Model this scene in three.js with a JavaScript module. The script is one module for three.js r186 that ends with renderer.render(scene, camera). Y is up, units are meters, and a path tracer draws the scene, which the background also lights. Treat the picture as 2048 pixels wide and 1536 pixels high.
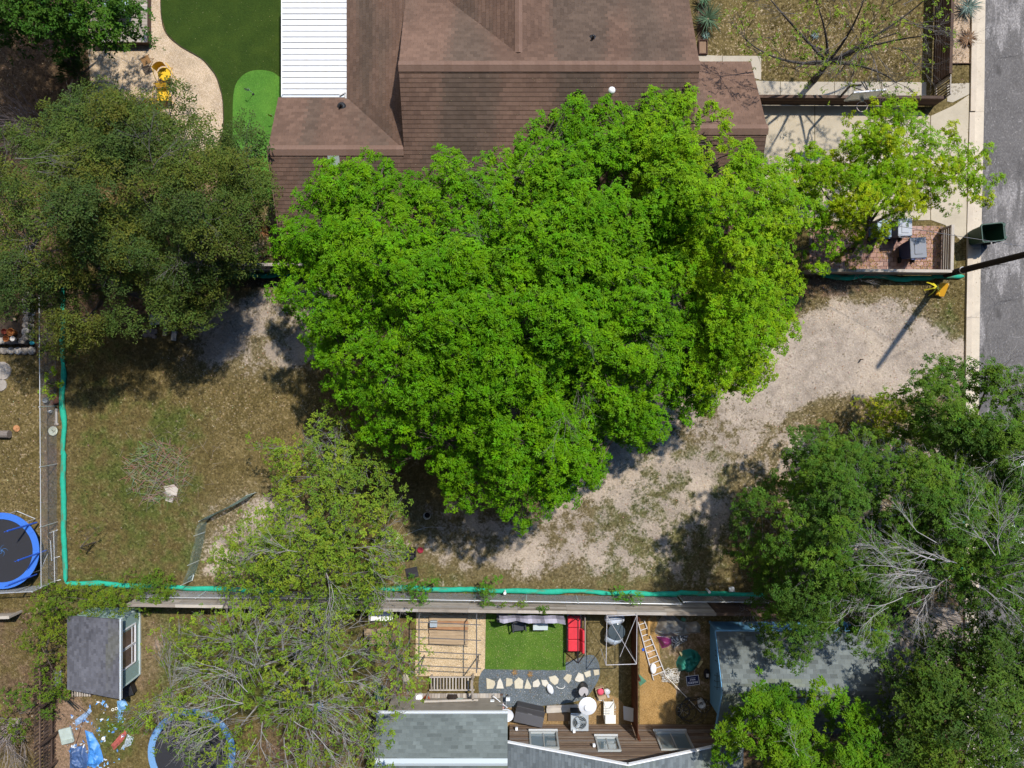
import * as THREE from 'three';
import { mergeGeometries } from 'three/addons/utils/BufferGeometryUtils.js';
import { RoundedBoxGeometry } from 'three/addons/geometries/RoundedBoxGeometry.js';
import { Sky } from 'three/addons/objects/Sky.js';

// ---------------------------------------------------------------- camera, sky, sun, exposure
const CAMERA_HEIGHT = 35, FOCAL = 1420;                 // a drone looking straight down; focal length in photo pixels (2048 wide)
const scene = new THREE.Scene();
const camera = new THREE.PerspectiveCamera(2 * Math.atan(768 / FOCAL) * 180 / Math.PI, 4 / 3, 0.5, 3000);
camera.position.set(0, CAMERA_HEIGHT, 0);
camera.up.set(0, 0, -1);
camera.lookAt(0, 0, 0);
const SUN = new THREE.Vector3(0.36, 1, -0.5).normalize();
const sky = new Sky();
sky.scale.setScalar(2000);
sky.material.uniforms.sunPosition.value.copy(SUN);
sky.material.uniforms.turbidity.value = 9;
sky.material.uniforms.rayleigh.value = 0.34;
sky.material.uniforms.mieCoefficient.value = 0.005;
sky.name = 'sky'; sky.userData.kind = 'structure';
scene.add(sky);
scene.environmentIntensity = 0.16;
const sun = new THREE.DirectionalLight(new THREE.Color(1, 0.94, 0.85), 4.2);
sun.position.copy(SUN).multiplyScalar(90);
sun.castShadow = true; sun.shadow.radius = 2;
sun.shadow.mapSize.set(4096, 4096);
Object.assign(sun.shadow.camera, { left: -45, right: 45, top: 45, bottom: -45, near: 1, far: 200 });
scene.add(sun, sun.target);
const renderer = new THREE.WebGLRenderer({ antialias: true });
renderer.toneMapping = THREE.LinearToneMapping;
renderer.toneMappingExposure = 1.33;
renderer.shadowMap.enabled = true;

// ---------------------------------------------------------------- helpers
const V = (x, y, z) => new THREE.Vector3(x, y, z);
let _s = 12345;
function seed(n) { _s = n >>> 0; }
function R() { _s = (_s + 0x6d2b79f5) | 0; let t = Math.imul(_s ^ (_s >>> 15), 1 | _s); t = (t + Math.imul(t ^ (t >>> 7), 61 | t)) ^ t; return ((t ^ (t >>> 14)) >>> 0) / 4294967296; }
const rr = (a, b) => a + (b - a) * R();
const pick = (a) => a[Math.floor(R() * a.length)];
const clamp = (x, a = 0, b = 1) => Math.min(b, Math.max(a, x));
const smooth = (a, b, x) => { const t = clamp((x - a) / (b - a)); return t * t * (3 - 2 * t); };
const mix = (a, b, t) => a + (b - a) * t;
const mix3 = (a, b, t) => [mix(a[0], b[0], t), mix(a[1], b[1], t), mix(a[2], b[2], t)];
// a photo pixel and the height it is seen at give a point in the place
const P = (px, py, h = 0) => V((px - 1024) / FOCAL * (CAMERA_HEIGHT - h), h, (py - 768) / FOCAL * (CAMERA_HEIGHT - h));
const PXM = FOCAL / CAMERA_HEIGHT;

// value noise, tileable with a period
const NT = new Float32Array(65536);
{ seed(99); for (let i = 0; i < 65536; i++) NT[i] = R(); }
function vn(x, y, per = 256, s = 0) {
  const xi = Math.floor(x), yi = Math.floor(y), fx = x - xi, fy = y - yi;
  const a = ((xi % per) + per) % per, b = (a + 1) % per, c = ((yi % per) + per) % per, d = (c + 1) % per;
  const u = fx * fx * (3 - 2 * fx), v = fy * fy * (3 - 2 * fy), o = s * 7919;
  const n00 = NT[(c * 256 + a + o) & 65535], n10 = NT[(c * 256 + b + o) & 65535], n01 = NT[(d * 256 + a + o) & 65535], n11 = NT[(d * 256 + b + o) & 65535];
  return (n00 * (1 - u) + n10 * u) * (1 - v) + (n01 * (1 - u) + n11 * u) * v;
}
function fbm(x, y, oct = 4, per = 256, s = 0) {
  let a = 0, w = 0.5, t = 0;
  for (let i = 0; i < oct; i++) { a += w * vn(x, y, per, s + i); t += w; w *= 0.5; x *= 2; y *= 2; per = Math.min(256, per * 2); }
  return a / t;
}
const toS = (c) => { c = clamp(c); return Math.round(255 * (c <= 0.0031308 ? c * 12.92 : 1.055 * Math.pow(c, 1 / 2.4) - 0.055)); };
function tex(w, h, f, metresU = 1, metresV = metresU) {           // f(u 0..1, v 0..1) -> linear rgb
  const d = new Uint8Array(w * h * 4);
  for (let j = 0; j < h; j++) for (let i = 0; i < w; i++) {
    const c = f((i + 0.5) / w, (j + 0.5) / h), o = (j * w + i) * 4;
    d[o] = toS(c[0]); d[o + 1] = toS(c[1]); d[o + 2] = toS(c[2]); d[o + 3] = 255;
  }
  const t = new THREE.DataTexture(d, w, h);
  t.wrapS = t.wrapT = THREE.RepeatWrapping; t.magFilter = THREE.LinearFilter; t.minFilter = THREE.LinearMipmapLinearFilter; t.generateMipmaps = true;
  t.colorSpace = THREE.SRGBColorSpace; t.repeat.set(1 / metresU, 1 / metresV); t.needsUpdate = true;
  return t;
}
const grey = (g) => [g, g, g];
function worley(x, y, per, s) {            // distance to the nearest of jittered points and that point's random number
  const xi = Math.floor(x), yi = Math.floor(y); let best = 9, id = 0, second = 9;
  for (let j = -1; j <= 1; j++) for (let i = -1; i <= 1; i++) {
    const cx = ((xi + i) % per + per) % per, cy = ((yi + j) % per + per) % per, k = (cy * 256 + cx + s * 4241) & 65535;
    const dx = xi + i + NT[k] - x, dy = yi + j + NT[(k + 30011) & 65535] - y, dd = Math.sqrt(dx * dx + dy * dy);
    if (dd < best) { second = best; best = dd; id = NT[(k + 15013) & 65535]; } else if (dd < second) second = dd;
  }
  return [best, id, second - best];
}
const T = {
  speck: tex(256, 256, (u, v) => grey(0.62 + 0.38 * (0.55 * vn(u * 128, v * 128, 128, 1) + 0.45 * fbm(u * 8, v * 8, 4, 8, 2))), 1.2),
  fine: tex(256, 256, (u, v) => grey(0.72 + 0.28 * (0.6 * vn(u * 64, v * 64, 64, 3) + 0.4 * fbm(u * 4, v * 4, 5, 4, 4))), 0.9),
  wood: tex(512, 256, (u, v) => { const a = fbm(u * 3, v * 48, 3, 3, 5), b = fbm(u * 6, v * 6, 3, 6, 8), c = vn(u * 14, v * 120, 14, 11); return grey(clamp(0.35 + 0.45 * a + 0.25 * b + 0.12 * c)); }, 1.7, 0.9),
  concrete: tex(512, 512, (u, v) => { const a = fbm(u * 5, v * 5, 5, 5, 21), b = vn(u * 200, v * 200, 200, 22), c = fbm(u * 24, v * 24, 3, 24, 24); const g = 0.66 + 0.26 * a + 0.1 * (c - 0.5) + 0.1 * b; return [g, g * 0.985, g * 0.95]; }, 5),
  bark: tex(256, 256, (u, v) => grey(0.45 + 0.55 * fbm(u * 6, v * 24, 4, 6, 31)), 0.5, 0.5),
  pebble: tex(1024, 1024, (u, v) => { const w = worley(u * 64, v * 64, 64, 3), e = smooth(0.02, 0.16, w[2]), n = fbm(u * 5, v * 5, 4, 5, 41); const g = (0.25 + 0.5 * e * (0.55 + 0.6 * w[1])) * (0.75 + 0.5 * n); return [g, g * (0.96 + 0.05 * w[1]), g * (0.85 + 0.2 * w[1])]; }, 2.2),
  turf: tex(512, 512, (u, v) => { const a = vn(u * 250, v * 90, 250, 51), b = fbm(u * 6, v * 6, 4, 6, 52), c = vn(u * 60, v * 256, 256, 55); const g = 0.35 + 0.35 * a * c + 0.3 * b + 0.2 * a; return [g * (0.9 + 0.2 * b), g, g * 0.9]; }, 3),
  cloth: tex(256, 256, (u, v) => grey(0.7 + 0.3 * fbm(u * 5, v * 5, 5, 5, 61)), 1),
};
const mats = new Map();
function mat(c, o = {}) {                   // c: linear rgb array or hex
  const key = JSON.stringify(c) + Object.entries(o).map(([k, v]) => k + (v && v.uuid || v)).join();
  if (mats.has(key)) return mats.get(key);
  const { map, rough = 0.85, metal = 0, bump, bumpMap, vc, phys, ...rest } = o;
  const matte = rough >= 0.8 && !metal; if (matte && rest.specularIntensity === undefined) rest.specularIntensity = 0.3;
  const K = phys || matte ? THREE.MeshPhysicalMaterial : THREE.MeshStandardMaterial;
  const m = new K({ roughness: rough, metalness: metal, side: THREE.DoubleSide, ...rest });
  if (Array.isArray(c)) m.color.setRGB(c[0], c[1], c[2]); else m.color.set(c);
  if (map) m.map = map;
  if (bump) { m.bumpMap = bumpMap || map; m.bumpScale = bump; }
  if (vc) m.vertexColors = true;
  mats.set(key, m);
  return m;
}
const names = new Map();
function numbered(name) { const n = names.get(name) ?? 0; names.set(name, n + 1); return n ? name + '_' + String(n).padStart(3, '0') : name; }
function boxUV(g) {
  g.computeBoundingBox(); const b = g.boundingBox, s = [b.max.x - b.min.x, b.max.y - b.min.y, b.max.z - b.min.z];
  const L = s.indexOf(Math.max(...s)), p = g.attributes.position, n = g.attributes.normal, uv = new Float32Array(p.count * 2), off = (R() * 7);
  const get = (a, i, k) => (k === 0 ? a.getX(i) : k === 1 ? a.getY(i) : a.getZ(i));
  for (let i = 0; i < p.count; i++) {
    const a = [Math.abs(n.getX(i)), Math.abs(n.getY(i)), Math.abs(n.getZ(i))], d = a.indexOf(Math.max(...a));
    const o = [0, 1, 2].filter((k) => k !== d); if (o[1] === L) o.reverse();
    uv[2 * i] = get(p, i, o[0]) + off; uv[2 * i + 1] = get(p, i, o[1]) + off * 0.37;
  }
  g.setAttribute('uv', new THREE.BufferAttribute(uv, 2));
  return g;
}
function finish(g, m) { if (Array.isArray(g)) g = merge(g); if (m.map && !g.userData.keep) { if (!g.userData.uvd) boxUV(g); g.userData.uvd = 1; } return g; }
function merge(list) { const keep = list.every((g) => g.userData.keep), r = list.length === 1 ? list[0] : mergeGeometries(list.map((g) => { for (const k of Object.keys(g.attributes)) if (!['position', 'normal', 'uv', 'color'].includes(k)) g.deleteAttribute(k); return g; })); r.userData.keep = keep && list.length > 0 ? keep : undefined; return r; }
function mesh(name, g, m) { const o = new THREE.Mesh(finish(g, m), m); o.name = name; o.castShadow = o.receiveShadow = true; return o; }
function part(parent, name, g, m, label) { const o = mesh(name, g, m); if (label) o.userData.label = label; parent.add(o); return o; }
function thing(name, label, category, pos = V(0, 0, 0), turn = 0, group) {
  const o = new THREE.Group(); o.name = numbered(name); o.position.copy(pos); o.rotation.y = turn; o.userData = { label, category };
  if (group) o.userData.group = group;
  scene.add(o); return o;
}
function struct(name, g, m) { const o = mesh(numbered(name), g, m); o.userData.kind = 'structure'; scene.add(o); return o; }
function solo(name, label, category, g, m, pos = V(0, 0, 0), turn = 0, group) { const o = mesh(numbered(name), g, m); o.position.copy(pos); o.rotation.y = turn; o.userData = { label, category }; if (group) o.userData.group = group; scene.add(o); return o; }
// geometries
const box = (w, h, d, x = 0, y = 0, z = 0, ry = 0, rx = 0, rz = 0) => { const g = new THREE.BoxGeometry(w, h, d); if (rx) g.rotateX(rx); if (rz) g.rotateZ(rz); if (ry) g.rotateY(ry); return g.translate(x, y, z); };
const rbox = (w, h, d, r, x = 0, y = 0, z = 0, ry = 0, rx = 0, rz = 0) => { const g = new RoundedBoxGeometry(w, h, d, 2, Math.min(r, w / 2.01, h / 2.01, d / 2.01)); if (rx) g.rotateX(rx); if (rz) g.rotateZ(rz); if (ry) g.rotateY(ry); return g.translate(x, y, z); };
const cyl = (r1, r2, h, x = 0, y = 0, z = 0, seg = 20, open = false) => new THREE.CylinderGeometry(r1, r2, h, seg, 1, open).translate(x, y, z);
const lathe = (pts, x = 0, y = 0, z = 0, seg = 24) => new THREE.LatheGeometry(pts.map(([a, b]) => new THREE.Vector2(a, b)), seg).translate(x, y, z);
const torus = (R1, r, x = 0, y = 0, z = 0, rx = Math.PI / 2) => { const g = new THREE.TorusGeometry(R1, r, 6, 40); g.rotateX(rx); return g.translate(x, y, z); };
function bar(a, b, r, r2 = r, seg = 7) {
  const d = b.clone().sub(a), L = d.length(), g = new THREE.CylinderGeometry(r2, r, L, seg);
  g.applyQuaternion(new THREE.Quaternion().setFromUnitVectors(V(0, 1, 0), d.normalize()));
  return g.translate((a.x + b.x) / 2, (a.y + b.y) / 2, (a.z + b.z) / 2);
}
const tube = (pts, r, n = 24, seg = 7, closed = false) => new THREE.TubeGeometry(new THREE.CatmullRomCurve3(pts, closed, 'catmullrom', 0.5), n, r, seg, closed);
function sheet(pts, y = 0, holes) {           // flat polygon (world x, z pairs) facing up, uv in metres
  const sh = new THREE.Shape(pts.map((p) => new THREE.Vector2(p.x, -p.z)));
  const g = new THREE.ShapeGeometry(sh); g.rotateX(-Math.PI / 2); g.translate(0, y, 0);
  const p = g.attributes.position, uv = g.attributes.uv; for (let i = 0; i < p.count; i++) uv.setXY(i, p.getX(i), p.getZ(i));
  g.userData.keep = true; return g;
}
function slab(pts, y0, y1) {                  // polygon with thickness
  const sh = new THREE.Shape(pts.map((p) => new THREE.Vector2(p.x, -p.z)));
  const g = new THREE.ExtrudeGeometry(sh, { depth: y1 - y0, bevelEnabled: false }); g.rotateX(-Math.PI / 2); g.translate(0, y0, 0);
  return g;
}
const px = (a, h = 0) => a.map(([x, y]) => P(x, y, h));
function curvePts(a, n = 60, closed = true) { return new THREE.CatmullRomCurve3(a, closed, 'catmullrom', 0.5).getPoints(n); }
function tint(g, c) { const n = g.attributes.position.count, a = new Float32Array(n * 3); for (let i = 0; i < n; i++) { a[3 * i] = c[0]; a[3 * i + 1] = c[1]; a[3 * i + 2] = c[2]; } g.setAttribute('color', new THREE.BufferAttribute(a, 3)); return g; }
// raw triangle soup
class Soup {
  constructor() { this.p = []; this.n = []; this.u = []; this.c = []; this.i = []; }
  vert(a, n, u, v, c) { this.p.push(a.x, a.y, a.z); this.n.push(n.x, n.y, n.z); this.u.push(u, v); this.c.push(c[0], c[1], c[2]); return this.p.length / 3 - 1; }
  quad(a, b, c, d, col, uv) { const n = b.clone().sub(a).cross(d.clone().sub(a)).normalize(); const k = [a, b, c, d].map((q, i) => this.vert(q, n, uv ? uv[i][0] : q.x, uv ? uv[i][1] : q.z, col)); this.i.push(k[0], k[1], k[2], k[0], k[2], k[3]); }
  tri(a, b, c, col) { const n = b.clone().sub(a).cross(c.clone().sub(a)).normalize(); const k = [a, b, c].map((q) => this.vert(q, n, q.x, q.z, col)); this.i.push(...k); }
  geo() {
    const g = new THREE.BufferGeometry();
    g.setAttribute('position', new THREE.Float32BufferAttribute(this.p, 3)); g.setAttribute('normal', new THREE.Float32BufferAttribute(this.n, 3));
    g.setAttribute('uv', new THREE.Float32BufferAttribute(this.u, 2)); g.setAttribute('color', new THREE.Float32BufferAttribute(this.c, 3));
    g.setIndex(this.i); g.userData.keep = true; return g;
  }
}
// tapered limb through points with radii
function limb(s, pts, radii, seg = 5, col = [1, 1, 1]) {
  const up = V(0.3, 0.9, 0.2).normalize(); let base = -1, len = 0;
  for (let k = 0; k < pts.length; k++) {
    const t = (k < pts.length - 1 ? pts[k + 1].clone().sub(pts[Math.max(0, k - 1)]) : pts[k].clone().sub(pts[k - 1])).normalize();
    let a = up.clone().cross(t); if (a.lengthSq() < 1e-3) a = V(1, 0, 0).cross(t); a.normalize(); const b = t.clone().cross(a);
    if (k) len += pts[k].distanceTo(pts[k - 1]);
    const start = s.p.length / 3;
    for (let i = 0; i <= seg; i++) { const th = i / seg * Math.PI * 2, n = a.clone().multiplyScalar(Math.cos(th)).addScaledVector(b, Math.sin(th)); s.vert(pts[k].clone().addScaledVector(n, radii[k]), n, i / seg * 0.5, len, col); }
    if (base >= 0) for (let i = 0; i < seg; i++) s.i.push(base + i, start + i + 1, start + i, base + i, base + i + 1, start + i + 1);
    base = start;
  }
}
const inPoly = (poly, x, y) => { let c = false; for (let i = 0, j = poly.length - 1; i < poly.length; j = i++) { const a = poly[i], b = poly[j]; if ((a[1] > y) !== (b[1] > y) && x < (b[0] - a[0]) * (y - a[1]) / (b[1] - a[1]) + a[0]) c = !c; } return c; };
const edgeDist = (poly, x, y) => { let m = 1e9; for (let i = 0, j = poly.length - 1; i < poly.length; j = i++) { const a = poly[j], b = poly[i], dx = b[0] - a[0], dy = b[1] - a[1], t = clamp(((x - a[0]) * dx + (y - a[1]) * dy) / (dx * dx + dy * dy + 1e-9)); m = Math.min(m, Math.hypot(a[0] + t * dx - x, a[1] + t * dy - y)); } return m; };
// ---------------------------------------------------------------- ground: what grows or lies where, from the photograph
const MW = 350, MH = 263, MC = 6;                     // mask cells of 6 photo pixels, starting at pixel (-26, -20)
function makeMask(list, blur = 3) {
  const a = new Float32Array(MW * MH);
  for (const [poly, v] of list) {
    const xs = poly.map((p) => p[0]), ys = poly.map((p) => p[1]);
    const i0 = Math.max(0, Math.floor((Math.min(...xs) + 26) / MC)), i1 = Math.min(MW - 1, Math.ceil((Math.max(...xs) + 26) / MC)), j0 = Math.max(0, Math.floor((Math.min(...ys) + 20) / MC)), j1 = Math.min(MH - 1, Math.ceil((Math.max(...ys) + 20) / MC));
    for (let j = j0; j <= j1; j++) for (let i = i0; i <= i1; i++) if (inPoly(poly, i * MC - 26, j * MC - 20)) a[j * MW + i] = v;
  }
  const b = new Float32Array(MW * MH);
  for (let pass = 0; pass < 2; pass++) {
    for (let j = 0; j < MH; j++) for (let i = 0; i < MW; i++) { let s = 0; for (let k = -blur; k <= blur; k++) s += a[j * MW + clamp(i + k, 0, MW - 1)]; b[j * MW + i] = s / (2 * blur + 1); }
    for (let j = 0; j < MH; j++) for (let i = 0; i < MW; i++) { let s = 0; for (let k = -blur; k <= blur; k++) s += b[clamp(j + k, 0, MH - 1) * MW + i]; a[j * MW + i] = s / (2 * blur + 1); }
  }
  return (x, y) => {
    const u = clamp((x + 26) / MC, 0, MW - 1.001), v = clamp((y + 20) / MC, 0, MH - 1.001), i = Math.floor(u), j = Math.floor(v), fx = u - i, fy = v - j, o = j * MW + i;
    return (a[o] * (1 - fx) + a[o + 1] * fx) * (1 - fy) + (a[o + MW] * (1 - fx) + a[o + MW + 1] * fx) * fy;
  };
}
const LOT = [[130, 556], [1925, 560], [1930, 1180], [1500, 1188], [135, 1170]];
const mSoil = makeMask([
  [[[375, 600], [560, 570], [700, 560], [720, 700], [600, 745], [460, 745], [372, 715]], 0.72],
  [[[1560, 640], [1700, 590], [1830, 600], [1925, 690], [1925, 790], [1800, 800], [1640, 800], [1480, 850], [1330, 870], [1400, 760]], 0.98],
  [[[1180, 880], [1400, 800], [1560, 790], [1640, 870], [1560, 960], [1480, 1040], [1470, 1180], [1150, 1165], [960, 1150], [800, 1120], [780, 980], [900, 1000], [1100, 1000]], 0.55],
  [[[960, 1060], [1180, 1060], [1200, 1165], [900, 1165]], 0.56], [[[1250, 1010], [1450, 1040], [1430, 1140], [1230, 1120]], 0.5],
  [[[410, 1020], [520, 975], [640, 1010], [640, 1165], [395, 1165]], 0.6],
  [[[700, 560], [1400, 560], [1400, 800], [1150, 900], [760, 900]], 0.5],
  [[[1560, 900], [1930, 830], [1930, 1180], [1540, 1190]], 0.6], [[[100, 1390], [175, 1390], [190, 1500], [150, 1536], [100, 1536]], 0.25],
  [[[430, 420], [560, 400], [560, 520], [430, 520]], 0.45], [[[280, 1240], [330, 1240], [320, 1320], [280, 1400]], 0.55], [[[1300, 1225], [1420, 1225], [1430, 1440], [1340, 1440]], 0.42], [[[1185, 1235], [1262, 1235], [1262, 1400], [1190, 1340]], 0.4],
], 4);
const mGreen = makeMask([
  [[[1180, 940], [1300, 930], [1300, 1080], [1200, 1060]], 0.55], [[[1200, 1100], [1480, 1130], [1480, 1185], [1180, 1180]], 0.55], [[[1850, 590], [1930, 590], [1925, 700], [1840, 700]], 0.7],
  [[[140, 780], [440, 780], [420, 1165], [140, 1165]], 0.5], [[[1180, 880], [1480, 880], [1480, 1180], [1150, 1180]], 0.62], [[[240, 880], [380, 880], [380, 1010], [250, 1000]], 0.5], [[[140, 590], [300, 600], [280, 720], [140, 800]], 0.4],
  [[[790, 1120], [1000, 1130], [1000, 1190], [790, 1190]], 0.5], [[[60, 1170], [340, 1175], [340, 1215], [60, 1215]], 0.9], [[[290, 1230], [760, 1230], [760, 1440], [290, 1440]], 0.55],
  [[[160, 1400], [300, 1390], [300, 1536], [170, 1536]], 0.5], [[[1440, 0], [1640, 0], [1540, 150], [1420, 110]], 0.3], [[[1890, 120], [1945, 120], [1945, 170], [1890, 170]], 0.5], [[[1890, 460], [1935, 460], [1935, 600], [1890, 600]], 0.5],
  [[[1480, 900], [1560, 850], [1660, 900], [1560, 1000]], 0.3],
], 4);
const mLitter = makeMask([
  [[[0, 690], [76, 690], [80, 1190], [0, 1190]], 0.75], [[[1400, 0], [1870, 0], [1870, 170], [1400, 165]], 0.95], [[[1560, 800], [1930, 760], [1930, 1180], [1500, 1180], [1500, 900]], 0.9],
  [[[1580, 560], [1925, 560], [1925, 640], [1700, 640], [1590, 650]], 0.8], [[[1500, 640], [1925, 640], [1925, 800], [1450, 860]], 0.5], [[[1890, 440], [1940, 440], [1940, 740], [1880, 740]], 0.6], [[[370, 560], [640, 560], [640, 740], [370, 740]], 0.5],
  [[[300, 690], [700, 690], [700, 860], [420, 900], [300, 800]], 0.55], [[[420, 400], [560, 380], [560, 540], [420, 540]], 0.8], [[[400, 990], [700, 960], [700, 1170], [390, 1170]], 0.8],
  [[[1180, 850], [1500, 820], [1500, 1180], [1000, 1180]], 0.4], [[[1400, 1220], [2048, 1180], [2048, 1536], [1440, 1536]], 0.5],
], 5);
const mMulch = makeMask([
  [[[-26, -20], [190, -20], [180, 180], [110, 600], [70, 690], [-26, 700]], 0.95], [[[110, 560], [560, 520], [560, 575], [400, 575], [380, 680], [130, 640]], 0.75], [[[76, 600], [122, 600], [122, 1180], [76, 1180]], 0.62],
  [[[90, 1380], [190, 1380], [190, 1540], [90, 1540]], 0.45], [[[1300, 1225], [1425, 1225], [1440, 1440], [1340, 1440]], 0.3], [[[1500, 1190], [2048, 1150], [2048, 1536], [1440, 1536]], 0.6],
  [[[-26, 1200], [100, 1200], [100, 1540], [-26, 1540]], 0.5], [[[740, 1220], [835, 1220], [835, 1440], [500, 1440], [500, 1536], [760, 1536]], 0.6], [[[1580, 545], [1880, 545], [1860, 575], [1580, 600]], 0.7],
], 3);
const mClay = makeMask([[[[96, 1385], [185, 1385], [180, 1470], [200, 1500], [190, 1560], [96, 1560]], 0.95], [[[280, 1230], [325, 1232], [318, 1330], [290, 1410], [262, 1400]], 0.85], [[[1300, 1225], [1425, 1225], [1440, 1440], [1340, 1440]], 0.5], [[[0, 1290], [40, 1290], [40, 1340], [0, 1340]], 0.7], [[[180, 95], [300, 95], [290, 170], [182, 170]], 0.3], [[[440, 290], [560, 400], [560, 480], [250, 520], [240, 380]], 0.5]], 4);
function groundAt(x, y) {
  const wx = x + 18 * (fbm(x / 40, y / 40, 3, 256, 3) - 0.5), wy = y + 18 * (fbm(x / 40, y / 40, 3, 256, 9) - 0.5);
  const n1 = fbm(x / 70, y / 70, 4, 256, 1), n2 = fbm(x / 13, y / 13, 3, 256, 2);
  const soil = smooth(0.26, 0.82, mSoil(wx, wy) + (n1 - 0.5) * 0.7 + (fbm(x / 26, y / 26, 3, 256, 6) - 0.5) * 0.55 + (n2 - 0.5) * 0.5);
  const green = smooth(0.3, 0.75, mGreen(wx, wy) + (n1 - 0.5) * 0.5 + (n2 - 0.5) * 0.6);
  const mulch = smooth(0.35, 0.6, mMulch(wx, wy) + (n1 - 0.5) * 0.4 + (n2 - 0.5) * 0.3);
  return { soil, green, mulch, litter: mLitter(wx, wy), n1, n2, clay: smooth(0.3, 0.75, mClay(wx, wy) + (n1 - 0.5) * 0.5 + (n2 - 0.5) * 0.4), raw: mSoil(wx, wy) };
}
const QW = 701, QH = 527, QK = ['soil', 'green', 'mulch', 'litter', 'n1', 'n2', 'clay', 'raw'], QA = QK.map(() => new Float32Array(QW * QH));    // sampled every 3 pixels
for (let j = 0; j < QH; j++) for (let i = 0; i < QW; i++) { const g = groundAt(-26 + i * 3, -20 + j * 3); QK.forEach((k, n) => { QA[n][j * QW + i] = g[k]; }); }
const qg = {};
function groundFast(x, y) {
  const u = clamp((x + 26) / 3, 0, QW - 1.001), v = clamp((y + 20) / 3, 0, QH - 1.001), i = Math.floor(u), j = Math.floor(v), fx = u - i, fy = v - j, o = j * QW + i;
  for (let n = 0; n < 8; n++) { const a = QA[n]; qg[QK[n]] = (a[o] * (1 - fx) + a[o + 1] * fx) * (1 - fy) + (a[o + QW] * (1 - fx) + a[o + QW + 1] * fx) * fy; }
  return qg;
}
const GW = 2048, GH = 1536, groundData = new Uint8Array(GW * GH * 4), groundBump = new Uint8Array(GW * GH);
for (let j = 0; j < GH; j++) for (let i = 0; i < GW; i++) {
  const x = -26 + i / GW * 2100, y = -20 + j / GH * 1576, g = groundFast(x, y);
  const n3 = vn(x / 1.7, y / 1.7, 256, 12), n4 = vn(x / 3.6 + 40, y / 3.6, 256, 15), n5 = fbm(x / 5, y / 5, 2, 256, 18);
  let c = mix3([0.092, 0.07, 0.023], [0.16, 0.12, 0.048], clamp(g.n2 * 1.3 - 0.2));
  c = mix3(c, [0.06, 0.082, 0.014], g.green * 0.85);
  let k = 0.42 + 0.75 * n3 * (0.5 + n4) + 0.25 * n5;
  c = [c[0] * k, c[1] * k, c[2] * k];
  let s = mix3([0.385, 0.32, 0.255], [0.27, 0.222, 0.175], clamp(g.n2 * 1.6 - 0.35));
  s = mix3(s, [0.46, 0.375, 0.285], smooth(0.5, 0.75, g.n1) * 0.6);
  k = 0.74 + 0.34 * n3 * (0.6 + 0.6 * n5); s = [s[0] * k, s[1] * k, s[2] * k];
  c = mix3(c, [s[0] * 0.72, s[1] * 0.76, s[2] * 0.66], clamp(g.raw * 0.8) * (0.2 + 0.5 * n4));
  c = mix3(c, s, smooth(0.12, 0.88, g.soil + (n3 - 0.5) * 0.45 + (n4 - 0.5) * 0.4 + (n5 - 0.5) * 0.3));
  const m = mix3([0.085, 0.05, 0.028], [0.15, 0.1, 0.065], n5); k = 0.45 + 0.9 * n3 * (0.4 + n4);
  c = mix3(c, [m[0] * k, m[1] * k, m[2] * k], g.mulch * 0.9);
  k = 0.6 + 0.6 * n3 * (0.4 + n4); c = mix3(c, [0.255 * k, 0.165 * k, 0.105 * k], g.clay * 0.85);
  const chip = smooth(0.82 - 0.2 * g.litter, 0.96 - 0.14 * g.litter, vn(x / 2.1 + 9, y / 2.1, 256, 33) * 0.72 + 0.28 * n3) * clamp(g.litter * 1.25 + 0.05);
  c = mix3(c, mix3([0.36, 0.23, 0.12], [0.6, 0.5, 0.4], vn(x / 2 + 31, y / 2, 256, 41)), chip * 0.65);
  const o = (j * GW + i) * 4; groundData[o] = toS(c[0]); groundData[o + 1] = toS(c[1]); groundData[o + 2] = toS(c[2]); groundData[o + 3] = 255;
  groundBump[j * GW + i] = 255 * clamp(0.35 * n3 + 0.35 * n4 + 0.3 * n5 + (g.soil > 0.5 ? -0.1 : 0.1));
}
function dataTex(d, srgb) {
  const n = d.length / (GW * GH); let a = d;
  if (n === 1) { a = new Uint8Array(GW * GH * 4); for (let i = 0; i < GW * GH; i++) { a[4 * i] = a[4 * i + 1] = a[4 * i + 2] = d[i]; a[4 * i + 3] = 255; } }
  const t = new THREE.DataTexture(a, GW, GH); t.wrapS = t.wrapT = THREE.MirroredRepeatWrapping; t.magFilter = THREE.LinearFilter; if (srgb) t.colorSpace = THREE.SRGBColorSpace; t.needsUpdate = true; return t;
}
{
  const g = new THREE.PlaneGeometry(1600, 1600, 1, 1).rotateX(-Math.PI / 2), p = g.attributes.position, uv = g.attributes.uv;
  for (let i = 0; i < p.count; i++) uv.setXY(i, (p.getX(i) * PXM + 1024 + 26) / 2100, (p.getZ(i) * PXM + 768 + 20) / 1576);
  g.userData.keep = true;
  struct('ground', g, new THREE.MeshPhysicalMaterial({ specularIntensity: 0.2, map: dataTex(groundData, true), bumpMap: dataTex(groundBump), bumpScale: 0.03, roughness: 0.95 }));
}
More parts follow.
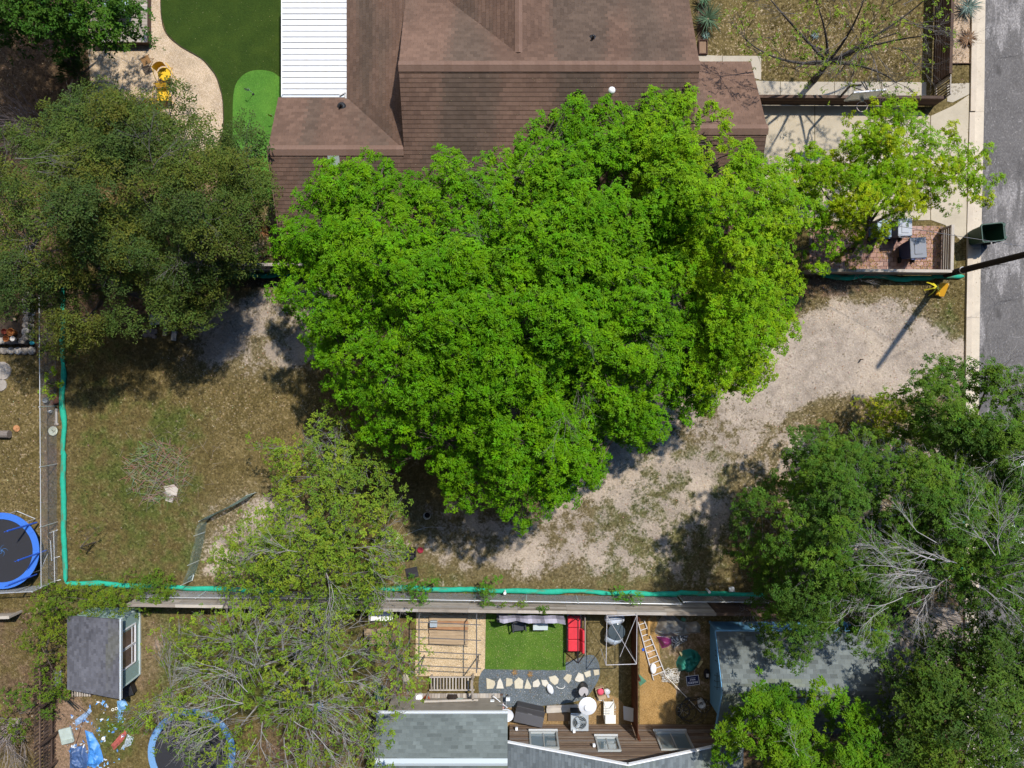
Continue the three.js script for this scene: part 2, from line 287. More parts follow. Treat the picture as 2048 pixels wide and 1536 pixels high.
// ---------------------------------------------------------------- road, kerb, driveway, walk, beds
const roadTex = tex(1024, 1024, (u, v) => {
  const a = fbm(u * 4, v * 4, 5, 4, 71), b = vn(u * 220, v * 220, 220, 72), f = fbm(u * 40, v * 10, 4, 10, 73), w = smooth(0.5, 0.72, a + (f - 0.5) * 0.6);
  let g = 0.1 + 0.06 * b + 0.04 * (fbm(u * 16, v * 16, 3, 16, 75) - 0.5) + 0.17 * w * (0.25 + 0.75 * b) + (b > 0.92 ? 0.1 : 0);
  const cr = worley(u * 2 + 0.2 * fbm(u * 12, v * 12, 3, 12, 78), v * 2 + 0.2 * fbm(u * 12, v * 12, 3, 12, 79), 2, 5); if (cr[2] < 0.004) g *= 0.6;
  const oil = smooth(0.7, 0.85, fbm(u * 9 + 3, v * 9, 3, 9, 81)); g *= 1 - 0.35 * oil;
  return [g * 1.03, g * 0.985, g * 0.97];
}, 9, 12);
const RL = [[1969, -60], [1966, 200], [1958, 560], [1955, 800], [1955, 1600]];
struct('road', sheet([...px(RL), P(2700, 1600), P(2700, -60)], 0.012), mat([0.88, 0.86, 0.83], { map: roadTex, rough: 0.9, bump: 0.012 }));
const kerbM = mat([0.58, 0.5, 0.4], { map: T.concrete, rough: 0.9 }), gutterM = mat([0.62, 0.54, 0.43], { map: T.concrete, rough: 0.9 });
for (let k = 0; k < 12; k++) {                       // kerb and gutter cast in lengths, with joints
  const at = (y, o) => { const i = RL.findIndex((p, n) => n < RL.length - 1 && y <= RL[n + 1][1]), a = RL[i], b = RL[i + 1], t = (y - a[1]) / (b[1] - a[1]); return [a[0] + (b[0] - a[0]) * t + o, y]; };
  const y0 = -50 + k * 137, y1 = y0 + 136.6;
  const low = y0 > 150 && y0 < 480;
  struct('gutter', slab(px([at(y0, -16), at(y1, -16), at(y1, 2), at(y0, 2)]), 0, 0.024), gutterM);
  struct('kerb', slab(px([at(y0, -27), at(y1, -27), at(y1, -16.2), at(y0, -16.2)]), 0, low ? 0.045 : 0.12), kerbM);
}
const concM = mat([0.5, 0.435, 0.33], { map: T.concrete, rough: 0.9, bump: 0.004 }), walkM = mat([0.46, 0.41, 0.33], { map: T.concrete, rough: 0.9, bump: 0.004 });
function slabs(name, quads, m, y1 = 0.02) { const g = new THREE.Group(); g.name = name; g.userData.kind = 'structure'; scene.add(g); for (const q of quads) part(g, 'concrete_slab', slab(px(q), 0, y1), m); return g; }
slabs('driveway', [
  [[1500, 210], [1628.5, 205], [1628.5, 332], [1500, 332]], [[1630, 205], [1770, 203], [1770, 332], [1630, 332]], [[1771.5, 203], [1860, 232], [1860, 332], [1771.5, 332]],
  [[1500, 333.5], [1628.5, 333.5], [1628.5, 445], [1500, 445]], [[1630, 333.5], [1770, 333.5], [1770, 442], [1630, 442]], [[1771.5, 333.5], [1860, 333.5], [1860, 440], [1771.5, 442]],
  [[1861.5, 232], [1905, 212], [1938, 190], [1934, 332], [1861.5, 332]], [[1861.5, 333.5], [1934, 333.5], [1932, 470], [1920, 480], [1890, 450], [1861.5, 440]],
], concM);
slabs('front_walk', [
  [[1360, 108], [1444, 112], [1444, 140], [1360, 140]], [[1445, 112], [1522, 112], [1522, 160], [1445, 140]], [[1500, 161], [1560, 163.5], [1560, 195], [1500, 195]], [[1561, 163.5], [1668, 164], [1668, 195], [1561, 195]], [[1669, 164], [1762, 164], [1762, 195], [1669, 195]], [[1763, 164], [1852, 165], [1852, 195], [1763, 195]],
  [[1894, 168], [1941, 166], [1939, 188], [1905, 205], [1894, 203]],
], walkM);
// back garden top left: gravel patio, lawn of artificial turf, putting green
const patio = [[180, -40], [330, -40], [322, 20], [328, 60], [350, 85], [400, 115], [428, 148], [443, 190], [446, 240], [438, 285], [400, 305], [300, 300], [225, 280], [186, 220], [180, 150]];
struct('gravel_patio', sheet(curvePts(px(patio), 120), 0.008), mat([0.8, 0.62, 0.43], { map: T.pebble, rough: 0.95, bump: 0.015 }));
const lawn = [[322, -40], [323, 30], [333, 66], [360, 92], [406, 120], [432, 152], [445, 195], [447, 250], [440, 310], [432, 400], [552, 400], [566, 300], [566, -40]];
struct('turf_lawn', slab(px(lawn), 0, 0.03), mat([0.042, 0.075, 0.01], { map: T.turf, rough: 0.95, bump: 0.02 }));
struct('patio_edging', tube([...curvePts(px(lawn.slice(0, 10)), 60, false)].map((p) => p.clone().setY(0.035)), 0.02, 120, 5), mat([0.06, 0.045, 0.03]));
const green = [[470, 300], [466, 230], [469, 180], [482, 155], [505, 142], [535, 142], [556, 152], [566, 175], [566, 330], [540, 395], [500, 390]];
struct('putting_green', sheet(curvePts(px(green), 80), 0.036), mat([0.1, 0.25, 0.035], { map: T.turf, rough: 0.95 }));
struct('planting_soil', sheet(px([[1395, 0], [1415, 0], [1412, 110], [1395, 110]]), 0.006), mat([0.12, 0.08, 0.05], { map: T.speck }));
// bin pad of brick paving: bricks one by one
{
  const pad = new THREE.Group(); pad.name = 'brick_pad'; pad.userData.kind = 'structure'; scene.add(pad);
  part(pad, 'mortar_bed', slab(px([[1618, 452], [1886, 452], [1886, 546], [1618, 546]]), 0, 0.02), mat([0.2, 0.14, 0.11], { map: T.speck }));
  const a = P(1618, 452), b = P(1886, 546), bg = boxUV(rbox(0.315, 0.05, 0.205, 0.008)); bg.userData.uvd = 1; seed(5);
  const bm = [[0.4, 0.24, 0.185], [0.35, 0.2, 0.155], [0.45, 0.29, 0.23], [0.31, 0.185, 0.15]].map((c) => mat(c, { map: T.speck, rough: 0.9 }));
  for (let r = 0, z = a.z + 0.12; z < b.z - 0.1; z += 0.22, r++) for (let x = a.x + 0.18 + (r % 2) * 0.16; x < b.x - 0.16; x += 0.33) { const o = part(pad, 'brick', bg, pick(bm)); o.position.set(x, 0.018 + rr(0, 0.005), z); o.rotation.y = rr(-0.015, 0.015); }
}
// yard behind the timber fence
struct('turf_patch', slab(px([[972, 1226], [1133, 1228], [1131, 1340], [970, 1338]]), 0, 0.03), mat([0.1, 0.19, 0.025], { map: T.turf, rough: 0.95, bump: 0.015 }));
struct('gravel_bed', sheet(px([[833, 1222], [973, 1222], [971, 1352], [830, 1352]]), 0.008), mat([0.82, 0.62, 0.38], { map: T.pebble, rough: 0.95, bump: 0.015 }));
struct('slate_chippings', sheet(curvePts(px([[968, 1338], [1080, 1340], [1140, 1322], [1185, 1310], [1200, 1340], [1190, 1372], [1160, 1400], [1080, 1412], [1010, 1415], [966, 1418]]), 90), 0.01), mat([0.17, 0.2, 0.22], { map: T.pebble, rough: 0.9, bump: 0.01 }));
struct('gravel_path', sheet(px([[1279, 1228], [1312, 1228], [1322, 1330], [1352, 1380], [1352, 1452], [1279, 1452]]), 0.009), mat([0.52, 0.32, 0.12], { map: T.pebble, rough: 0.95, bump: 0.015 }));
struct('gravel_strip', sheet(curvePts(px([[1000, 1416], [1090, 1420], [1150, 1425], [1200, 1390], [1240, 1400], [1262, 1440], [1262, 1452], [1000, 1452]]), 70), 0.007), mat([0.42, 0.27, 0.12], { map: T.pebble, rough: 0.95, bump: 0.012 }));
struct('concrete_yard', sheet(curvePts(px([[1795, 1240], [1860, 1215], [1915, 1225], [1930, 1290], [1900, 1340], [1850, 1350], [1795, 1380]]), 60), 0.01), mat([0.33, 0.28, 0.24], { map: T.concrete, rough: 0.95 }));
// ---------------------------------------------------------------- houses
function clipRect(poly, u0, u1, v0, v1) {
  const cut = (pts, inside, cross) => { const out = []; for (let i = 0; i < pts.length; i++) { const a = pts[i], b = pts[(i + 1) % pts.length], ia = inside(a), ib = inside(b); if (ia) out.push(a); if (ia !== ib) out.push(cross(a, b)); } return out; };
  const at = (k, c) => (a, b) => { const t = (c - a[k]) / (b[k] - a[k]); return [a[0] + (b[0] - a[0]) * t, a[1] + (b[1] - a[1]) * t]; };
  let p = poly;
  for (const [k, c, sgn] of [[0, u0, 1], [0, u1, -1], [1, v0, 1], [1, v1, -1]]) { if (p.length < 3) return []; p = cut(p, (q) => sgn * (q[k] - c) >= -1e-9, at(k, c)); }
  return p;
}
const polyArea = (p) => { let a = 0; for (let i = 0; i < p.length; i++) { const q = p[(i + 1) % p.length]; a += p[i][0] * q[1] - q[0] * p[i][1]; } return a / 2; };
// a roof plane with its shingles; corners in order, seen from above
function roofSlope(house, corners, o) {
  const { exposure = 0.18, width = 0.28, thick = 0.02, gap = 0.012, colour, under, single = 0, mats: ms } = o;
  let n = V(0, 0, 0); for (let i = 0; i < corners.length; i++) { const a = corners[i], b = corners[(i + 1) % corners.length]; n.add(a.clone().cross(b)); } n.normalize(); if (n.y < 0) n.negate();
  const u = V(0, 1, 0).cross(n).normalize(), v = n.clone().cross(u).normalize(); const O = corners[0];
  let poly = corners.map((c) => { const d = c.clone().sub(O); return [d.dot(u), d.dot(v)]; }); if (polyArea(poly) < 0) poly = poly.reverse();
  const W = (a, b, h) => O.clone().addScaledVector(u, a).addScaledVector(v, b).addScaledVector(n, h);
  const sh = new THREE.Shape(poly.map((q) => new THREE.Vector2(q[0], q[1]))), deck = new THREE.ExtrudeGeometry(sh, { depth: 0.07, bevelEnabled: false });
  deck.applyMatrix4(new THREE.Matrix4().makeBasis(u, v, n).setPosition(O.clone().addScaledVector(n, -0.07)));
  const slope = part(house, 'roof_slope', deck, under);
  const us = poly.map((q) => q[0]), vs = poly.map((q) => q[1]), u0 = Math.min(...us), u1 = Math.max(...us), v0 = Math.min(...vs), v1 = Math.max(...vs);
  const soup = new Soup(); let count = 0;
  const build = (s, p, a, b, col) => {
    const top = p.map((q) => W(q[0], q[1], thick - (thick - 0.005) * clamp((q[1] - b) / exposure)));
    const bot = p.map((q) => W(q[0], q[1], 0.002));
    const nn = n; const k = top.map((t, i) => s.vert(t, nn, p[i][0], p[i][1], col)); for (let i = 1; i < k.length - 1; i++) s.i.push(k[0], k[i], k[i + 1]);
    for (let i = 0; i < p.length; i++) { const j = (i + 1) % p.length; s.quad(bot[i], bot[j], top[j], top[i], col); }
  };
  for (let r = 0, b = v0; b < v1; b += exposure, r++) {
    for (let a = u0 - width * ((r % 2) * 0.5 + 0.1 * R()); a < u1; a += width) {
      const w = gap * 0.35, p = clipRect(poly, a + w / 2, a + width - w / 2, b + gap, b + exposure);
      if (p.length < 3 || Math.abs(polyArea(p)) < 0.15 * exposure * width) continue;
      const c = colour(a + width / 2, b, W(a + width / 2, b, 0));
      if (count < single) { const s = new Soup(); build(s, p, a, b, [1, 1, 1]); const lum = (c[0] + c[1] + c[2]); let best = ms[0]; for (const m of ms) if (Math.abs(m.userData.lum - lum) < Math.abs(best.userData.lum - lum)) best = m; part(slope, 'shingle', s.geo(), best); } else build(soup, p, a, b, c);
      count++;
    }
  }
  if (soup.i.length) { const f = part(slope, 'shingle_field', soup.geo(), mat([1, 1, 1], { map: T.speck, vc: true, rough: 0.92 })); f.userData.kind = 'stuff'; }
  return slope;
}
function shingleMats(base) { return [0.66, 0.8, 0.92, 1.04, 1.16, 1.3].map((k) => { const c = base.map((x) => x * k), m = mat(c, { map: T.speck, rough: 0.92 }); m.userData.lum = c[0] + c[1] + c[2]; return m; }); }
function ridgeCaps(house, a, b, slope, m, hw = 0.22) {
  const d = b.clone().sub(a), L = d.length(), turn = Math.atan2(-d.z, d.x), ang = Math.atan(slope), n = Math.round(L / 0.31), s = L / n;
  const wing = (k) => { const g = box(s + 0.03, 0.022, hw / Math.cos(ang)); g.rotateX(k * ang); return g.translate(0, 0.04 - hw / 2 * slope, k * hw / 2); };
  const g0 = merge([wing(1), wing(-1)]);
  for (let i = 0; i < n; i++) { const o = part(house, 'ridge_cap', g0, Array.isArray(m) ? pick(m) : m); o.position.copy(a).addScaledVector(d, (i + 0.5) / n); o.rotation.set(0, turn, 0.03); }
}
function gableBody(profile, x0, x1) { const sh = new THREE.Shape(profile.map(([z, y]) => new THREE.Vector2(-z, y))); return new THREE.ExtrudeGeometry(sh, { depth: x1 - x0, bevelEnabled: false }).rotateY(Math.PI / 2).translate(x0, 0, 0); }

// the brown house at the top
{
  seed(21);
  const K = 0.494, front = (x, z) => V(x, 2.6 + K * (-z - 6.91), z);
  const h = thing('brown_house', 'long house with brown asphalt shingle roof of several gables', 'house');
  const wallM = mat([0.36, 0.3, 0.24], { map: T.fine });
  part(h, 'wall', gableBody([[-7.4, 0], [-7.4, 2.65], [-13.15, 5.5], [-18.9, 2.6], [-18.9, 0]], -4.62, 7.68), wallM);
  part(h, 'wall', gableBody([[-7.4, 0], [-7.4, 2.65], [-10.15, 4.0], [-12.7, 2.7], [-12.7, 0]], -10.35, -4.66), wallM);
  part(h, 'wall', gableBody([[-7.4, 0], [-7.4, 2.65], [-10.92, 4.4], [-14.4, 2.7], [-14.4, 0]], 7.72, 10.7), wallM);
  part(h, 'wall', box(2.7, 2.6, 7, -5.95, 1.3, -16.4), wallM);
  part(h, 'wall', box(8.5, 2.6, 5, 0.3, 1.3, -21.6), wallM);
  const base = [0.188, 0.116, 0.082], under = mat([0.125, 0.078, 0.056]), ms = shingleMats(base);
  const colour = () => (a, b, p) => {
    const st = smooth(0.42, 0.72, fbm(p.x * 0.9 + 50, p.z * 0.16 + 20, 3, 256, 61)), ed = fbm(p.x * 0.35, p.z * 0.35, 3, 256, 66);
    const k = (0.9 + 0.26 * (R() - 0.5) + 0.5 * (ed - 0.5)) * (1 - 0.3 * st);
    return [base[0] * k, base[1] * k * (1 + 0.14 * st), base[2] * k * (1 + 0.18 * st)];
  };
  const opt = { colour: colour(), under, mats: ms };
  roofSlope(h, [front(-10.6, -6.91), front(10.95, -6.91), front(10.95, -10.92), front(7.76, -10.92), front(7.76, -13.15), front(-4.68, -13.15), front(-4.68, -10.15), front(-10.6, -10.15)], { ...opt, single: 0 });
  const back = (x, z) => V(x, 5.68 + K * (z + 13.15), z);
  roofSlope(h, [back(7.76, -13.15), back(7.76, -19.4), back(-4.68, -19.4), back(-4.68, -13.15)], { ...opt, single: 300 });
  const wy = (x, z) => V(x, 5.375 - K * Math.abs(x - 0.27), z);
  roofSlope(h, [wy(0.27, -13.77), wy(0.27, -23), wy(-4.68, -23), wy(-4.68, -18.72)], opt);
  roofSlope(h, [wy(0.27, -13.77), wy(5.3, -18.8), wy(5.3, -23), wy(0.27, -23)], opt);
  const lb = (x, z) => V(x, 4.2 + K * (z + 10.15), z), lc = (x, z) => V(x, 2.792 + K * (x + 7.5), z);
  roofSlope(h, [lb(-10.6, -10.15), lb(-4.68, -10.15), lb(-7.5, -13.0), lb(-10.6, -13.0)], opt);
  roofSlope(h, [lc(-7.5, -13.0), lc(-4.68, -10.15), lc(-4.68, -23), lc(-7.5, -23)], opt);
  const rb = (x, z) => V(x, 4.583 + K * (z + 10.92), z);
  roofSlope(h, [rb(7.72, -10.92), rb(10.95, -10.92), rb(10.85, -14.65), rb(7.72, -14.65)], opt);
  const capM = [mat([0.21, 0.132, 0.096], { map: T.speck }), mat([0.19, 0.118, 0.085], { map: T.speck })];
  ridgeCaps(h, front(-4.68, -13.15), front(7.76, -13.15), K, capM); ridgeCaps(h, front(-10.62, -10.15), front(-4.72, -10.15), K, capM);
  ridgeCaps(h, front(7.8, -10.92), front(10.97, -10.92), K, capM); ridgeCaps(h, wy(0.27, -13.85), wy(0.27, -21), K, capM, 0.16);
  part(h, 'drip_edge', [box(21.6, 0.14, 0.03, 0.17, 2.55, -6.88), box(0.03, 0.16, 3.2, -10.63, 0, 0, 0, 0).rotateX(Math.atan(K)).translate(0, 3.35, -8.5)], mat([0.2, 0.12, 0.09]));
  const dark = mat([0.02, 0.02, 0.022], { rough: 0.5 }), zinc = mat([0.5, 0.52, 0.54], { rough: 0.35, metal: 0.8 });
  const vent = (x, y, hh, col) => { const p = P(x, y, hh + 0.3); part(h, 'vent_pipe', lathe([[0.0, 0.34], [0.05, 0.34], [0.05, 0.1], [0.1, 0.06], [0.2, 0.02], [0.2, -0.2], [0, -0.2]], p.x, hh, p.z), col); };
  vent(680, 208, 3.06, dark); vent(1187, 72, 4.9, dark);
  { const p = P(901, 253, 4.35); part(h, 'roof_vent', [lathe([[0, 0.42], [0.12, 0.41], [0.2, 0.33], [0.21, 0.27], [0.1, 0.26], [0.1, -0.2], [0, -0.2]], p.x, 3.98, p.z), box(0.42, 0.02, 0.46, p.x, 4.03, p.z, 0, Math.atan(K))], mat([0.025, 0.025, 0.028], { rough: 0.35, metal: 0.4 })); }
  { const p = P(1216, 203, 5); const fl = part(h, 'flue', cyl(0.075, 0.075, 1.5, p.x, 5.35, p.z), mat([0.62, 0.64, 0.65], { rough: 0.45, metal: 0.3 })); part(fl, 'flue_cap', lathe([[0, 0.16], [0.06, 0.15], [0.14, 0.09], [0.14, 0.0], [0, 0]], p.x, 6.08, p.z), mat([0.78, 0.78, 0.77], { rough: 0.5 })); part(fl, 'flashing', [cyl(0.14, 0.3, 0.2, p.x, 4.85, p.z)], zinc); }
  { const p = P(668, 321, 4.0); part(h, 'roof_vent', [box(0.5, 0.14, 0.45, p.x, 3.98, p.z, 0, Math.atan(K)), box(0.6, 0.02, 0.6, p.x, 3.92, p.z, 0, Math.atan(K))], mat([0.5, 0.56, 0.5], { rough: 0.4, metal: 0.5 })); }
  // white patio cover
  const c = thing('patio_cover', 'flat white ribbed metal patio cover joined to the brown roof', 'canopy', V(-8.95, 0, -13.05));
  const pw = 0.262, pan = boxUV(merge([box(2.98, 0.02, pw - 0.018, 0, 0, 0), box(2.98, 0.035, 0.02, 0, 0.018, pw / 2 - 0.024)])); pan.userData.uvd = 1;
  const whites = [[0.78, 0.78, 0.78], [0.7, 0.705, 0.7], [0.74, 0.745, 0.745], [0.66, 0.66, 0.65]].map((k) => mat(k, { map: T.fine, rough: 0.5 }));
  for (let i = 0; i < 24; i++) { const o = part(c, 'roof_panel', pan, pick(whites)); o.position.set(0.02, 2.78, -0.2 - i * pw); }
  part(c, 'gutter', box(3.0, 0.1, 0.1, 0, 2.72, -0.02), mat([0.56, 0.6, 0.62], { rough: 0.45 }));
  part(c, 'fascia', box(0.06, 0.14, 6.4, -1.5, 2.7, -3.2), mat([0.7, 0.7, 0.7], { rough: 0.5 }));
  part(c, 'downpipe_elbow', [box(0.3, 0.05, 0.06, 1.28, 2.83, -0.1, 0.5), box(0.08, 0.06, 0.2, 1.42, 2.84, 0.02)], mat([0.45, 0.43, 0.4]));
  for (const z of [-0.4, -3.4]) part(c, 'post', box(0.1, 2.68, 0.1, -1.4, 1.34, z), mat([0.6, 0.58, 0.52], { map: T.wood }));
}
const gableGrey = [0.21, 0.235, 0.235];
const greyColour = (base, vary) => (a, b, p) => { const k = 0.86 + vary * (R() - 0.5) + 0.4 * (fbm(p.x * 0.6, p.z * 0.6, 3, 256, 90) - 0.5), l = smooth(0.5, 0.75, fbm(p.x * 0.8 + 9, p.z * 0.5, 3, 256, 95)) * 0.2; return [base[0] * (k + l), base[1] * (k + l), base[2] * k]; };
const windowM = mat([0.03, 0.045, 0.05], { phys: true, rough: 0.06, clearcoat: 0.6 });
// the pale blue house
{
  seed(22);
  const h = thing('blue_house', 'small light blue house with grey shingle gable roof under trees', 'house');
  const blue = mat([0.16, 0.39, 0.62], { map: T.fine, rough: 0.8 }), S = 0.465;
  part(h, 'wall', gableBody([[11.71, 0], [11.71, 2.45], [13.6, 3.32], [15.7, 2.35], [15.7, 0]], 9.76, 17.3), blue);
  part(h, 'corner_trim', [box(0.1, 2.3, 0.1, 9.75, 1.15, 11.72)], mat([0.2, 0.42, 0.62]));
  const f = (x, z) => V(x, 2.4 + S * (z - 11.36), z), b = (x, z) => V(x, 3.45 - S * (z - 13.62) * 0.94, z);
  const base = [0.165, 0.187, 0.18], ms = shingleMats(base), o = { colour: greyColour(base, 0.5), under: mat([0.13, 0.15, 0.145]), mats: ms, exposure: 0.2, width: 0.3 };
  roofSlope(h, [f(9.37, 11.36), f(17.7, 11.36), f(17.7, 13.62), f(9.37, 13.62)], { ...o, single: 300 });
  roofSlope(h, [b(9.37, 13.62), b(17.7, 13.62), b(17.7, 16.05), b(9.37, 16.05)], o);
  ridgeCaps(h, f(9.37, 13.62), f(17.7, 13.62), S, ms.slice(1, 4), 0.15);
  part(h, 'fascia', [box(0.03, 0.14, 2.5, 0, 0, 0).rotateX(-Math.atan(S)).translate(9.35, 2.83, 12.5), box(0.03, 0.14, 2.68).rotateX(Math.atan(S)).translate(9.35, 2.83, 14.85), box(8.3, 0.12, 0.03, 13.53, 2.33, 11.34)], mat([0.16, 0.36, 0.56]));
  const iron = mat([0.012, 0.012, 0.014], { rough: 0.6 });
  for (const [z0, z1, y] of [[12.4, 13.1, 1.7], [13.6, 14.4, 1.55]]) {
    const g = [bar(V(9.66, y, z0), V(9.66, y, z1), 0.014)];
    for (let i = 0; i < 3; i++) { const z = mix(z0, z1, (i + 0.5) / 3); g.push(tube([V(9.76, y + 0.06, z), V(9.6, y + 0.05, z), V(9.55, y - 0.05, z), V(9.6, y - 0.1, z)], 0.01, 12, 5)); }
    part(h, 'hook_rail', g, iron);
  }
}
// the timber-clad house at the bottom
{
  seed(23);
  const h = thing('timber_clad_house', 'weathered brown board clad house gable with three windows and grey roof', 'house');
  const S = 0.374, top = (x) => 4.5 - S * Math.abs(x - 4.97);
  part(h, 'wall', (() => { const sh = new THREE.Shape([[-0.1, 0], [10.3, 0], [10.3, top(10.3) - 0.1], [4.97, top(4.97) - 0.1], [-0.1, top(-0.1) - 0.1]].map((q) => new THREE.Vector2(q[0], q[1]))); return new THREE.ExtrudeGeometry(sh, { depth: 7, bevelEnabled: false }).translate(0, 0, 16.8); })(), mat([0.06, 0.045, 0.035], { map: T.fine }));
  const wm = [[0.24, 0.17, 0.115], [0.2, 0.135, 0.09], [0.27, 0.205, 0.15], [0.175, 0.12, 0.085], [0.235, 0.19, 0.155]].map((c) => mat(c, { map: T.wood, rough: 0.9, bump: 0.004 }));
  const wins = [[0.9, 2.1, 0.9, 2.3], [4.0, 4.92, 1.4, 2.5], [6.9, 8.3, 0.9, 2.45]];
  for (let y = 0.04; y < 4.3; y += 0.165) {
    const x0 = Math.max(-0.12, 4.97 - (4.42 - y - 0.08) / S), x1 = Math.min(10.3, 4.97 + (4.42 - y - 0.08) / S);
    const cuts = wins.filter((w) => y + 0.155 > w[2] - 0.06 && y < w[3] + 0.06); let a = x0; const runs = [];
    for (const w of cuts) { if (w[0] - 0.08 > a) runs.push([a, w[0] - 0.08]); a = w[1] + 0.08; } if (a < x1) runs.push([a, x1]);
    for (const [p, q] of runs) { if (q - p < 0.1) continue; part(h, 'siding_board', box(q - p, 0.15, 0.03, (p + q) / 2, y + 0.075, 16.77, 0, -0.08), pick(wm)); }
  }
  const frameM = mat([0.3, 0.31, 0.29], { rough: 0.7 }), glassM = mat([0.13, 0.18, 0.2], { phys: true, rough: 0.08, clearcoat: 1, clearcoatRoughness: 0.05 });
  for (const [x0, x1, y0, y1] of wins) {
    const w = part(h, 'window', box(x1 - x0, y1 - y0, 0.02, (x0 + x1) / 2, (y0 + y1) / 2, 16.8), glassM);
    part(w, 'window_frame', [box(x1 - x0 + 0.16, 0.09, 0.1, (x0 + x1) / 2, y0 - 0.045, 16.745), box(x1 - x0 + 0.16, 0.09, 0.1, (x0 + x1) / 2, y1 + 0.045, 16.745), box(0.08, y1 - y0, 0.1, x0 - 0.04, (y0 + y1) / 2, 16.745), box(0.08, y1 - y0, 0.1, x1 + 0.04, (y0 + y1) / 2, 16.745), box(0.05, y1 - y0, 0.04, (x0 + x1) / 2, (y0 + y1) / 2, 16.775)], frameM);
    part(w, 'sill', box(x1 - x0 + 0.2, 0.04, 0.16, (x0 + x1) / 2, y0 - 0.11, 16.7), mat([0.42, 0.42, 0.4]));
  }
  const f = (x, z) => V(x, 4.6 - S * Math.abs(x - 4.97), z), base = [0.185, 0.212, 0.22], ms = shingleMats(base), o = { colour: greyColour(base, 0.35), under: mat([0.12, 0.14, 0.145]), mats: ms, exposure: 0.15, width: 0.36 };
  roofSlope(h, [f(4.97, 16.34), f(4.97, 22), f(-0.2, 22), f(-0.2, 16.34)], { ...o, single: 120 });
  roofSlope(h, [f(4.97, 16.34), f(10.6, 16.34), f(10.6, 22), f(4.97, 22)], o);
  const fa = mat([0.78, 0.79, 0.79], { rough: 0.5 });
  for (const k of [-1, 1]) { const L = (k < 0 ? 5.2 : 5.66) / Math.cos(Math.atan(S)); part(h, 'bargeboard', box(L, 0.16, 0.05).rotateZ(-k * Math.atan(S)).translate(4.97 + k * (k < 0 ? 2.58 : 2.81), 4.56 - S * (k < 0 ? 2.58 : 2.81), 16.31), fa); }
  for (const [x, y] of [[1033, 1457], [1148, 1462], [1188, 1490]]) {
    const hh = 35 - 1420 * 16.65 / (y - 768), p = P(x, y, hh);
    const l = part(h, 'floodlight', rbox(0.13, 0.17, 0.13, 0.03, p.x, hh, 16.66), mat([0.75, 0.76, 0.76], { rough: 0.5 })); part(l, 'bracket', box(0.09, 0.05, 0.12, p.x, hh - 0.08, 16.72), mat([0.05, 0.05, 0.05]));
  }
}
// grey roofed wing beside it
{
  seed(24);
  const h = thing('grey_roofed_annex', 'low annex with pale grey green shingle roof and white gutter', 'building');
  part(h, 'wall', gableBody([[15.4, 0], [15.4, 2.45], [16.9, 2.95], [18.8, 2.4], [18.8, 0]], -5.9, -0.45), mat([0.3, 0.27, 0.22], { map: T.wood }));
  const S = 0.33, f = (x, z) => V(x, 2.5 + S * (z - 15.1), z), b = (x, z) => V(x, 3.12 - S * (z - 16.98), z), base = [0.172, 0.2, 0.19], ms = shingleMats(base), o = { colour: greyColour(base, 0.3), under: mat([0.14, 0.16, 0.15]), mats: ms, exposure: 0.16, width: 0.32 };
  roofSlope(h, [f(-6.2, 15.1), f(-0.2, 15.1), f(-0.2, 16.98), f(-6.2, 16.98)], { ...o, single: 220 });
  roofSlope(h, [b(-6.2, 16.98), b(-0.2, 16.98), b(-0.2, 19), b(-6.2, 19)], o);
  part(h, 'ridge_flashing', [box(6.0, 0.015, 0.2, -3.2, 3.13, 16.92, 0, -Math.atan(S)), box(6.0, 0.015, 0.16, -3.2, 3.115, 17.08, 0, Math.atan(S))], mat([0.4, 0.45, 0.46], { rough: 0.5 }));
  const gut = part(h, 'gutter', [box(6.0, 0.02, 0.11, -3.2, 2.42, 15.03), box(6.0, 0.1, 0.012, -3.2, 2.47, 14.975), box(6.0, 0.1, 0.012, -3.2, 2.47, 15.085)], mat([0.5, 0.53, 0.54], { rough: 0.5 }));
  part(h, 'fascia', box(6.0, 0.14, 0.03, -3.2, 2.42, 15.12), mat([0.16, 0.13, 0.1], { map: T.wood }));
}
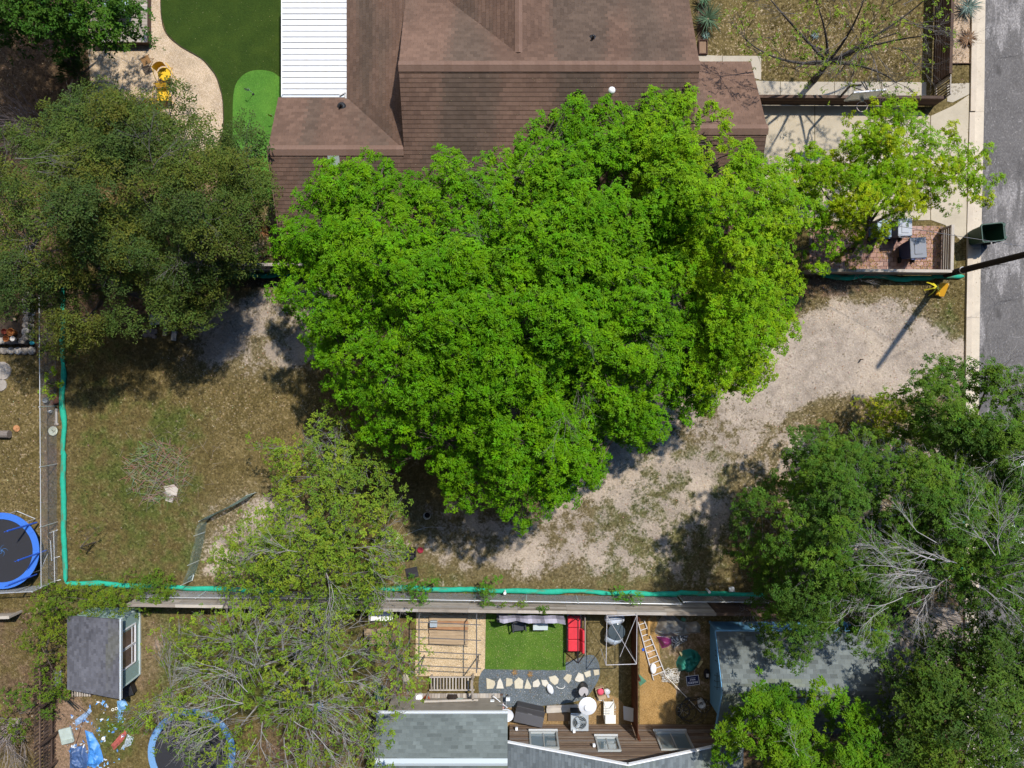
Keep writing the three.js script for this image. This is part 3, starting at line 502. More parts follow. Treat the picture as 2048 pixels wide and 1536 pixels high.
// garden shed bottom left
{
  seed(25);
  const h = thing('garden_shed', 'sage green garden shed with dark grey sloping shingle roof', 'shed');
  const sage = mat([0.3, 0.42, 0.38], { map: T.fine, rough: 0.8 }), x1 = -18.34;
  part(h, 'wall', (() => { const sh = new THREE.Shape([[-20.8, 0], [x1, 0], [x1, 2.12], [-20.8, 1.42]].map((q) => new THREE.Vector2(q[0], q[1]))); return new THREE.ExtrudeGeometry(sh, { depth: 3.25, bevelEnabled: false }).translate(0, 0, 11.02); })(), sage);
  for (let i = 0; i < 9; i++) if (i < 2 || i > 6) part(h, 'wall_board', box(0.025, 2.0, 0.36, x1 + 0.012, 1.05, 11.2 + i * 0.365 + (i > 6 ? 0.0 : 0)), sage);
  const f = (x, z) => V(x, 1.52 + (x + 20.97) * 0.277, z), base = [0.135, 0.135, 0.15], ms = shingleMats(base);
  roofSlope(h, [f(-20.97, 10.92), f(-18.06, 10.84), f(-18.06, 14.5), f(-20.97, 14.4)], { colour: greyColour(base, 0.4), under: mat([0.09, 0.09, 0.1]), mats: ms, exposure: 0.14, width: 0.2, gap: 0.008, single: 300 });
  part(h, 'fascia', [box(0.04, 0.16, 3.72, -18.03, 2.26, 12.67), box(0.03, 0.05, 3.72, -17.995, 2.36, 12.67)], mat([0.62, 0.68, 0.68], { rough: 0.6 }));
  const white = mat([0.72, 0.71, 0.7], { rough: 0.6 }), pane = mat([0.085, 0.06, 0.055], { phys: true, rough: 0.12, clearcoat: 0.5 });
  for (const z0 of [11.62, 12.57]) {
    const w = part(h, 'window', box(0.02, 1.36, 0.9, x1 + 0.01, 1.2, z0 + 0.45), pane);
    part(w, 'window_frame', [box(0.06, 0.07, 0.95, x1 + 0.03, 0.5, z0 + 0.45), box(0.06, 0.07, 0.95, x1 + 0.03, 1.88, z0 + 0.45), box(0.06, 1.32, 0.06, x1 + 0.03, 1.19, z0), box(0.06, 1.32, 0.06, x1 + 0.03, 1.19, z0 + 0.91)], white);
    part(w, 'glazing_bar', [box(0.03, 0.04, 0.84, x1 + 0.02, 0.78, z0 + 0.45), box(0.03, 0.04, 0.84, x1 + 0.02, 1.62, z0 + 0.45)], white);
  }
  part(h, 'corner_trim', [box(0.07, 2.1, 0.07, x1 + 0.01, 1.06, 14.27), box(0.07, 2.1, 0.07, x1 + 0.01, 1.06, 11.0)], mat([0.5, 0.6, 0.56]));
  part(h, 'base_board', box(0.05, 0.14, 3.2, x1 + 0.03, 0.07, 12.64), mat([0.5, 0.55, 0.52]));
}
// ---------------------------------------------------------------- fences, socks, walls
const greyWood = [[0.47, 0.41, 0.34], [0.4, 0.345, 0.28], [0.53, 0.47, 0.39], [0.33, 0.28, 0.225], [0.44, 0.4, 0.35]].map((c) => mat(c, { map: T.wood, rough: 0.92, bump: 0.004 }));
const darkWood = [[0.14, 0.09, 0.065], [0.115, 0.075, 0.055], [0.165, 0.11, 0.08], [0.1, 0.068, 0.052]].map((c) => mat(c, { map: T.wood, rough: 0.92, bump: 0.004 }));
const galv = mat([0.62, 0.63, 0.63], { rough: 0.4, metal: 0.55 }), galvDull = mat([0.32, 0.33, 0.33], { rough: 0.55, metal: 0.4 });
// a fence of horizontal slats between two ground points
function slatFence(name, label, a, b, h, o = {}) {
  const { n = 7, bay = 2.4, gap = 0.012, wood = greyWood, cap = true, side = 1, group } = o; seed(names.size * 31 + 7);
  const d = b.clone().sub(a), L = d.length(), turn = Math.atan2(-d.z, d.x), f = thing(name, label, 'fence', a, turn, group), bays = Math.max(1, Math.round(L / bay)), w = L / bays, sh = (h - 0.08) / n;
  for (let i = 0; i < bays; i++) for (let k = 0; k < n; k++) part(f, 'slat', box(w - 0.006, sh - gap, 0.022, (i + 0.5) * w, 0.06 + (k + 0.5) * sh, side * (0.055 + rr(0, 0.006)), 0, 0, rr(-0.002, 0.002)), pick(wood));
  for (let i = 0; i <= bays; i++) part(f, 'post', box(0.09, h - 0.02, 0.09, clamp(i * w, 0.045, L - 0.045), h / 2, 0), pick(wood));
  if (cap) for (let i = 0; i < bays; i++) part(f, 'cap_rail', box(w - 0.006, 0.035, 0.14, (i + 0.5) * w, h + 0.0175, 0.01 * side), pick(wood));
  return f;
}
// vertical boards
function boardFence(name, label, a, b, h, o = {}) {
  const { w = 0.14, gap = 0.01, wood = greyWood, rail = 1, group, thick = 0.02, jag = 0.03, cap = false, lean = 0 } = o; seed(names.size * 31 + 9);
  const d = b.clone().sub(a), L = d.length(), turn = Math.atan2(-d.z, d.x), f = thing(name, label, 'fence', a, turn, group), n = Math.floor(L / (w + gap)), gs = [0, 1, 2].map((k) => boxUV(box(w, h, thick).translate(0, h / 2, 0))); gs.forEach((g) => { g.userData.uvd = 1; });
  for (let i = 0; i < n; i++) { const m = part(f, 'board', pick(gs), pick(wood)); m.position.set((i + 0.5) * (w + gap), 0, 0.03); m.scale.y = 1 + rr(-jag, jag); m.rotation.z = rr(-0.01, 0.01); m.rotation.x = lean; }
  for (const y of [0.3, h - 0.3]) part(f, 'rail', box(L, 0.08, 0.035, L / 2, y, -0.005), pick(wood));
  for (let i = 0, k = Math.max(1, Math.round(L / 2.4)); i <= k; i++) part(f, 'post', box(0.09, h - 0.05, 0.09, clamp(i / k * L, 0.045, L - 0.045), (h - 0.05) / 2, -0.07), pick(wood));
  if (cap) part(f, 'cap_rail', box(L, 0.035, 0.14, L / 2, h * (1 + jag) + 0.02, 0), pick(wood));
  return f;
}
function chainLink(name, label, pts, h, o = {}) {
  const { step = 0.07, post = 2.6, wire = 0.0035, railR = 0.022, m = galv } = o, f = thing(name, label, 'fence', pts[0]); const O = pts[0];
  for (let k = 0; k < pts.length - 1; k++) {
    const a = pts[k].clone().sub(O), b = pts[k + 1].clone().sub(O), L = a.distanceTo(b), at = (t, y) => a.clone().lerp(b, clamp(t)).setY(y), n = Math.max(1, Math.round(L / post)), s = new Soup();
    part(f, 'top_rail', bar(at(0, h), at(1, h), railR), m);
    for (let i = 0; i <= n; i++) { part(f, 'post', [bar(at(i / n, 0), at(i / n, h + 0.03), railR * 1.1), bar(at(i / n, h + 0.03), at(i / n, h + 0.06), railR * 1.4)], m); }
    const cells = Math.round(L / step), run = h / step;
    for (let i = -Math.round(run); i < cells; i++) for (const sg of [1, -1]) {
      let t0 = i / cells, t1 = (i + run) / cells, y0 = 0.03, y1 = h - 0.02; if (t1 <= 0 || t0 >= 1) continue;
      if (t0 < 0) { y0 = mix(y0, y1, -t0 / (t1 - t0)); t0 = 0; } if (t1 > 1) { y1 = mix(y0, y1, (1 - t0) / (t1 - t0)); t1 = 1; }
      limb(s, [at(t0, sg > 0 ? y0 : h - y0), at(t1, sg > 0 ? y1 : h - y1)], [wire, wire], 3);
    }
    const mm = part(f, 'wire_mesh', s.geo(), galvDull); mm.userData.kind = 'stuff';
  }
  return f;
}
// the timber fence along the bottom of the lot, in two straight runs
slatFence('timber_fence', 'weathered grey horizontal slat fence behind the shed and hackberry', P(292, 1188), P(752, 1196), 1.75, { n: 6, side: -1 });
slatFence('timber_fence', 'long weathered grey slat fence above the turf patch and red sofa', P(752, 1197), P(1412, 1206), 1.75, { n: 6, side: -1 });
slatFence('timber_fence', 'dark weathered fence end below the dark green ash', P(1414, 1207), P(1530, 1210), 1.6, { n: 6, side: -1, wood: darkWood });
chainLink('chain_link_fence', 'galvanised chain link fence in front of the long timber fence', [P(300, 1181), P(752, 1183.5), P(1352, 1194)], 1.15);
chainLink('chain_link_fence', 'low chain link fence with steel pipe rail below the dark ash', [P(1356, 1190), P(1520, 1191)], 1.1);
chainLink('chain_link_fence', 'chain link fence with thin pale top rail beside the trampoline yard and stone planter', [P(112, 580), P(116, 1160)], 1.25, { step: 0.09 });
chainLink('chain_link_fence', 'grey pipe and wire fence at the trampoline yard edge', [P(-60, 1178), P(96, 1170)], 1.1);
// green mesh fence loose in the lot
{
  const pts = curvePts(px([[512, 985], [470, 1010], [428, 1030], [414, 1045], [408, 1080], [396, 1130], [385, 1160]]), 40, false), O = pts[0].clone(), f = thing('wire_mesh_fence', 'sagging grey green wire mesh fence curving across the lawn corner', 'fence', O), s = new Soup(), h = 0.95;
  const q = pts.map((p) => p.clone().sub(O)), lean = (p, y) => V(p.x - 0.1 * y, y, p.z - 0.02 * y);
  for (let y = 0; y <= 24; y++) limb(s, q.map((p, i) => lean(p, y / 24 * h * (0.94 + 0.06 * Math.sin(i * 0.9)))), q.map(() => 0.003), 3);
  for (let i = 0; i < q.length - 1; i++) for (let k = 0; k < 4; k++) { const p = q[i].clone().lerp(q[i + 1], k / 4); limb(s, [lean(p, 0), lean(p, h * 0.97)], [0.003, 0.003], 3); }
  const m = part(f, 'wire_mesh', s.geo(), mat([0.17, 0.24, 0.2], { rough: 0.6 })); m.userData.kind = 'stuff';
  for (const i of [0, 16, 24, 32, 40]) part(f, 'post', bar(lean(q[i], 0), lean(q[i], h + 0.08), 0.015), mat([0.5, 0.55, 0.52], { rough: 0.5 }));
  part(f, 'gathered_end', tube([V(q[40].x, 0.05, q[40].z), V(q[40].x + 0.1, 0.12, q[40].z - 0.3), V(q[40].x - 0.1, 0.2, q[40].z - 0.1), V(q[40].x, 0.3, q[40].z - 0.25)], 0.035, 20, 5), mat([0.55, 0.6, 0.58], { rough: 0.5 }));
}
// teal erosion socks lying round the lot
const sockTex = tex(512, 512, (u, v) => { const d = smooth(0.5, 0.72, fbm(u * 5, v * 4, 4, 4, 117)), k = 0.55 + 0.3 * fbm(u * 8, v * 16, 4, 8, 111) + 0.1 * ((Math.floor(u * 64) + Math.floor(v * 64)) % 2) + 0.15 * fbm(u * 30, v * 6, 3, 6, 113); return [k * mix(0.03, 0.12, d), k * mix(0.44, 0.25, d), k * mix(0.28, 0.14, d)]; }, 1.2, 2.4);
const sockM = mat([0.85, 0.85, 0.85], { map: sockTex, rough: 0.8, bump: 0.015 });
function sock(label, list, r = 0.135) {
  seed(names.size * 17 + 3); const ctrl = []; for (let i = 0; i < list.length - 1; i++) { const a = P(...list[i]), b = P(...list[i + 1]), n = Math.max(1, Math.round(a.distanceTo(b) / 0.9)); for (let k = 0; k < n; k++) ctrl.push(a.clone().lerp(b, k / n).add(V(rr(-0.05, 0.05), 0, rr(-0.05, 0.05)))); } ctrl.push(P(...list[list.length - 1]));
  const c = new THREE.CatmullRomCurve3(ctrl), N = Math.round(c.getLength() / 0.09), O = ctrl[0].clone(), s = new Soup(), pts = [], rad = [];
  for (let i = 0; i <= N; i++) { const t = i / N, p = c.getPointAt(t).sub(O), k = 0.86 + 0.5 * (fbm(i * 0.11, names.size, 3) - 0.4) + 0.04 * Math.sin(i * 0.8), e = Math.min(1, 0.25 + Math.min(i, N - i) * 0.3); p.y = r * 0.72; pts.push(p); rad.push(r * k * e); }
  limb(s, pts, rad, 12); const g = s.geo(), u = g.attributes.uv; for (let i = 0; i < u.count; i++) u.setX(i, u.getX(i) * 1.7); g.scale(1, 0.82, 1);
  return solo('erosion_sock', label, 'erosion sock', g, sockM, O, 0, 'teal erosion socks round the lot');
}
sock('teal erosion control sock running along the chain link fence past the sapling twigs', [[127, 562], [129, 600], [128, 680], [126, 720], [129, 752], [127, 800], [129, 850], [127, 915]]);
sock('teal erosion control sock between the brush pile lawn and the trampoline yard', [[131, 900], [129, 960], [130, 1030], [131, 1090], [134, 1140], [133, 1164]]);
sock('teal erosion control sock lying below the brush pile lawn', [[134, 1166], [200, 1167], [290, 1170], [380, 1175], [470, 1180], [560, 1182]]);
sock('teal erosion control sock in front of the long timber fence', [[740, 1178], [820, 1176], [900, 1177], [990, 1180], [1080, 1184], [1140, 1181], [1220, 1184], [1300, 1186], [1362, 1188]]);
sock('teal erosion control sock end beneath the dark ash by the fence', [[1352, 1184], [1440, 1188], [1530, 1188]]);
sock('teal erosion control sock under the oaks below the brown house', [[440, 553], [500, 551], [560, 550]]);
sock('short teal sock piece crossing beneath the brown house corner', [[552, 551], [640, 550]]);
sock('teal erosion control sock below the bin pad fence', [[1636, 549], [1690, 556], [1760, 551], [1800, 558], [1868, 557]]);
sock('short teal sock end overlapping beside the yellow sign', [[1862, 553], [1890, 552], [1926, 553]]);
sock('teal erosion control sock beside the kerb under the ash trees', [[1919, 830], [1922, 930], [1920, 1000], [1922, 1060], [1921, 1160]]);
// fence behind the brown house
boardFence('board_fence', 'grey board fence between the lot and the brown house garden', P(420, 541), P(640, 539), 1.5, { cap: true });
chainLink('chain_link_fence', 'thin wire fence above the sock near the brown house corner', [P(420, 546), P(600, 545)], 1.0, { wire: 0.003, step: 0.1 });
// bin pad enclosure
slatFence('bin_enclosure_fence', 'low grey plank fence along the bottom of the brick bin pad', P(1600, 546), P(1880, 548), 0.95, { n: 4, bay: 2.0, side: 1 });
slatFence('bin_enclosure_fence', 'brown slatted fence end standing between the bins and the kerb', P(1879, 547), P(1881, 458), 0.95, { n: 5, bay: 2.3, side: 1, gap: 0.05 });
// front yard fence and steps
slatFence('front_yard_fence', 'dark brown slatted fence along the driveway edge', P(1500, 208), P(1868, 210), 0.95, { n: 5, bay: 2.2, wood: darkWood, side: 1 });
slatFence('front_yard_fence', 'tall dark slatted fence between the front lawn and the kerb bed', P(1866, 172), P(1872, -40), 1.4, { n: 7, bay: 2.2, wood: darkWood, side: -1, gap: 0.03 });
{
  const f = thing('front_gate', 'timber slatted gate with light edges beside the front walk', 'gate', P(1868, 172)); seed(77);
  for (let i = 0; i < 6; i++) part(f, 'slat', box(0.06, 1.25, 0.03, -0.35 + i * 0.13, 0.64, 0.0).rotateY(0), pick(i % 2 ? greyWood : darkWood));
  part(f, 'gate_frame', [box(0.9, 0.07, 0.05, -0.02, 1.26, 0.03), box(0.9, 0.07, 0.05, -0.02, 0.12, 0.03), box(0.07, 1.3, 0.05, 0.42, 0.66, 0.03), box(0.07, 1.3, 0.05, -0.45, 0.66, 0.03)], greyWood[0]); f.rotation.y = Math.PI / 2; f.position.z += 0.45;
}
boardFence('rust_fence', 'tall rusty brown board fence dividing the turf yard from the gravel path', P(1264, 1216), P(1264.5, 1449), 1.75, { wood: [[0.13, 0.045, 0.022], [0.11, 0.04, 0.02], [0.15, 0.055, 0.027]].map((c) => mat(c, { map: T.wood, rough: 0.85 })), w: 0.2, gap: 0.002, jag: 0.004 });
// dark slatted fence bottom left
{
  const f = thing('slatted_fence', 'dark brown leaning picket fence beside the green shed', 'fence', P(112, 1330)); seed(78);
  const L = 5.2; for (let i = 0; i < 30; i++) part(f, 'picket', box(0.02, 1.5, 0.1, -0.04, 0.75, i * 0.178 - 0.4, rr(-0.15, 0.15), 0, rr(0.02, 0.08)), pick(darkWood));
  for (const y of [0.35, 1.2]) part(f, 'rail', box(0.05, 0.09, L, 0.02, y, L / 2 - 0.45), pick(darkWood));
  for (const z of [-0.35, 1.5, 3.3, 4.7]) part(f, 'post', box(0.1, 1.4, 0.1, 0.08, 0.7, z), pick(darkWood));
}
slatFence('timber_fence', 'old grey plank fence at the yard edge beyond the vines', P(-60, 1225), P(45, 1222), 0.9, { n: 4 });
// ---------------------------------------------------------------- trees and shrubs
// a sprig of leaflets around a short stalk; leaflet folded along its midrib
function sprig(kind, s0) {
  seed(s0); const s = new Soup(), C = [1, 1, 1];
  const leaf = (o, dir, up, L, W) => {
    const side = dir.clone().cross(up).normalize(), n = side.clone().cross(dir).normalize();
    const tip = o.clone().addScaledVector(dir, L).addScaledVector(n, -0.18 * L), m = o.clone().addScaledVector(dir, 0.45 * L);
    const a = m.clone().addScaledVector(side, W / 2).addScaledVector(n, 0.12 * W), b = m.clone().addScaledVector(side, -W / 2).addScaledVector(n, 0.12 * W);
    s.tri(o, a, tip, C); s.tri(o, tip, b, C);
  };
  const N = { ash: 9, oak: 11, elm: 9, fine: 12, blade: 9 }[kind];
  for (let i = 0; i < N; i++) {
    const a = i / N * Math.PI * 2 + rr(-0.3, 0.3);
    if (kind === 'ash') leaf(V(Math.cos(a) * 0.015, rr(-0.02, 0.04), Math.sin(a) * 0.015), V(Math.cos(a), rr(-0.35, 0.55), Math.sin(a)).normalize(), V(0, 1, 0), rr(0.12, 0.19), rr(0.045, 0.07));
    if (kind === 'oak') leaf(V(rr(-0.1, 0.1), rr(-0.05, 0.06), rr(-0.1, 0.1)), V(Math.cos(a), rr(-0.7, 0.7), Math.sin(a)).normalize(), V(rr(-0.5, 0.5), 1, rr(-0.5, 0.5)).normalize(), rr(0.06, 0.1), rr(0.03, 0.045));
    if (kind === 'elm') leaf(V(rr(-0.11, 0.11), rr(-0.05, 0.06), rr(-0.11, 0.11)), V(Math.cos(a), rr(-0.5, 0.5), Math.sin(a)).normalize(), V(rr(-0.4, 0.4), 1, rr(-0.4, 0.4)).normalize(), rr(0.075, 0.12), rr(0.05, 0.075));
    if (kind === 'fine') leaf(V(rr(-0.12, 0.12), rr(-0.06, 0.06), rr(-0.12, 0.12)), V(Math.cos(a), rr(-0.5, 0.4), Math.sin(a)).normalize(), V(rr(-0.3, 0.3), 1, rr(-0.3, 0.3)).normalize(), rr(0.1, 0.16), rr(0.02, 0.034));
    if (kind === 'blade') leaf(V(Math.cos(a) * 0.02, 0, Math.sin(a) * 0.02), V(Math.cos(a) * rr(0.3, 0.9), 1, Math.sin(a) * rr(0.3, 0.9)).normalize(), V(Math.cos(a), 0.2, Math.sin(a)), rr(0.07, 0.15), 0.014);
  }
  return s.geo();
}
const SPRIG = { ash: sprig('ash', 1), oak: sprig('oak', 2), elm: sprig('elm', 3), fine: sprig('fine', 4), blade: sprig('blade', 5) };
const leafM = new THREE.MeshPhysicalMaterial({ color: 0xffffff, roughness: 0.62, transmission: 0.22, thickness: 0, side: THREE.DoubleSide, specularIntensity: 0.25 });
const dryM = new THREE.MeshStandardMaterial({ color: 0xffffff, roughness: 0.9, side: THREE.DoubleSide });
const barkM = (c) => mat(c, { map: T.bark, rough: 0.95, bump: 0.01 });
function foliage(parent, name, geo, list, material = leafM) {        // list of {p, q, s, c}
  const im = new THREE.InstancedMesh(geo, material, list.length), m = new THREE.Matrix4(), c = new THREE.Color();
  list.forEach((e, i) => { m.compose(e.p, e.q, V(e.s, e.s, e.s)); im.setMatrixAt(i, m); im.setColorAt(i, c.setRGB(e.c[0], e.c[1], e.c[2])); });
  im.name = name; im.userData.kind = 'stuff'; im.castShadow = im.receiveShadow = true; parent.add(im); return im;
}
const UP = V(0, 1, 0);
function facing(n) { const q = new THREE.Quaternion().setFromUnitVectors(UP, n); return q.multiply(new THREE.Quaternion().setFromAxisAngle(UP, R() * 6.283)); }
const bend = (a, b, sag, n = 4) => { const m = a.clone().lerp(b, 0.5).add(V(rr(-1, 1), rr(-0.4, 0.9), rr(-1, 1)).multiplyScalar(sag * a.distanceTo(b))), out = []; for (let i = 0; i <= n; i++) { const t = i / n; out.push(a.clone().multiplyScalar((1 - t) * (1 - t)).addScaledVector(m, 2 * t * (1 - t)).addScaledVector(b, t * t)); } return out; };
// bare forking branch
function fork(s, a, dir, L, r, depth, spread = 0.55, col) {
  const b = a.clone().addScaledVector(dir, L), pts = bend(a, b, 0.1, 3); limb(s, pts, [r, r * 0.88, r * 0.78, r * 0.66], depth > 2 ? 5 : 4, col);
  if (depth <= 0) return;
  const n = depth > 2 ? 3 : 2 + (R() < 0.5 ? 1 : 0);
  for (let i = 0; i < n; i++) { const d = dir.clone().add(V(rr(-1, 1), rr(-0.6, 0.8), rr(-1, 1)).multiplyScalar(spread)).normalize(); fork(s, pts[i === 0 ? 3 : pick([1, 2, 3])], d, L * rr(0.55, 0.85), r * 0.6, depth - 1, spread, col); }
}
let treeCount = 0;
function tree(o) {
  const { name = 'tree', label, group, poly, base, top, edge, spacing = 46, per = 60, kind = 'ash', leafScale = 1, colours, bark = [0.16, 0.13, 0.1], r0 = 0.22, gaps = 0.12, clump = 0.6, flat = 0.75, limbs = 7, twigs = 3, twigCol, dead = 0, deadCol = [0.5, 0.47, 0.44], cat = 'tree', under = 0.35, forkAt = 0.3, droop = 0.2, stretch = 0.35, s = 0 } = o;
  seed(1000 + 77 * (++treeCount) + s);
  const xs = poly.map((p) => p[0]), ys = poly.map((p) => p[1]), x0 = Math.min(...xs), x1 = Math.max(...xs), y0 = Math.min(...ys), y1 = Math.max(...ys);
  const B = P(base[0], base[1], 0), g = thing(name, label, cat, V(B.x, 0, B.z), 0, group);
  const centres = []; let maxD = 0; const cell = new Map();
  for (let k = 0, tries = (x1 - x0) * (y1 - y0) / (spacing * spacing) * 14; k < tries; k++) {
    const x = rr(x0, x1), y = rr(y0, y1); if (!inPoly(poly, x, y)) continue;
    const ci = Math.floor(x / spacing), cj = Math.floor(y / spacing); let ok = true;
    for (let j = -1; j <= 1 && ok; j++) for (let i = -1; i <= 1 && ok; i++) for (const q of cell.get((ci + i) + ',' + (cj + j)) ?? []) if (Math.hypot(q[0] - x, q[1] - y) < spacing * 0.8) { ok = false; break; }
    if (!ok) continue; const key = ci + ',' + cj; if (!cell.has(key)) cell.set(key, []); const d = edgeDist(poly, x, y); maxD = Math.max(maxD, d); const e = [x, y, d]; cell.get(key).push(e);
    if (fbm(x / 55 + s, y / 55, 3, 256, 5 + treeCount) < 0.33 + gaps && d > 18) continue; centres.push(e);
  }
  const clumps = centres.map(([x, y, d]) => {
    const t = Math.pow(clamp(d / maxD), 0.55), h = edge + (top - edge) * t * (0.8 + 0.4 * fbm(x / 90 + 7, y / 90, 2, 256, treeCount)) + rr(-0.95, 0.75), hh = Math.min(h, top + 0.6);
    const m = FOCAL / (CAMERA_HEIGHT - hh); return { p: P(x, y, hh).sub(g.position), r: Math.min(clump * rr(0.75, 1.3), (d + 14) / m), t, hue: fbm(x / 60, y / 60, 2, 256, 31) };
  });
  const lower = []; for (const c of clumps) if (R() < under) lower.push({ p: c.p.clone().multiplyScalar(0.94).add(V(rr(-0.4, 0.4), -rr(0.9, 1.8) - c.p.y * 0.06 * 0, rr(-0.4, 0.4))), r: c.r * 1.1, t: c.t, hue: c.hue, low: true });
  const list = [], centre = clumps.reduce((a, c) => a.add(c.p), V(0, 0, 0)).multiplyScalar(1 / Math.max(1, clumps.length));
  for (const c of clumps.concat(lower)) {
    const out = c.p.clone().sub(centre).setY(0), far = out.length(); out.normalize(); const n = Math.round(per * (c.r / clump) ** 2 * (c.low ? 0.45 : 1) * rr(0.8, 1.2));
    const col0 = colours[Math.min(colours.length - 1, Math.floor((clamp(c.hue * 1.7 - 0.35) * 0.8 + 0.2 * R()) * colours.length))];
    for (let i = 0; i < n; i++) {
      const a = R() * 6.283, z = rr(-0.25, 1), q = Math.sqrt(Math.max(0, 1 - z * z)), rad = c.r * Math.pow(R(), 0.33);
      const d = V(Math.cos(a) * q, z, Math.sin(a) * q), p = c.p.clone().add(V(d.x * rad, d.y * rad * flat, d.z * rad)).addScaledVector(out, Math.abs(rad) * 0.25 * rr(0, 1));
      p.addScaledVector(out, d.dot(out) * rad * stretch); p.y -= droop * rad * rad * (far > 2 ? 1 : 0.3);
      const nrm = d.clone().multiplyScalar(0.55).add(V(rr(-0.5, 0.5), 0.75, rr(-0.5, 0.5))).addScaledVector(out, 0.2).normalize(), k = rr(0.78, 1.22), yel = rr(0.85, 1.2);
      list.push({ p, q: facing(nrm), s: leafScale * rr(0.55, 1.3), c: [col0[0] * k * yel, col0[1] * k, col0[2] * k] });
    }
  }
  // wood
  const w = new Soup(), C = [1, 1, 1], T0 = V(0, 0, 0), fk = centre.clone().multiplyScalar(forkAt); fk.y = Math.max(1.2, top * forkAt);
  limb(w, bend(T0, fk, 0.04, 5), [1.25, 1.02, 0.95, 0.9, 0.85, 0.8].map((k) => k * r0), 9, C);
  if (clumps.length) {
    const K = Math.min(limbs, clumps.length), seeds = []; for (let k = 0; k < K; k++) seeds.push(clumps[Math.floor((k + R()) / K * clumps.length)].p.clone());
    let own = [];
    for (let it = 0; it < 4; it++) { own = seeds.map(() => []); for (const c of clumps) { let b = 0, bd = 1e9; seeds.forEach((q, i) => { const dd = q.distanceToSquared(c.p); if (dd < bd) { bd = dd; b = i; } }); own[b].push(c); } own.forEach((l, i) => { if (l.length) { seeds[i].set(0, 0, 0); l.forEach((c) => seeds[i].add(c.p)); seeds[i].multiplyScalar(1 / l.length); } }); }
    seeds.forEach((q, i) => {
      if (!own[i].length) return; const end = q.clone(); end.y -= 0.5; const L = bend(fk, end, 0.12, 7), rad = L.map((_, k) => r0 * mix(0.55, 0.14, k / 7)); limb(w, L, rad, 7, C);
      for (const c of own[i]) {
        let bi = 2, bd = 1e9; for (let k = 2; k < L.length; k++) { const dd = L[k].distanceTo(c.p) + (7 - k) * 0.1; if (dd < bd) { bd = dd; bi = k; } }
        const tip = c.p.clone(); tip.y += 0.1; const b = bend(L[bi], tip, 0.1, 4), rb = Math.min(rad[bi] * 0.7, 0.045); limb(w, b, [rb, rb * 0.8, rb * 0.6, rb * 0.45, rb * 0.3], 4, C);
        for (let t = 0; t < twigs; t++) { const d = V(rr(-1, 1), rr(-0.1, 0.7), rr(-1, 1)).normalize(); limb(w, bend(b[3 - (t % 2)], c.p.clone().addScaledVector(d, c.r * rr(0.6, 1.05)), 0.12, 3), [0.013, 0.01, 0.008, 0.005], 3, C); }
      }
    });
  }
  const tr = part(g, 'trunk', w.geo(), barkM(bark));
  if (dead && clumps.length) {
    for (let i = 0; i < dead; i++) {
      const ds = new Soup(), c = clumps[Math.floor(R() * clumps.length)].p, from = fk.clone().lerp(c, 0.55), d = c.clone().sub(fk).setY(rr(0, 1.5)).normalize();
      from.y = c.y + (dead > 30 ? 0.7 : 0.35); fork(ds, from, d, rr(0.6, 1.1), 0.017, 4, 0.6, [1, 1, 1]); part(g, 'dead_branch', ds.geo(), barkM(deadCol));
    }
  }
  if (list.length) foliage(g, 'crown', SPRIG[kind], list);
  g.userData.sprigs = undefined; delete g.userData.sprigs;
  return { g, list, clumps };
}
let sprigTotal = 0;
const addTree = (o) => { const t = tree(o); sprigTotal += t.list.length; return t; };
// the large bright tree in the middle of the lot, and the yellower one grown into it
addTree({ name: 'shade_tree', label: 'very large dense bright green tree in the middle of the vacant lot', base: [1075, 640], top: 10.5, edge: 5.2, spacing: 34, per: 62, clump: 0.62, kind: 'ash', leafScale: 0.98, r0: 0.36, limbs: 12, gaps: 0.04, under: 0.55, dead: 10, deadCol: [0.24, 0.22, 0.19],
  colours: [[0.082, 0.22, 0.001], [0.095, 0.24, 0.001], [0.112, 0.262, 0.001], [0.088, 0.23, 0.001]],
  poly: [[1133, 200], [1160, 203], [1172, 245], [1200, 205], [1222, 190], [1252, 235], [1275, 260], [1290, 205], [1330, 200], [1350, 280], [1400, 360], [1430, 450], [1440, 560], [1425, 650], [1400, 740], [1395, 825], [1330, 860], [1285, 888], [1240, 880], [1195, 855], [1208, 905], [1195, 960], [1150, 990], [1100, 1000], [1075, 1045], [1030, 1050], [1000, 1000], [950, 1005], [905, 1015], [890, 955], [845, 900], [800, 930], [780, 885], [735, 870], [715, 840], [690, 800], [660, 760], [640, 720], [620, 680], [610, 625], [560, 610], [548, 570], [560, 520], [552, 480], [575, 440], [590, 405], [640, 360], [665, 320], [700, 330], [735, 308], [775, 320], [785, 360], [840, 355], [872, 340], [878, 298], [915, 320], [935, 300], [985, 320], [1005, 310], [1035, 300], [1045, 262], [1085, 235], [1120, 240]] });
addTree({ name: 'shade_tree', label: 'tall yellowish green tree grown into the large tree beside the driveway', base: [1440, 600], top: 9.6, edge: 5.0, spacing: 33, per: 62, clump: 0.6, kind: 'ash', leafScale: 0.88, r0: 0.26, limbs: 8, gaps: 0.01, under: 0.5,
  colours: [[0.125, 0.27, 0.002], [0.15, 0.3, 0.002], [0.195, 0.335, 0.003], [0.135, 0.28, 0.002]],
  poly: [[1295, 200], [1325, 185], [1385, 188], [1400, 215], [1445, 215], [1460, 262], [1455, 300], [1500, 295], [1520, 330], [1555, 330], [1580, 370], [1625, 375], [1640, 430], [1655, 470], [1678, 495], [1650, 515], [1640, 540], [1590, 560], [1580, 600], [1590, 655], [1560, 690], [1545, 735], [1515, 770], [1500, 795], [1470, 765], [1440, 785], [1410, 825], [1385, 780], [1360, 700], [1380, 600], [1330, 480], [1270, 400], [1245, 330], [1270, 260]] });
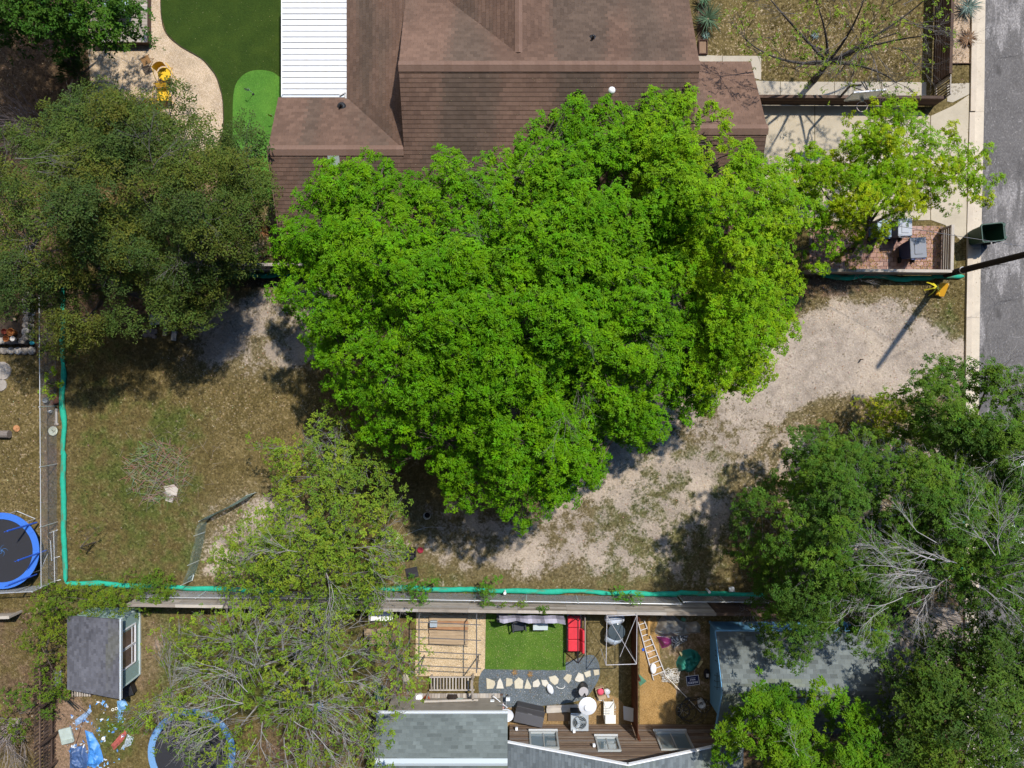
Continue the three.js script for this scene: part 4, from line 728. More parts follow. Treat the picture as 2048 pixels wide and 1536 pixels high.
addTree({ name: 'driveway_tree', label: 'slim lime green tree leaning over the concrete driveway beside the bin pad', base: [1702, 500], top: 7.4, edge: 4.6, spacing: 28, per: 70, clump: 0.54, kind: 'ash', leafScale: 0.72, r0: 0.13, limbs: 7, gaps: 0.0, under: 0.4, bark: [0.1, 0.085, 0.07],
  colours: [[0.15, 0.3, 0.002], [0.19, 0.335, 0.002], [0.27, 0.36, 0.003], [0.16, 0.31, 0.002]],
  poly: [[1742, 245], [1752, 205], [1775, 195], [1795, 230], [1815, 200], [1838, 205], [1832, 245], [1855, 255], [1862, 285], [1885, 285], [1900, 258], [1922, 250], [1912, 285], [1938, 300], [1975, 298], [1960, 325], [1940, 345], [1965, 355], [1998, 358], [1980, 392], [1960, 410], [1930, 380], [1890, 372], [1860, 400], [1820, 420], [1790, 445], [1740, 470], [1700, 455], [1660, 430], [1625, 400], [1585, 360], [1575, 320], [1600, 290], [1640, 300], [1680, 320], [1700, 285], [1725, 270]] });
addTree({ name: 'driveway_tree_undergrowth', label: 'low yellow green shrub growing at the corner of the brick bin pad', base: [1690, 500], top: 2.6, edge: 1.6, spacing: 24, per: 22, clump: 0.35, kind: 'ash', leafScale: 0.7, r0: 0.04, limbs: 4, gaps: 0.1, under: 0.2, cat: 'shrub', colours: [[0.2, 0.26, 0.01], [0.17, 0.3, 0.01]], poly: [[1670, 440], [1720, 460], [1735, 500], [1700, 530], [1670, 520]] });
// live oaks on the left
const OAK = [[0.068, 0.108, 0.017], [0.08, 0.124, 0.018], [0.1, 0.132, 0.017], [0.058, 0.098, 0.019]];
addTree({ name: 'oak_tree', label: 'broad olive green oak overhanging the gravel patio and brown roof', base: [440, 470], top: 8.5, edge: 4.6, spacing: 31, per: 70, clump: 0.6, kind: 'oak', leafScale: 1.22, r0: 0.24, limbs: 9, gaps: 0.07, under: 0.5, twigs: 5, dead: 10, deadCol: [0.22, 0.2, 0.18], bark: [0.16, 0.145, 0.13], colours: OAK.concat([[0.065, 0.105, 0.018]]),
  poly: [[215, 200], [262, 190], [300, 205], [345, 172], [382, 192], [372, 225], [430, 230], [452, 225], [495, 240], [518, 280], [530, 330], [532, 385], [518, 430], [495, 465], [485, 505], [470, 540], [440, 560], [395, 560], [330, 540], [270, 480], [240, 380], [225, 290]] });
addTree({ name: 'oak_tree', label: 'spreading yellow tinged olive oak above the dark planting bed', base: [150, 420], top: 9.2, edge: 4.6, spacing: 31, per: 72, clump: 0.62, kind: 'oak', leafScale: 1.22, r0: 0.26, limbs: 9, gaps: 0.07, under: 0.5, twigs: 5, dead: 10, deadCol: [0.22, 0.2, 0.18], bark: [0.16, 0.145, 0.13], colours: OAK.concat([[0.105, 0.124, 0.016]]),
  poly: [[-60, 290], [0, 265], [60, 262], [100, 215], [140, 200], [185, 170], [225, 175], [250, 205], [262, 260], [265, 340], [280, 420], [320, 500], [335, 570], [300, 600], [270, 560], [225, 590], [150, 560], [100, 600], [60, 620], [-60, 640]] });
addTree({ name: 'oak_tree', label: 'low olive oak limb crown hanging over the green erosion sock corner', base: [235, 560], top: 6.4, edge: 4.2, spacing: 31, per: 66, clump: 0.56, kind: 'oak', leafScale: 1.15, r0: 0.18, limbs: 6, gaps: 0.08, under: 0.35, bark: [0.13, 0.115, 0.1], colours: OAK.concat([[0.105, 0.124, 0.016], [0.1, 0.12, 0.016]]),
  poly: [[115, 575], [190, 560], [260, 560], [330, 545], [390, 555], [430, 575], [400, 600], [395, 640], [345, 655], [300, 640], [250, 655], [215, 660], [180, 690], [130, 700], [110, 720], [85, 690], [70, 650], [90, 620]] });
addTree({ name: 'oak_tree', label: 'thin drooping oak branch crown beside the grey fence near the brown roof', base: [470, 520], top: 5.0, edge: 3.8, spacing: 27, per: 44, clump: 0.45, kind: 'oak', leafScale: 1.15, r0: 0.1, limbs: 4, gaps: 0.12, under: 0.2, colours: OAK, poly: [[390, 510], [450, 520], [470, 560], [440, 590], [420, 640], [380, 650], [340, 600]] });
addTree({ name: 'garden_tree', label: 'dark green tree over the timber deck at the garden corner', base: [150, 110], top: 7.5, edge: 4.2, spacing: 31, per: 62, clump: 0.62, kind: 'elm', leafScale: 1.1, r0: 0.2, limbs: 6, gaps: 0.09, under: 0.5, colours: [[0.034, 0.095, 0.008], [0.045, 0.12, 0.009], [0.06, 0.14, 0.008]],
  poly: [[-60, -60], [250, -60], [262, 0], [250, 40], [265, 70], [235, 92], [190, 85], [150, 78], [120, 60], [60, 72], [40, 55], [-60, 70]] });
addTree({ name: 'garden_tree', label: 'tall tree beyond the timber deck that shades the planting bed', base: [190, -60], top: 11, edge: 7.5, spacing: 56, per: 60, clump: 0.95, kind: 'elm', leafScale: 1.6, r0: 0.22, limbs: 6, gaps: 0.0, under: 0.5, colours: [[0.034, 0.095, 0.008], [0.045, 0.12, 0.009]],
  poly: [[-330, -480], [90, -480], [130, -300], [80, -170], [-60, -110], [-200, -90], [-330, -100]] });
// hackberries at the lower fence
const HACK = [[0.125, 0.205, 0.014], [0.155, 0.235, 0.016], [0.112, 0.188, 0.016], [0.175, 0.25, 0.016]];
addTree({ name: 'hackberry_tree', label: 'yellow green leafing tree beside the wire mesh fence on the lot', base: [715, 1060], top: 7.0, edge: 3.8, spacing: 28, per: 26, clump: 0.52, kind: 'elm', leafScale: 0.98, r0: 0.13, limbs: 8, gaps: 0.05, under: 0.5, twigs: 4, bark: [0.27, 0.255, 0.23], dead: 14, deadCol: [0.38, 0.36, 0.33], colours: HACK,
  poly: [[655, 812], [690, 835], [685, 865], [730, 880], [770, 915], [785, 960], [800, 1000], [795, 1060], [808, 1110], [790, 1160], [760, 1200], [700, 1230], [620, 1240], [540, 1230], [480, 1215], [445, 1180], [420, 1120], [460, 1060], [500, 1020], [545, 1000], [560, 950], [500, 885], [545, 895], [590, 900], [620, 860], [640, 840]] });
addTree({ name: 'hackberry_tree', label: 'sparse half bare tree with spreading grey branches over the second trampoline', base: [640, 1255], top: 8.2, edge: 5.0, spacing: 26, per: 9, clump: 0.5, kind: 'elm', leafScale: 0.95, r0: 0.11, limbs: 9, gaps: 0.03, under: 0.4, twigs: 5, bark: [0.3, 0.285, 0.26], dead: 40, deadCol: [0.4, 0.385, 0.36], colours: HACK,
  poly: [[330, 1250], [420, 1220], [500, 1200], [600, 1220], [700, 1225], [770, 1215], [830, 1260], [850, 1340], [830, 1400], [780, 1440], [770, 1560], [420, 1560], [300, 1480], [200, 1450], [300, 1400], [360, 1340], [300, 1290]] });
// ash trees on the right
const DARK = [[0.052, 0.118, 0.01], [0.064, 0.138, 0.011], [0.084, 0.164, 0.011], [0.056, 0.122, 0.013]];
addTree({ name: 'ash_tree', label: 'large dark green ash with dead grey branches beside the road', base: [1790, 1080], top: 9.4, edge: 4.2, spacing: 31, per: 66, clump: 0.64, kind: 'ash', leafScale: 0.84, r0: 0.18, limbs: 11, gaps: 0.08, under: 0.4, twigs: 5, bark: [0.2, 0.185, 0.17], dead: 58, deadCol: [0.46, 0.44, 0.42], colours: DARK,
  poly: [[1590, 870], [1640, 862], [1720, 855], [1745, 880], [1800, 860], [1870, 850], [1940, 860], [2000, 900], [2060, 960], [2110, 1050], [2110, 1330], [2030, 1290], [1960, 1270], [1920, 1200], [1850, 1180], [1800, 1210], [1790, 1290], [1730, 1300], [1700, 1262], [1640, 1280], [1600, 1330], [1545, 1300], [1505, 1210], [1520, 1150], [1485, 1090], [1480, 1010], [1510, 980], [1560, 965], [1580, 910]] });
addTree({ name: 'ash_tree', label: 'dense dark green tree crown reaching over the kerb and road', base: [1870, 880], top: 8.4, edge: 4.8, spacing: 29, per: 76, clump: 0.64, kind: 'ash', leafScale: 0.85, r0: 0.16, limbs: 7, gaps: 0.0, under: 0.5, dead: 10, colours: DARK.concat([[0.08, 0.22, 0.008]]),
  poly: [[1865, 745], [1890, 728], [1940, 735], [1985, 728], [2050, 760], [2110, 780], [2110, 1040], [2040, 1000], [1980, 950], [1930, 900], [1870, 880], [1830, 850], [1850, 790]] });
addTree({ name: 'sapling', label: 'small yellow green sapling in front of the dark green ash', base: [1780, 850], top: 4.2, edge: 2.6, spacing: 26, per: 34, clump: 0.42, kind: 'elm', leafScale: 0.85, r0: 0.06, limbs: 5, gaps: 0.05, under: 0.4, colours: [[0.2, 0.27, 0.01], [0.16, 0.25, 0.01], [0.25, 0.3, 0.01]], poly: [[1740, 820], [1765, 800], [1800, 790], [1838, 800], [1840, 850], [1820, 890], [1770, 890], [1745, 860]] });
addTree({ name: 'ash_tree', label: 'bright green ash rising over the grey roof of the blue house', base: [1490, 1390], top: 7.0, edge: 4.4, spacing: 33, per: 52, clump: 0.58, kind: 'ash', leafScale: 1.05, r0: 0.18, limbs: 7, gaps: 0.14, under: 0.35, dead: 5, colours: [[0.062, 0.16, 0.004], [0.085, 0.19, 0.004], [0.11, 0.215, 0.004]],
  poly: [[1525, 1375], [1555, 1400], [1580, 1388], [1612, 1400], [1640, 1375], [1668, 1390], [1700, 1395], [1740, 1440], [1775, 1490], [1770, 1570], [1430, 1570], [1440, 1500], [1465, 1425], [1490, 1440], [1505, 1420]] });
addTree({ name: 'ash_tree', label: 'dark shaded tree beyond the concrete yard by the road', base: [1850, 1290], top: 7.8, edge: 4.6, spacing: 33, per: 66, clump: 0.64, kind: 'elm', leafScale: 1.1, r0: 0.16, limbs: 7, gaps: 0.02, under: 0.55, dead: 6, colours: [[0.05, 0.1, 0.01], [0.066, 0.125, 0.011], [0.085, 0.145, 0.01], [0.042, 0.088, 0.011]],
  poly: [[1860, 1320], [1895, 1285], [1950, 1265], [2030, 1280], [2110, 1270], [2110, 1590], [1740, 1590], [1755, 1500], [1800, 1450], [1815, 1380]] });
addTree({ name: 'live_tree', label: 'nearly bare tree with dark limbs and sparse green tufts on the front lawn', base: [1628, 160], top: 6.6, edge: 4.6, spacing: 28, per: 6, clump: 0.36, kind: 'elm', leafScale: 0.85, r0: 0.14, limbs: 10, gaps: 0.05, under: 0.1, twigs: 6, bark: [0.1, 0.088, 0.08], dead: 28, deadCol: [0.19, 0.17, 0.155], colours: [[0.2, 0.29, 0.02], [0.16, 0.24, 0.02]],
  poly: [[1450, 40], [1520, -30], [1700, -50], [1930, -50], [1895, 30], [1900, 90], [1850, 130], [1830, 185], [1780, 190], [1700, 165], [1620, 150], [1540, 140], [1490, 100]] });
// shrubs, vines and undergrowth
const VINE = [[0.07, 0.14, 0.009], [0.098, 0.165, 0.009], [0.125, 0.18, 0.009]];
const shrub = (name, label, poly, top, colours = VINE, more = {}) => { const cx = poly.reduce((a, p) => a + p[0], 0) / poly.length, cy = poly.reduce((a, p) => a + p[1], 0) / poly.length; return addTree({ name, label, poly, base: [1024 + (cx - 1024) * (1 - top / 75), 768 + (cy - 768) * (1 - top / 75)], top, edge: top * 0.45, spacing: 22, per: 26, clump: 0.36, kind: 'elm', leafScale: 0.72, r0: 0.035, limbs: 5, gaps: 0.08, under: 0.35, cat: 'shrub', colours, ...more }); };
shrub('vine_thicket', 'leafy green vine thicket on the fence behind the garden shed', [[62, 1178], [140, 1172], [220, 1176], [300, 1168], [340, 1180], [335, 1208], [280, 1222], [230, 1230], [150, 1222], [130, 1235], [62, 1215]], 1.7);
shrub('vine_thicket', 'tangled green vines between the garden shed and old plank fence', [[62, 1220], [120, 1225], [135, 1260], [132, 1330], [125, 1400], [90, 1390], [70, 1330], [45, 1290]], 1.9, VINE.concat([[0.09, 0.12, 0.012]]));
shrub('bush', 'green bush in front of the dark slatted fence', [[5, 1385], [60, 1378], [110, 1395], [90, 1440], [40, 1470], [0, 1460]], 1.6);
shrub('bush', 'bushy weed clump on the erosion sock near the wire mesh fence', [[290, 1165], [318, 1152], [345, 1168], [340, 1190], [300, 1195]], 1.0);
shrub('bush', 'leafy bush on the sock behind the white bench', [[805, 1175], [830, 1158], [862, 1172], [862, 1205], [835, 1220], [808, 1200]], 1.3, [[0.06, 0.17, 0.01], [0.08, 0.2, 0.012]]);
shrub('bush', 'leafy bush on the sock beside a short white pipe', [[942, 1180], [975, 1160], [1003, 1172], [1000, 1196], [960, 1205]], 1.1, [[0.08, 0.2, 0.012], [0.1, 0.22, 0.012]]);
shrub('bush', 'round green bush behind the timber fence near the ladder', [[1235, 1185], [1265, 1175], [1285, 1190], [1275, 1208], [1245, 1206]], 1.1, [[0.08, 0.22, 0.012], [0.1, 0.24, 0.012]]);
shrub('vine_thicket', 'vine growing along the top of the timber fence near the turf patch', [[960, 1205], [1030, 1208], [1095, 1212], [1100, 1222], [1010, 1222], [950, 1218]], 1.9, VINE, { spacing: 18, per: 12, clump: 0.2 });
shrub('bush', 'green fence bush below the half bare tree', [[1560, 1190], [1600, 1180], [1640, 1210], [1600, 1250], [1565, 1230]], 1.6, DARK);
shrub('grass_tussock', 'tall pale green weeds on the lawn near the trampoline', [[155, 1075], [200, 1050], [215, 1085], [200, 1110], [165, 1110]], 0.35, [[0.13, 0.2, 0.03], [0.16, 0.22, 0.03]], { kind: 'blade', leafScale: 1.1, per: 12 });
shrub('bush', 'small weeds beside the grey fence near the brown roof', [[480, 512], [540, 505], [550, 540], [500, 545]], 1.5, [[0.07, 0.15, 0.012]], { per: 14 });
shrub('bush', 'young leafy twigs beside the chain link fence', [[82, 755], [100, 735], [122, 760], [118, 795], [90, 790]], 1.5, [[0.2, 0.32, 0.01]], { per: 9, clump: 0.16, spacing: 18, under: 0 });
shrub('bush', 'low shrub in the dark bed under the oaks', [[130, 118], [160, 110], [175, 140], [150, 160], [125, 150]], 0.8, [[0.05, 0.11, 0.02]], { kind: 'blade', leafScale: 2.6 });
// bare shrubs
function bareShrub(name, label, basePx, n, L, col, lean = V(0, 1, 0), sp = 0.7, depth = 4, r = 0.022) {
  seed(4000 + names.size * 13); const B = P(basePx[0], basePx[1]), g = thing(name, label, 'shrub', B), s = new Soup();
  for (let i = 0; i < n; i++) fork(s, V(rr(-0.1, 0.1), 0, rr(-0.1, 0.1)), lean.clone().add(V(rr(-1, 1), rr(-0.1, 0.3), rr(-1, 1)).multiplyScalar(sp)).normalize(), L * rr(0.7, 1.2), r, depth, 0.4, [1, 1, 1]);
  part(g, 'branches', s.geo(), barkM(col)); return g;
}
bareShrub('bare_shrub', 'leafless reddish grey shrub beside the dark planting bed', [125, 285], 14, 1.25, [0.38, 0.31, 0.29], V(-0.2, 1.1, -0.15), 0.7, 4, 0.028);
bareShrub('bare_shrub', 'pale dry twigs sprawling on the fence of the bin pad', [1718, 556], 5, 0.5, [0.45, 0.41, 0.38], V(0.2, 0.5, -0.1), 0.8, 3, 0.012);
bareShrub('dead_brush', 'heap of dead grey brush below the slatted fence', [40, 1440], 16, 1.2, [0.36, 0.3, 0.26], V(-0.3, 0.5, 0.3), 0.9, 4);
bareShrub('dead_brush', 'dry leafless stems lying behind the slatted fence', [10, 1475], 10, 1.2, [0.42, 0.36, 0.31], V(0.2, 0.35, 0.5), 0.8, 3);
bareShrub('bare_shrub', 'pale leafless twigs above the blue house wall', [1500, 1215], 6, 1.0, [0.5, 0.47, 0.44], V(0.1, 1.0, 0.3), 0.7, 4, 0.016);
bareShrub('bare_shrub', 'leafless brushwood standing by the concrete yard', [1800, 1200], 9, 1.7, [0.44, 0.42, 0.4], V(0.1, 1.1, 0.1), 0.75, 4, 0.03);
bareShrub('bare_shrub', 'long grey bare branches reaching over the grey shingle roof', [1770, 1225], 8, 2.0, [0.47, 0.45, 0.43], V(-0.1, 1.2, 0.35), 0.75, 5, 0.035);
bareShrub('bare_shrub', 'fallen pale grey limb under the dark green ash', [1840, 1160], 8, 1.8, [0.45, 0.43, 0.41], V(0.2, 1.0, 0.15), 0.85, 4, 0.03);
// yuccas and agaves
function rosette(name, label, at, n, L, w, col, rise = 0.6, h0 = 0.05, cat = 'plant') {
  seed(5000 + names.size * 7); const g = thing(name, label, cat, P(at[0], at[1])), s = new Soup();
  for (let i = 0; i < n; i++) {
    const a = i * 2.399 + rr(-0.2, 0.2), e = rise * rr(0.2, 1.6), d = V(Math.cos(a), e, Math.sin(a)).normalize(), sd = V(-Math.sin(a), 0, Math.cos(a)), k = rr(0.7, 1.25), l = L * rr(0.75, 1.1), c = col.map((x) => x * k);
    let prev = null; for (let j = 0; j <= 3; j++) { const t = j / 3, p = V(0, h0, 0).addScaledVector(d, l * t).add(V(0, -0.25 * l * t * t, 0)), ww = w * (j === 3 ? 0.05 : 1 - 0.25 * j * j * 0.5) / 2; const q = [p.clone().addScaledVector(sd, ww), p.clone().addScaledVector(sd, -ww), p.clone().add(V(0, -w * 0.25, 0))]; if (prev) { s.quad(prev[0], prev[2], q[2], q[0], c); s.quad(prev[2], prev[1], q[1], q[2], c); } prev = q; }
  }
  part(g, 'leaf_rosette', s.geo(), mat([1, 1, 1], { vc: true, rough: 0.6 })); part(g, 'stem', cyl(0.05, 0.07, h0 + 0.05, 0, h0 / 2, 0, 8), mat([0.2, 0.15, 0.1])); return g;
}
rosette('yucca', 'spiky dark green yucca beside the brown house wall', [1412, 45], 80, 1.0, 0.05, [0.07, 0.12, 0.06], 0.7, 0.35);
rosette('yucca', 'smaller spiky green yucca next to the brown house wall', [1405, 5], 60, 0.65, 0.05, [0.07, 0.13, 0.06], 0.7, 0.3);
rosette('agave', 'large blue green spiky agave by the kerb', [1930, 18], 90, 0.85, 0.035, [0.15, 0.21, 0.17], 0.6, 0.2);
rosette('dead_agave', 'dry brown withered agave on gravel by the kerb', [1934, 78], 60, 0.55, 0.06, [0.2, 0.11, 0.05], 0.3, 0.08);
rosette('agave', 'small pale green agave in the planter beside the walkway', [1410, 72], 26, 0.3, 0.05, [0.2, 0.3, 0.24], 0.6, 0.05);
rosette('agave', 'small blue grey agave on the front lawn under the bare tree', [1628, 72], 28, 0.3, 0.05, [0.16, 0.22, 0.22], 0.6, 0.05);
rosette('dead_agave', 'dry orange brown plant beside the brown house corner', [523, 462], 40, 0.55, 0.06, [0.27, 0.12, 0.035], 0.4, 0.06);
rosette('grass_tussock', 'orange brown ornamental grass at the edge of the turf patch', [1029, 1344], 40, 0.22, 0.014, [0.36, 0.2, 0.05], 0.7, 0.02);
rosette('grass_tussock', 'second orange brown ornamental grass below the turf patch beside stepping stones', [1060, 1348], 40, 0.22, 0.014, [0.36, 0.2, 0.05], 0.7, 0.02);
// ---------------------------------------------------------------- things in the street and driveway
function wheelieBin(label, at, turn, body, lid, open = false, grp) {
  const b = thing('wheelie_bin', label, 'bin', P(at[0], at[1]), turn, grp), M = mat(body, { rough: 0.6 }), Lm = mat(lid, { rough: 0.65 });
  const s = new Soup(), prof = [[0.26, 0.3, 0.08], [0.28, 0.33, 0.35], [0.3, 0.37, 0.8], [0.32, 0.4, 0.98]], ring = (w, d, y, ins = 0) => [V(-w + 0.05, y, -d), V(w - 0.05, y, -d), V(w, y, -d + 0.05), V(w, y, d - 0.05), V(w - 0.05, y, d), V(-w + 0.05, y, d), V(-w, y, d - 0.05), V(-w, y, -d + 0.05)].map((v) => V(v.x * (1 - ins), v.y, v.z * (1 - ins)));
  const rings = prof.map((p) => ring(...p)); rings.push(ring(0.345, 0.425, 0.98), ring(0.345, 0.425, 1.03), ring(0.31, 0.39, 1.03), ring(0.24, 0.3, 0.14));
  for (let i = 0; i < rings.length - 1; i++) for (let k = 0; k < 8; k++) { const j = (k + 1) % 8; s.quad(rings[i][j], rings[i][k], rings[i + 1][k], rings[i + 1][j], [1, 1, 1]); }
  for (const r of [rings[0], rings[rings.length - 1]]) for (let k = 1; k < 7; k++) s.tri(r[0], r[k], r[k + 1], [1, 1, 1]);
  part(b, 'body', s.geo(), M);
  const l = part(b, 'lid', open ? [rbox(0.66, 0.045, 0.8, 0.02, 0, 0.62, 0.475, 0, Math.PI / 2 - 0.06)] : [rbox(0.68, 0.06, 0.86, 0.03, 0, 1.06, 0), rbox(0.34, 0.03, 0.42, 0.012, 0, 1.1, 0.06), rbox(0.2, 0.02, 0.08, 0.008, 0, 1.105, -0.3)], Lm);
  part(l, 'hinge', [bar(V(-0.3, 1.0, 0.46), V(0.3, 1.0, 0.46), 0.022), box(0.09, 0.06, 0.1, -0.24, 1.02, 0.43), box(0.09, 0.06, 0.1, 0.24, 1.02, 0.43)], M);
  for (const k of [-1, 1]) part(b, 'wheel', cyl(0.13, 0.13, 0.06, 0, 0, 0, 18).rotateZ(Math.PI / 2).translate(k * 0.29, 0.13, 0.34), mat([0.02, 0.02, 0.02]));
  return b;
}
wheelieBin('blue bin with grey lid standing at the corner of the brick pad', [1808, 505], 0.05, [0.02, 0.04, 0.13], [0.17, 0.18, 0.2]).scale.setScalar(1.15);
wheelieBin('pale grey bin with ribbed lid behind the dark blue bin', [1786, 464], 0.0, [0.2, 0.21, 0.23], [0.33, 0.35, 0.38]);
wheelieBin('light blue bin half hidden by the lime green tree', [1746, 466], 0.0, [0.05, 0.12, 0.27], [0.3, 0.38, 0.42]);
wheelieBin('dark green bin with its lid open standing at the kerb', [1950, 476], Math.PI / 2 + 0.1, [0.012, 0.05, 0.028], [0.015, 0.015, 0.015], true).scale.setScalar(1.28);
{ // utility pole
  const b = P(1887, 550), p = thing('utility_pole', 'dark timber utility pole rising beside the bin pad fence', 'pole', b), top = 9.1;
  part(p, 'shaft', bar(V(0, 0, 0), V(0.02, top, 0), 0.16, 0.115, 14), mat([0.045, 0.036, 0.03], { map: T.bark, rough: 0.95 }));
  part(p, 'insulator', lathe([[0, 0.16], [0.05, 0.14], [0.03, 0.08], [0.06, 0.05], [0.02, 0], [0, 0]], 0.02, top, 0, 10), mat([0.3, 0.3, 0.32], { rough: 0.2 }));
  part(p, 'cable_riser', tube([V(0.17, 0.1, -0.02), V(0.16, 2, 0.02), V(0.15, 4, 0), V(0.14, 6.5, 0.02)], 0.025, 20, 6), mat([0.03, 0.03, 0.03]));
  part(p, 'cable_coil', [torus(0.16, 0.012, 0.28, 2.7, 0.1, 0.4), torus(0.2, 0.01, 0.3, 3.6, 0.1, 0.2)], mat([0.02, 0.02, 0.02]));
  part(p, 'metal_band', cyl(0.165, 0.165, 0.05, 0, 1.5, 0, 14), galv);
  const wm = mat([0.14, 0.14, 0.15], { rough: 0.5 });
  const w1 = [V(b.x, 6.6, b.z), V(10.9, 4.0, -8.2)], w2 = [V(b.x, 6.2, b.z), V(-0.2, 2.9, 15.0)];
  solo('overhead_wire', 'thin service wire from the utility pole to the brown house', 'cable', tube([w1[0], w1[0].clone().lerp(w1[1], 0.5).add(V(0, -0.5, 0)), w1[1]], 0.012, 30, 5), wm);
  const far = [V(b.x, top - 0.3, b.z), V(30, 8.6, -9.6)]; solo('overhead_wire', 'thin overhead wire crossing the road from the pole', 'cable', tube([far[0], far[0].clone().lerp(far[1], 0.5).add(V(0, -0.3, 0)), far[1]], 0.012, 30, 5), wm);
}
{ // yellow sign and tape
  const s = thing('yellow_notice', 'plain yellow orange notice board propped up beside the erosion sock', 'sign', P(1876, 581), -0.12);
  part(s, 'board', box(0.44, 0.012, 0.68, 0, 0.34, 0, 0, 0.5), mat([0.66, 0.33, 0.012], { rough: 0.6 })); for (const x of [-0.18, 0.18]) part(s, 'stake', bar(V(x, 0, -0.24), V(x, 0.5, -0.27), 0.01), galv);
  const t = thing('caution_tape', 'yellow caution tape knotted round a stake next to the yellow notice', 'tape', P(1860, 578)); seed(31);
  part(t, 'stake', box(0.03, 0.7, 0.03, 0, 0.35, 0), greyWood[2]);
  const s2 = new Soup(); for (let i = 0; i < 7; i++) { const a = i * 0.95 + rr(-0.2, 0.2), L = rr(0.25, 0.5); let p0 = V(0, 0.55, 0); const side = V(-Math.sin(a), 0.4, Math.cos(a)).multiplyScalar(0.03); for (let k = 1; k <= 3; k++) { const p1 = V(Math.cos(a) * L * k / 3, 0.55 - 0.35 * (k / 3) ** 2 + rr(-0.04, 0.04), Math.sin(a) * L * k / 3); s2.quad(p0.clone().add(side), p0.clone().sub(side), p1.clone().sub(side), p1.clone().add(side), [1, 1, 1]); p0 = p1; } }
  part(t, 'tape', s2.geo(), mat([0.72, 0.62, 0.03], { rough: 0.5 }));
}
{ // basketball hoop
  const h = thing('basketball_hoop', 'basketball hoop with white backboard over the driveway fence', 'basketball hoop', P(1672, 203));
  const at = (x, y, hh) => P(x, y, hh).sub(h.position), dk = mat([0.02, 0.02, 0.022], { rough: 0.4 });
  part(h, 'pole', [bar(V(0, 0, 0), at(1700, 172, 2.4), 0.06), bar(at(1700, 172, 2.4), at(1722, 170, 3.2), 0.045)], dk);
  part(h, 'support_arm', [bar(at(1700, 172, 2.4), at(1738, 186, 3.1), 0.022), bar(at(1722, 162, 3.0), at(1735, 183, 3.75), 0.022), bar(at(1728, 162, 3.0), at(1738, 184, 3.75), 0.022)], dk);
  const a = at(1705, 187, 3.7), b = at(1770, 181, 3.7), d = b.clone().sub(a), yaw = Math.atan2(-d.z, d.x), c = a.clone().add(b).multiplyScalar(0.5);
  const board = part(h, 'backboard', box(1.38, 0.88, 0.03, 0, 0, 0).rotateY(yaw).translate(c.x, 3.35, c.z), mat([0.68, 0.7, 0.7], { rough: 0.25 }));
  part(board, 'backboard_frame', [box(1.42, 0.05, 0.06, 0, 0.45, 0), box(1.42, 0.05, 0.06, 0, -0.45, 0), box(0.05, 0.9, 0.06, 0.7, 0, 0), box(0.05, 0.9, 0.06, -0.7, 0, 0)].map((g) => g.rotateY(yaw).translate(c.x, 3.35, c.z)), mat([0.78, 0.78, 0.78]));
  const r = at(1724, 213, 3.05); part(h, 'rim', torus(0.235, 0.014, r.x, 3.05, r.z), mat([0.6, 0.5, 0.47])); part(h, 'rim_bracket', box(0.12, 0.1, 0.22, r.x, 3.04, r.z - 0.33, yaw), mat([0.6, 0.57, 0.53]));
}
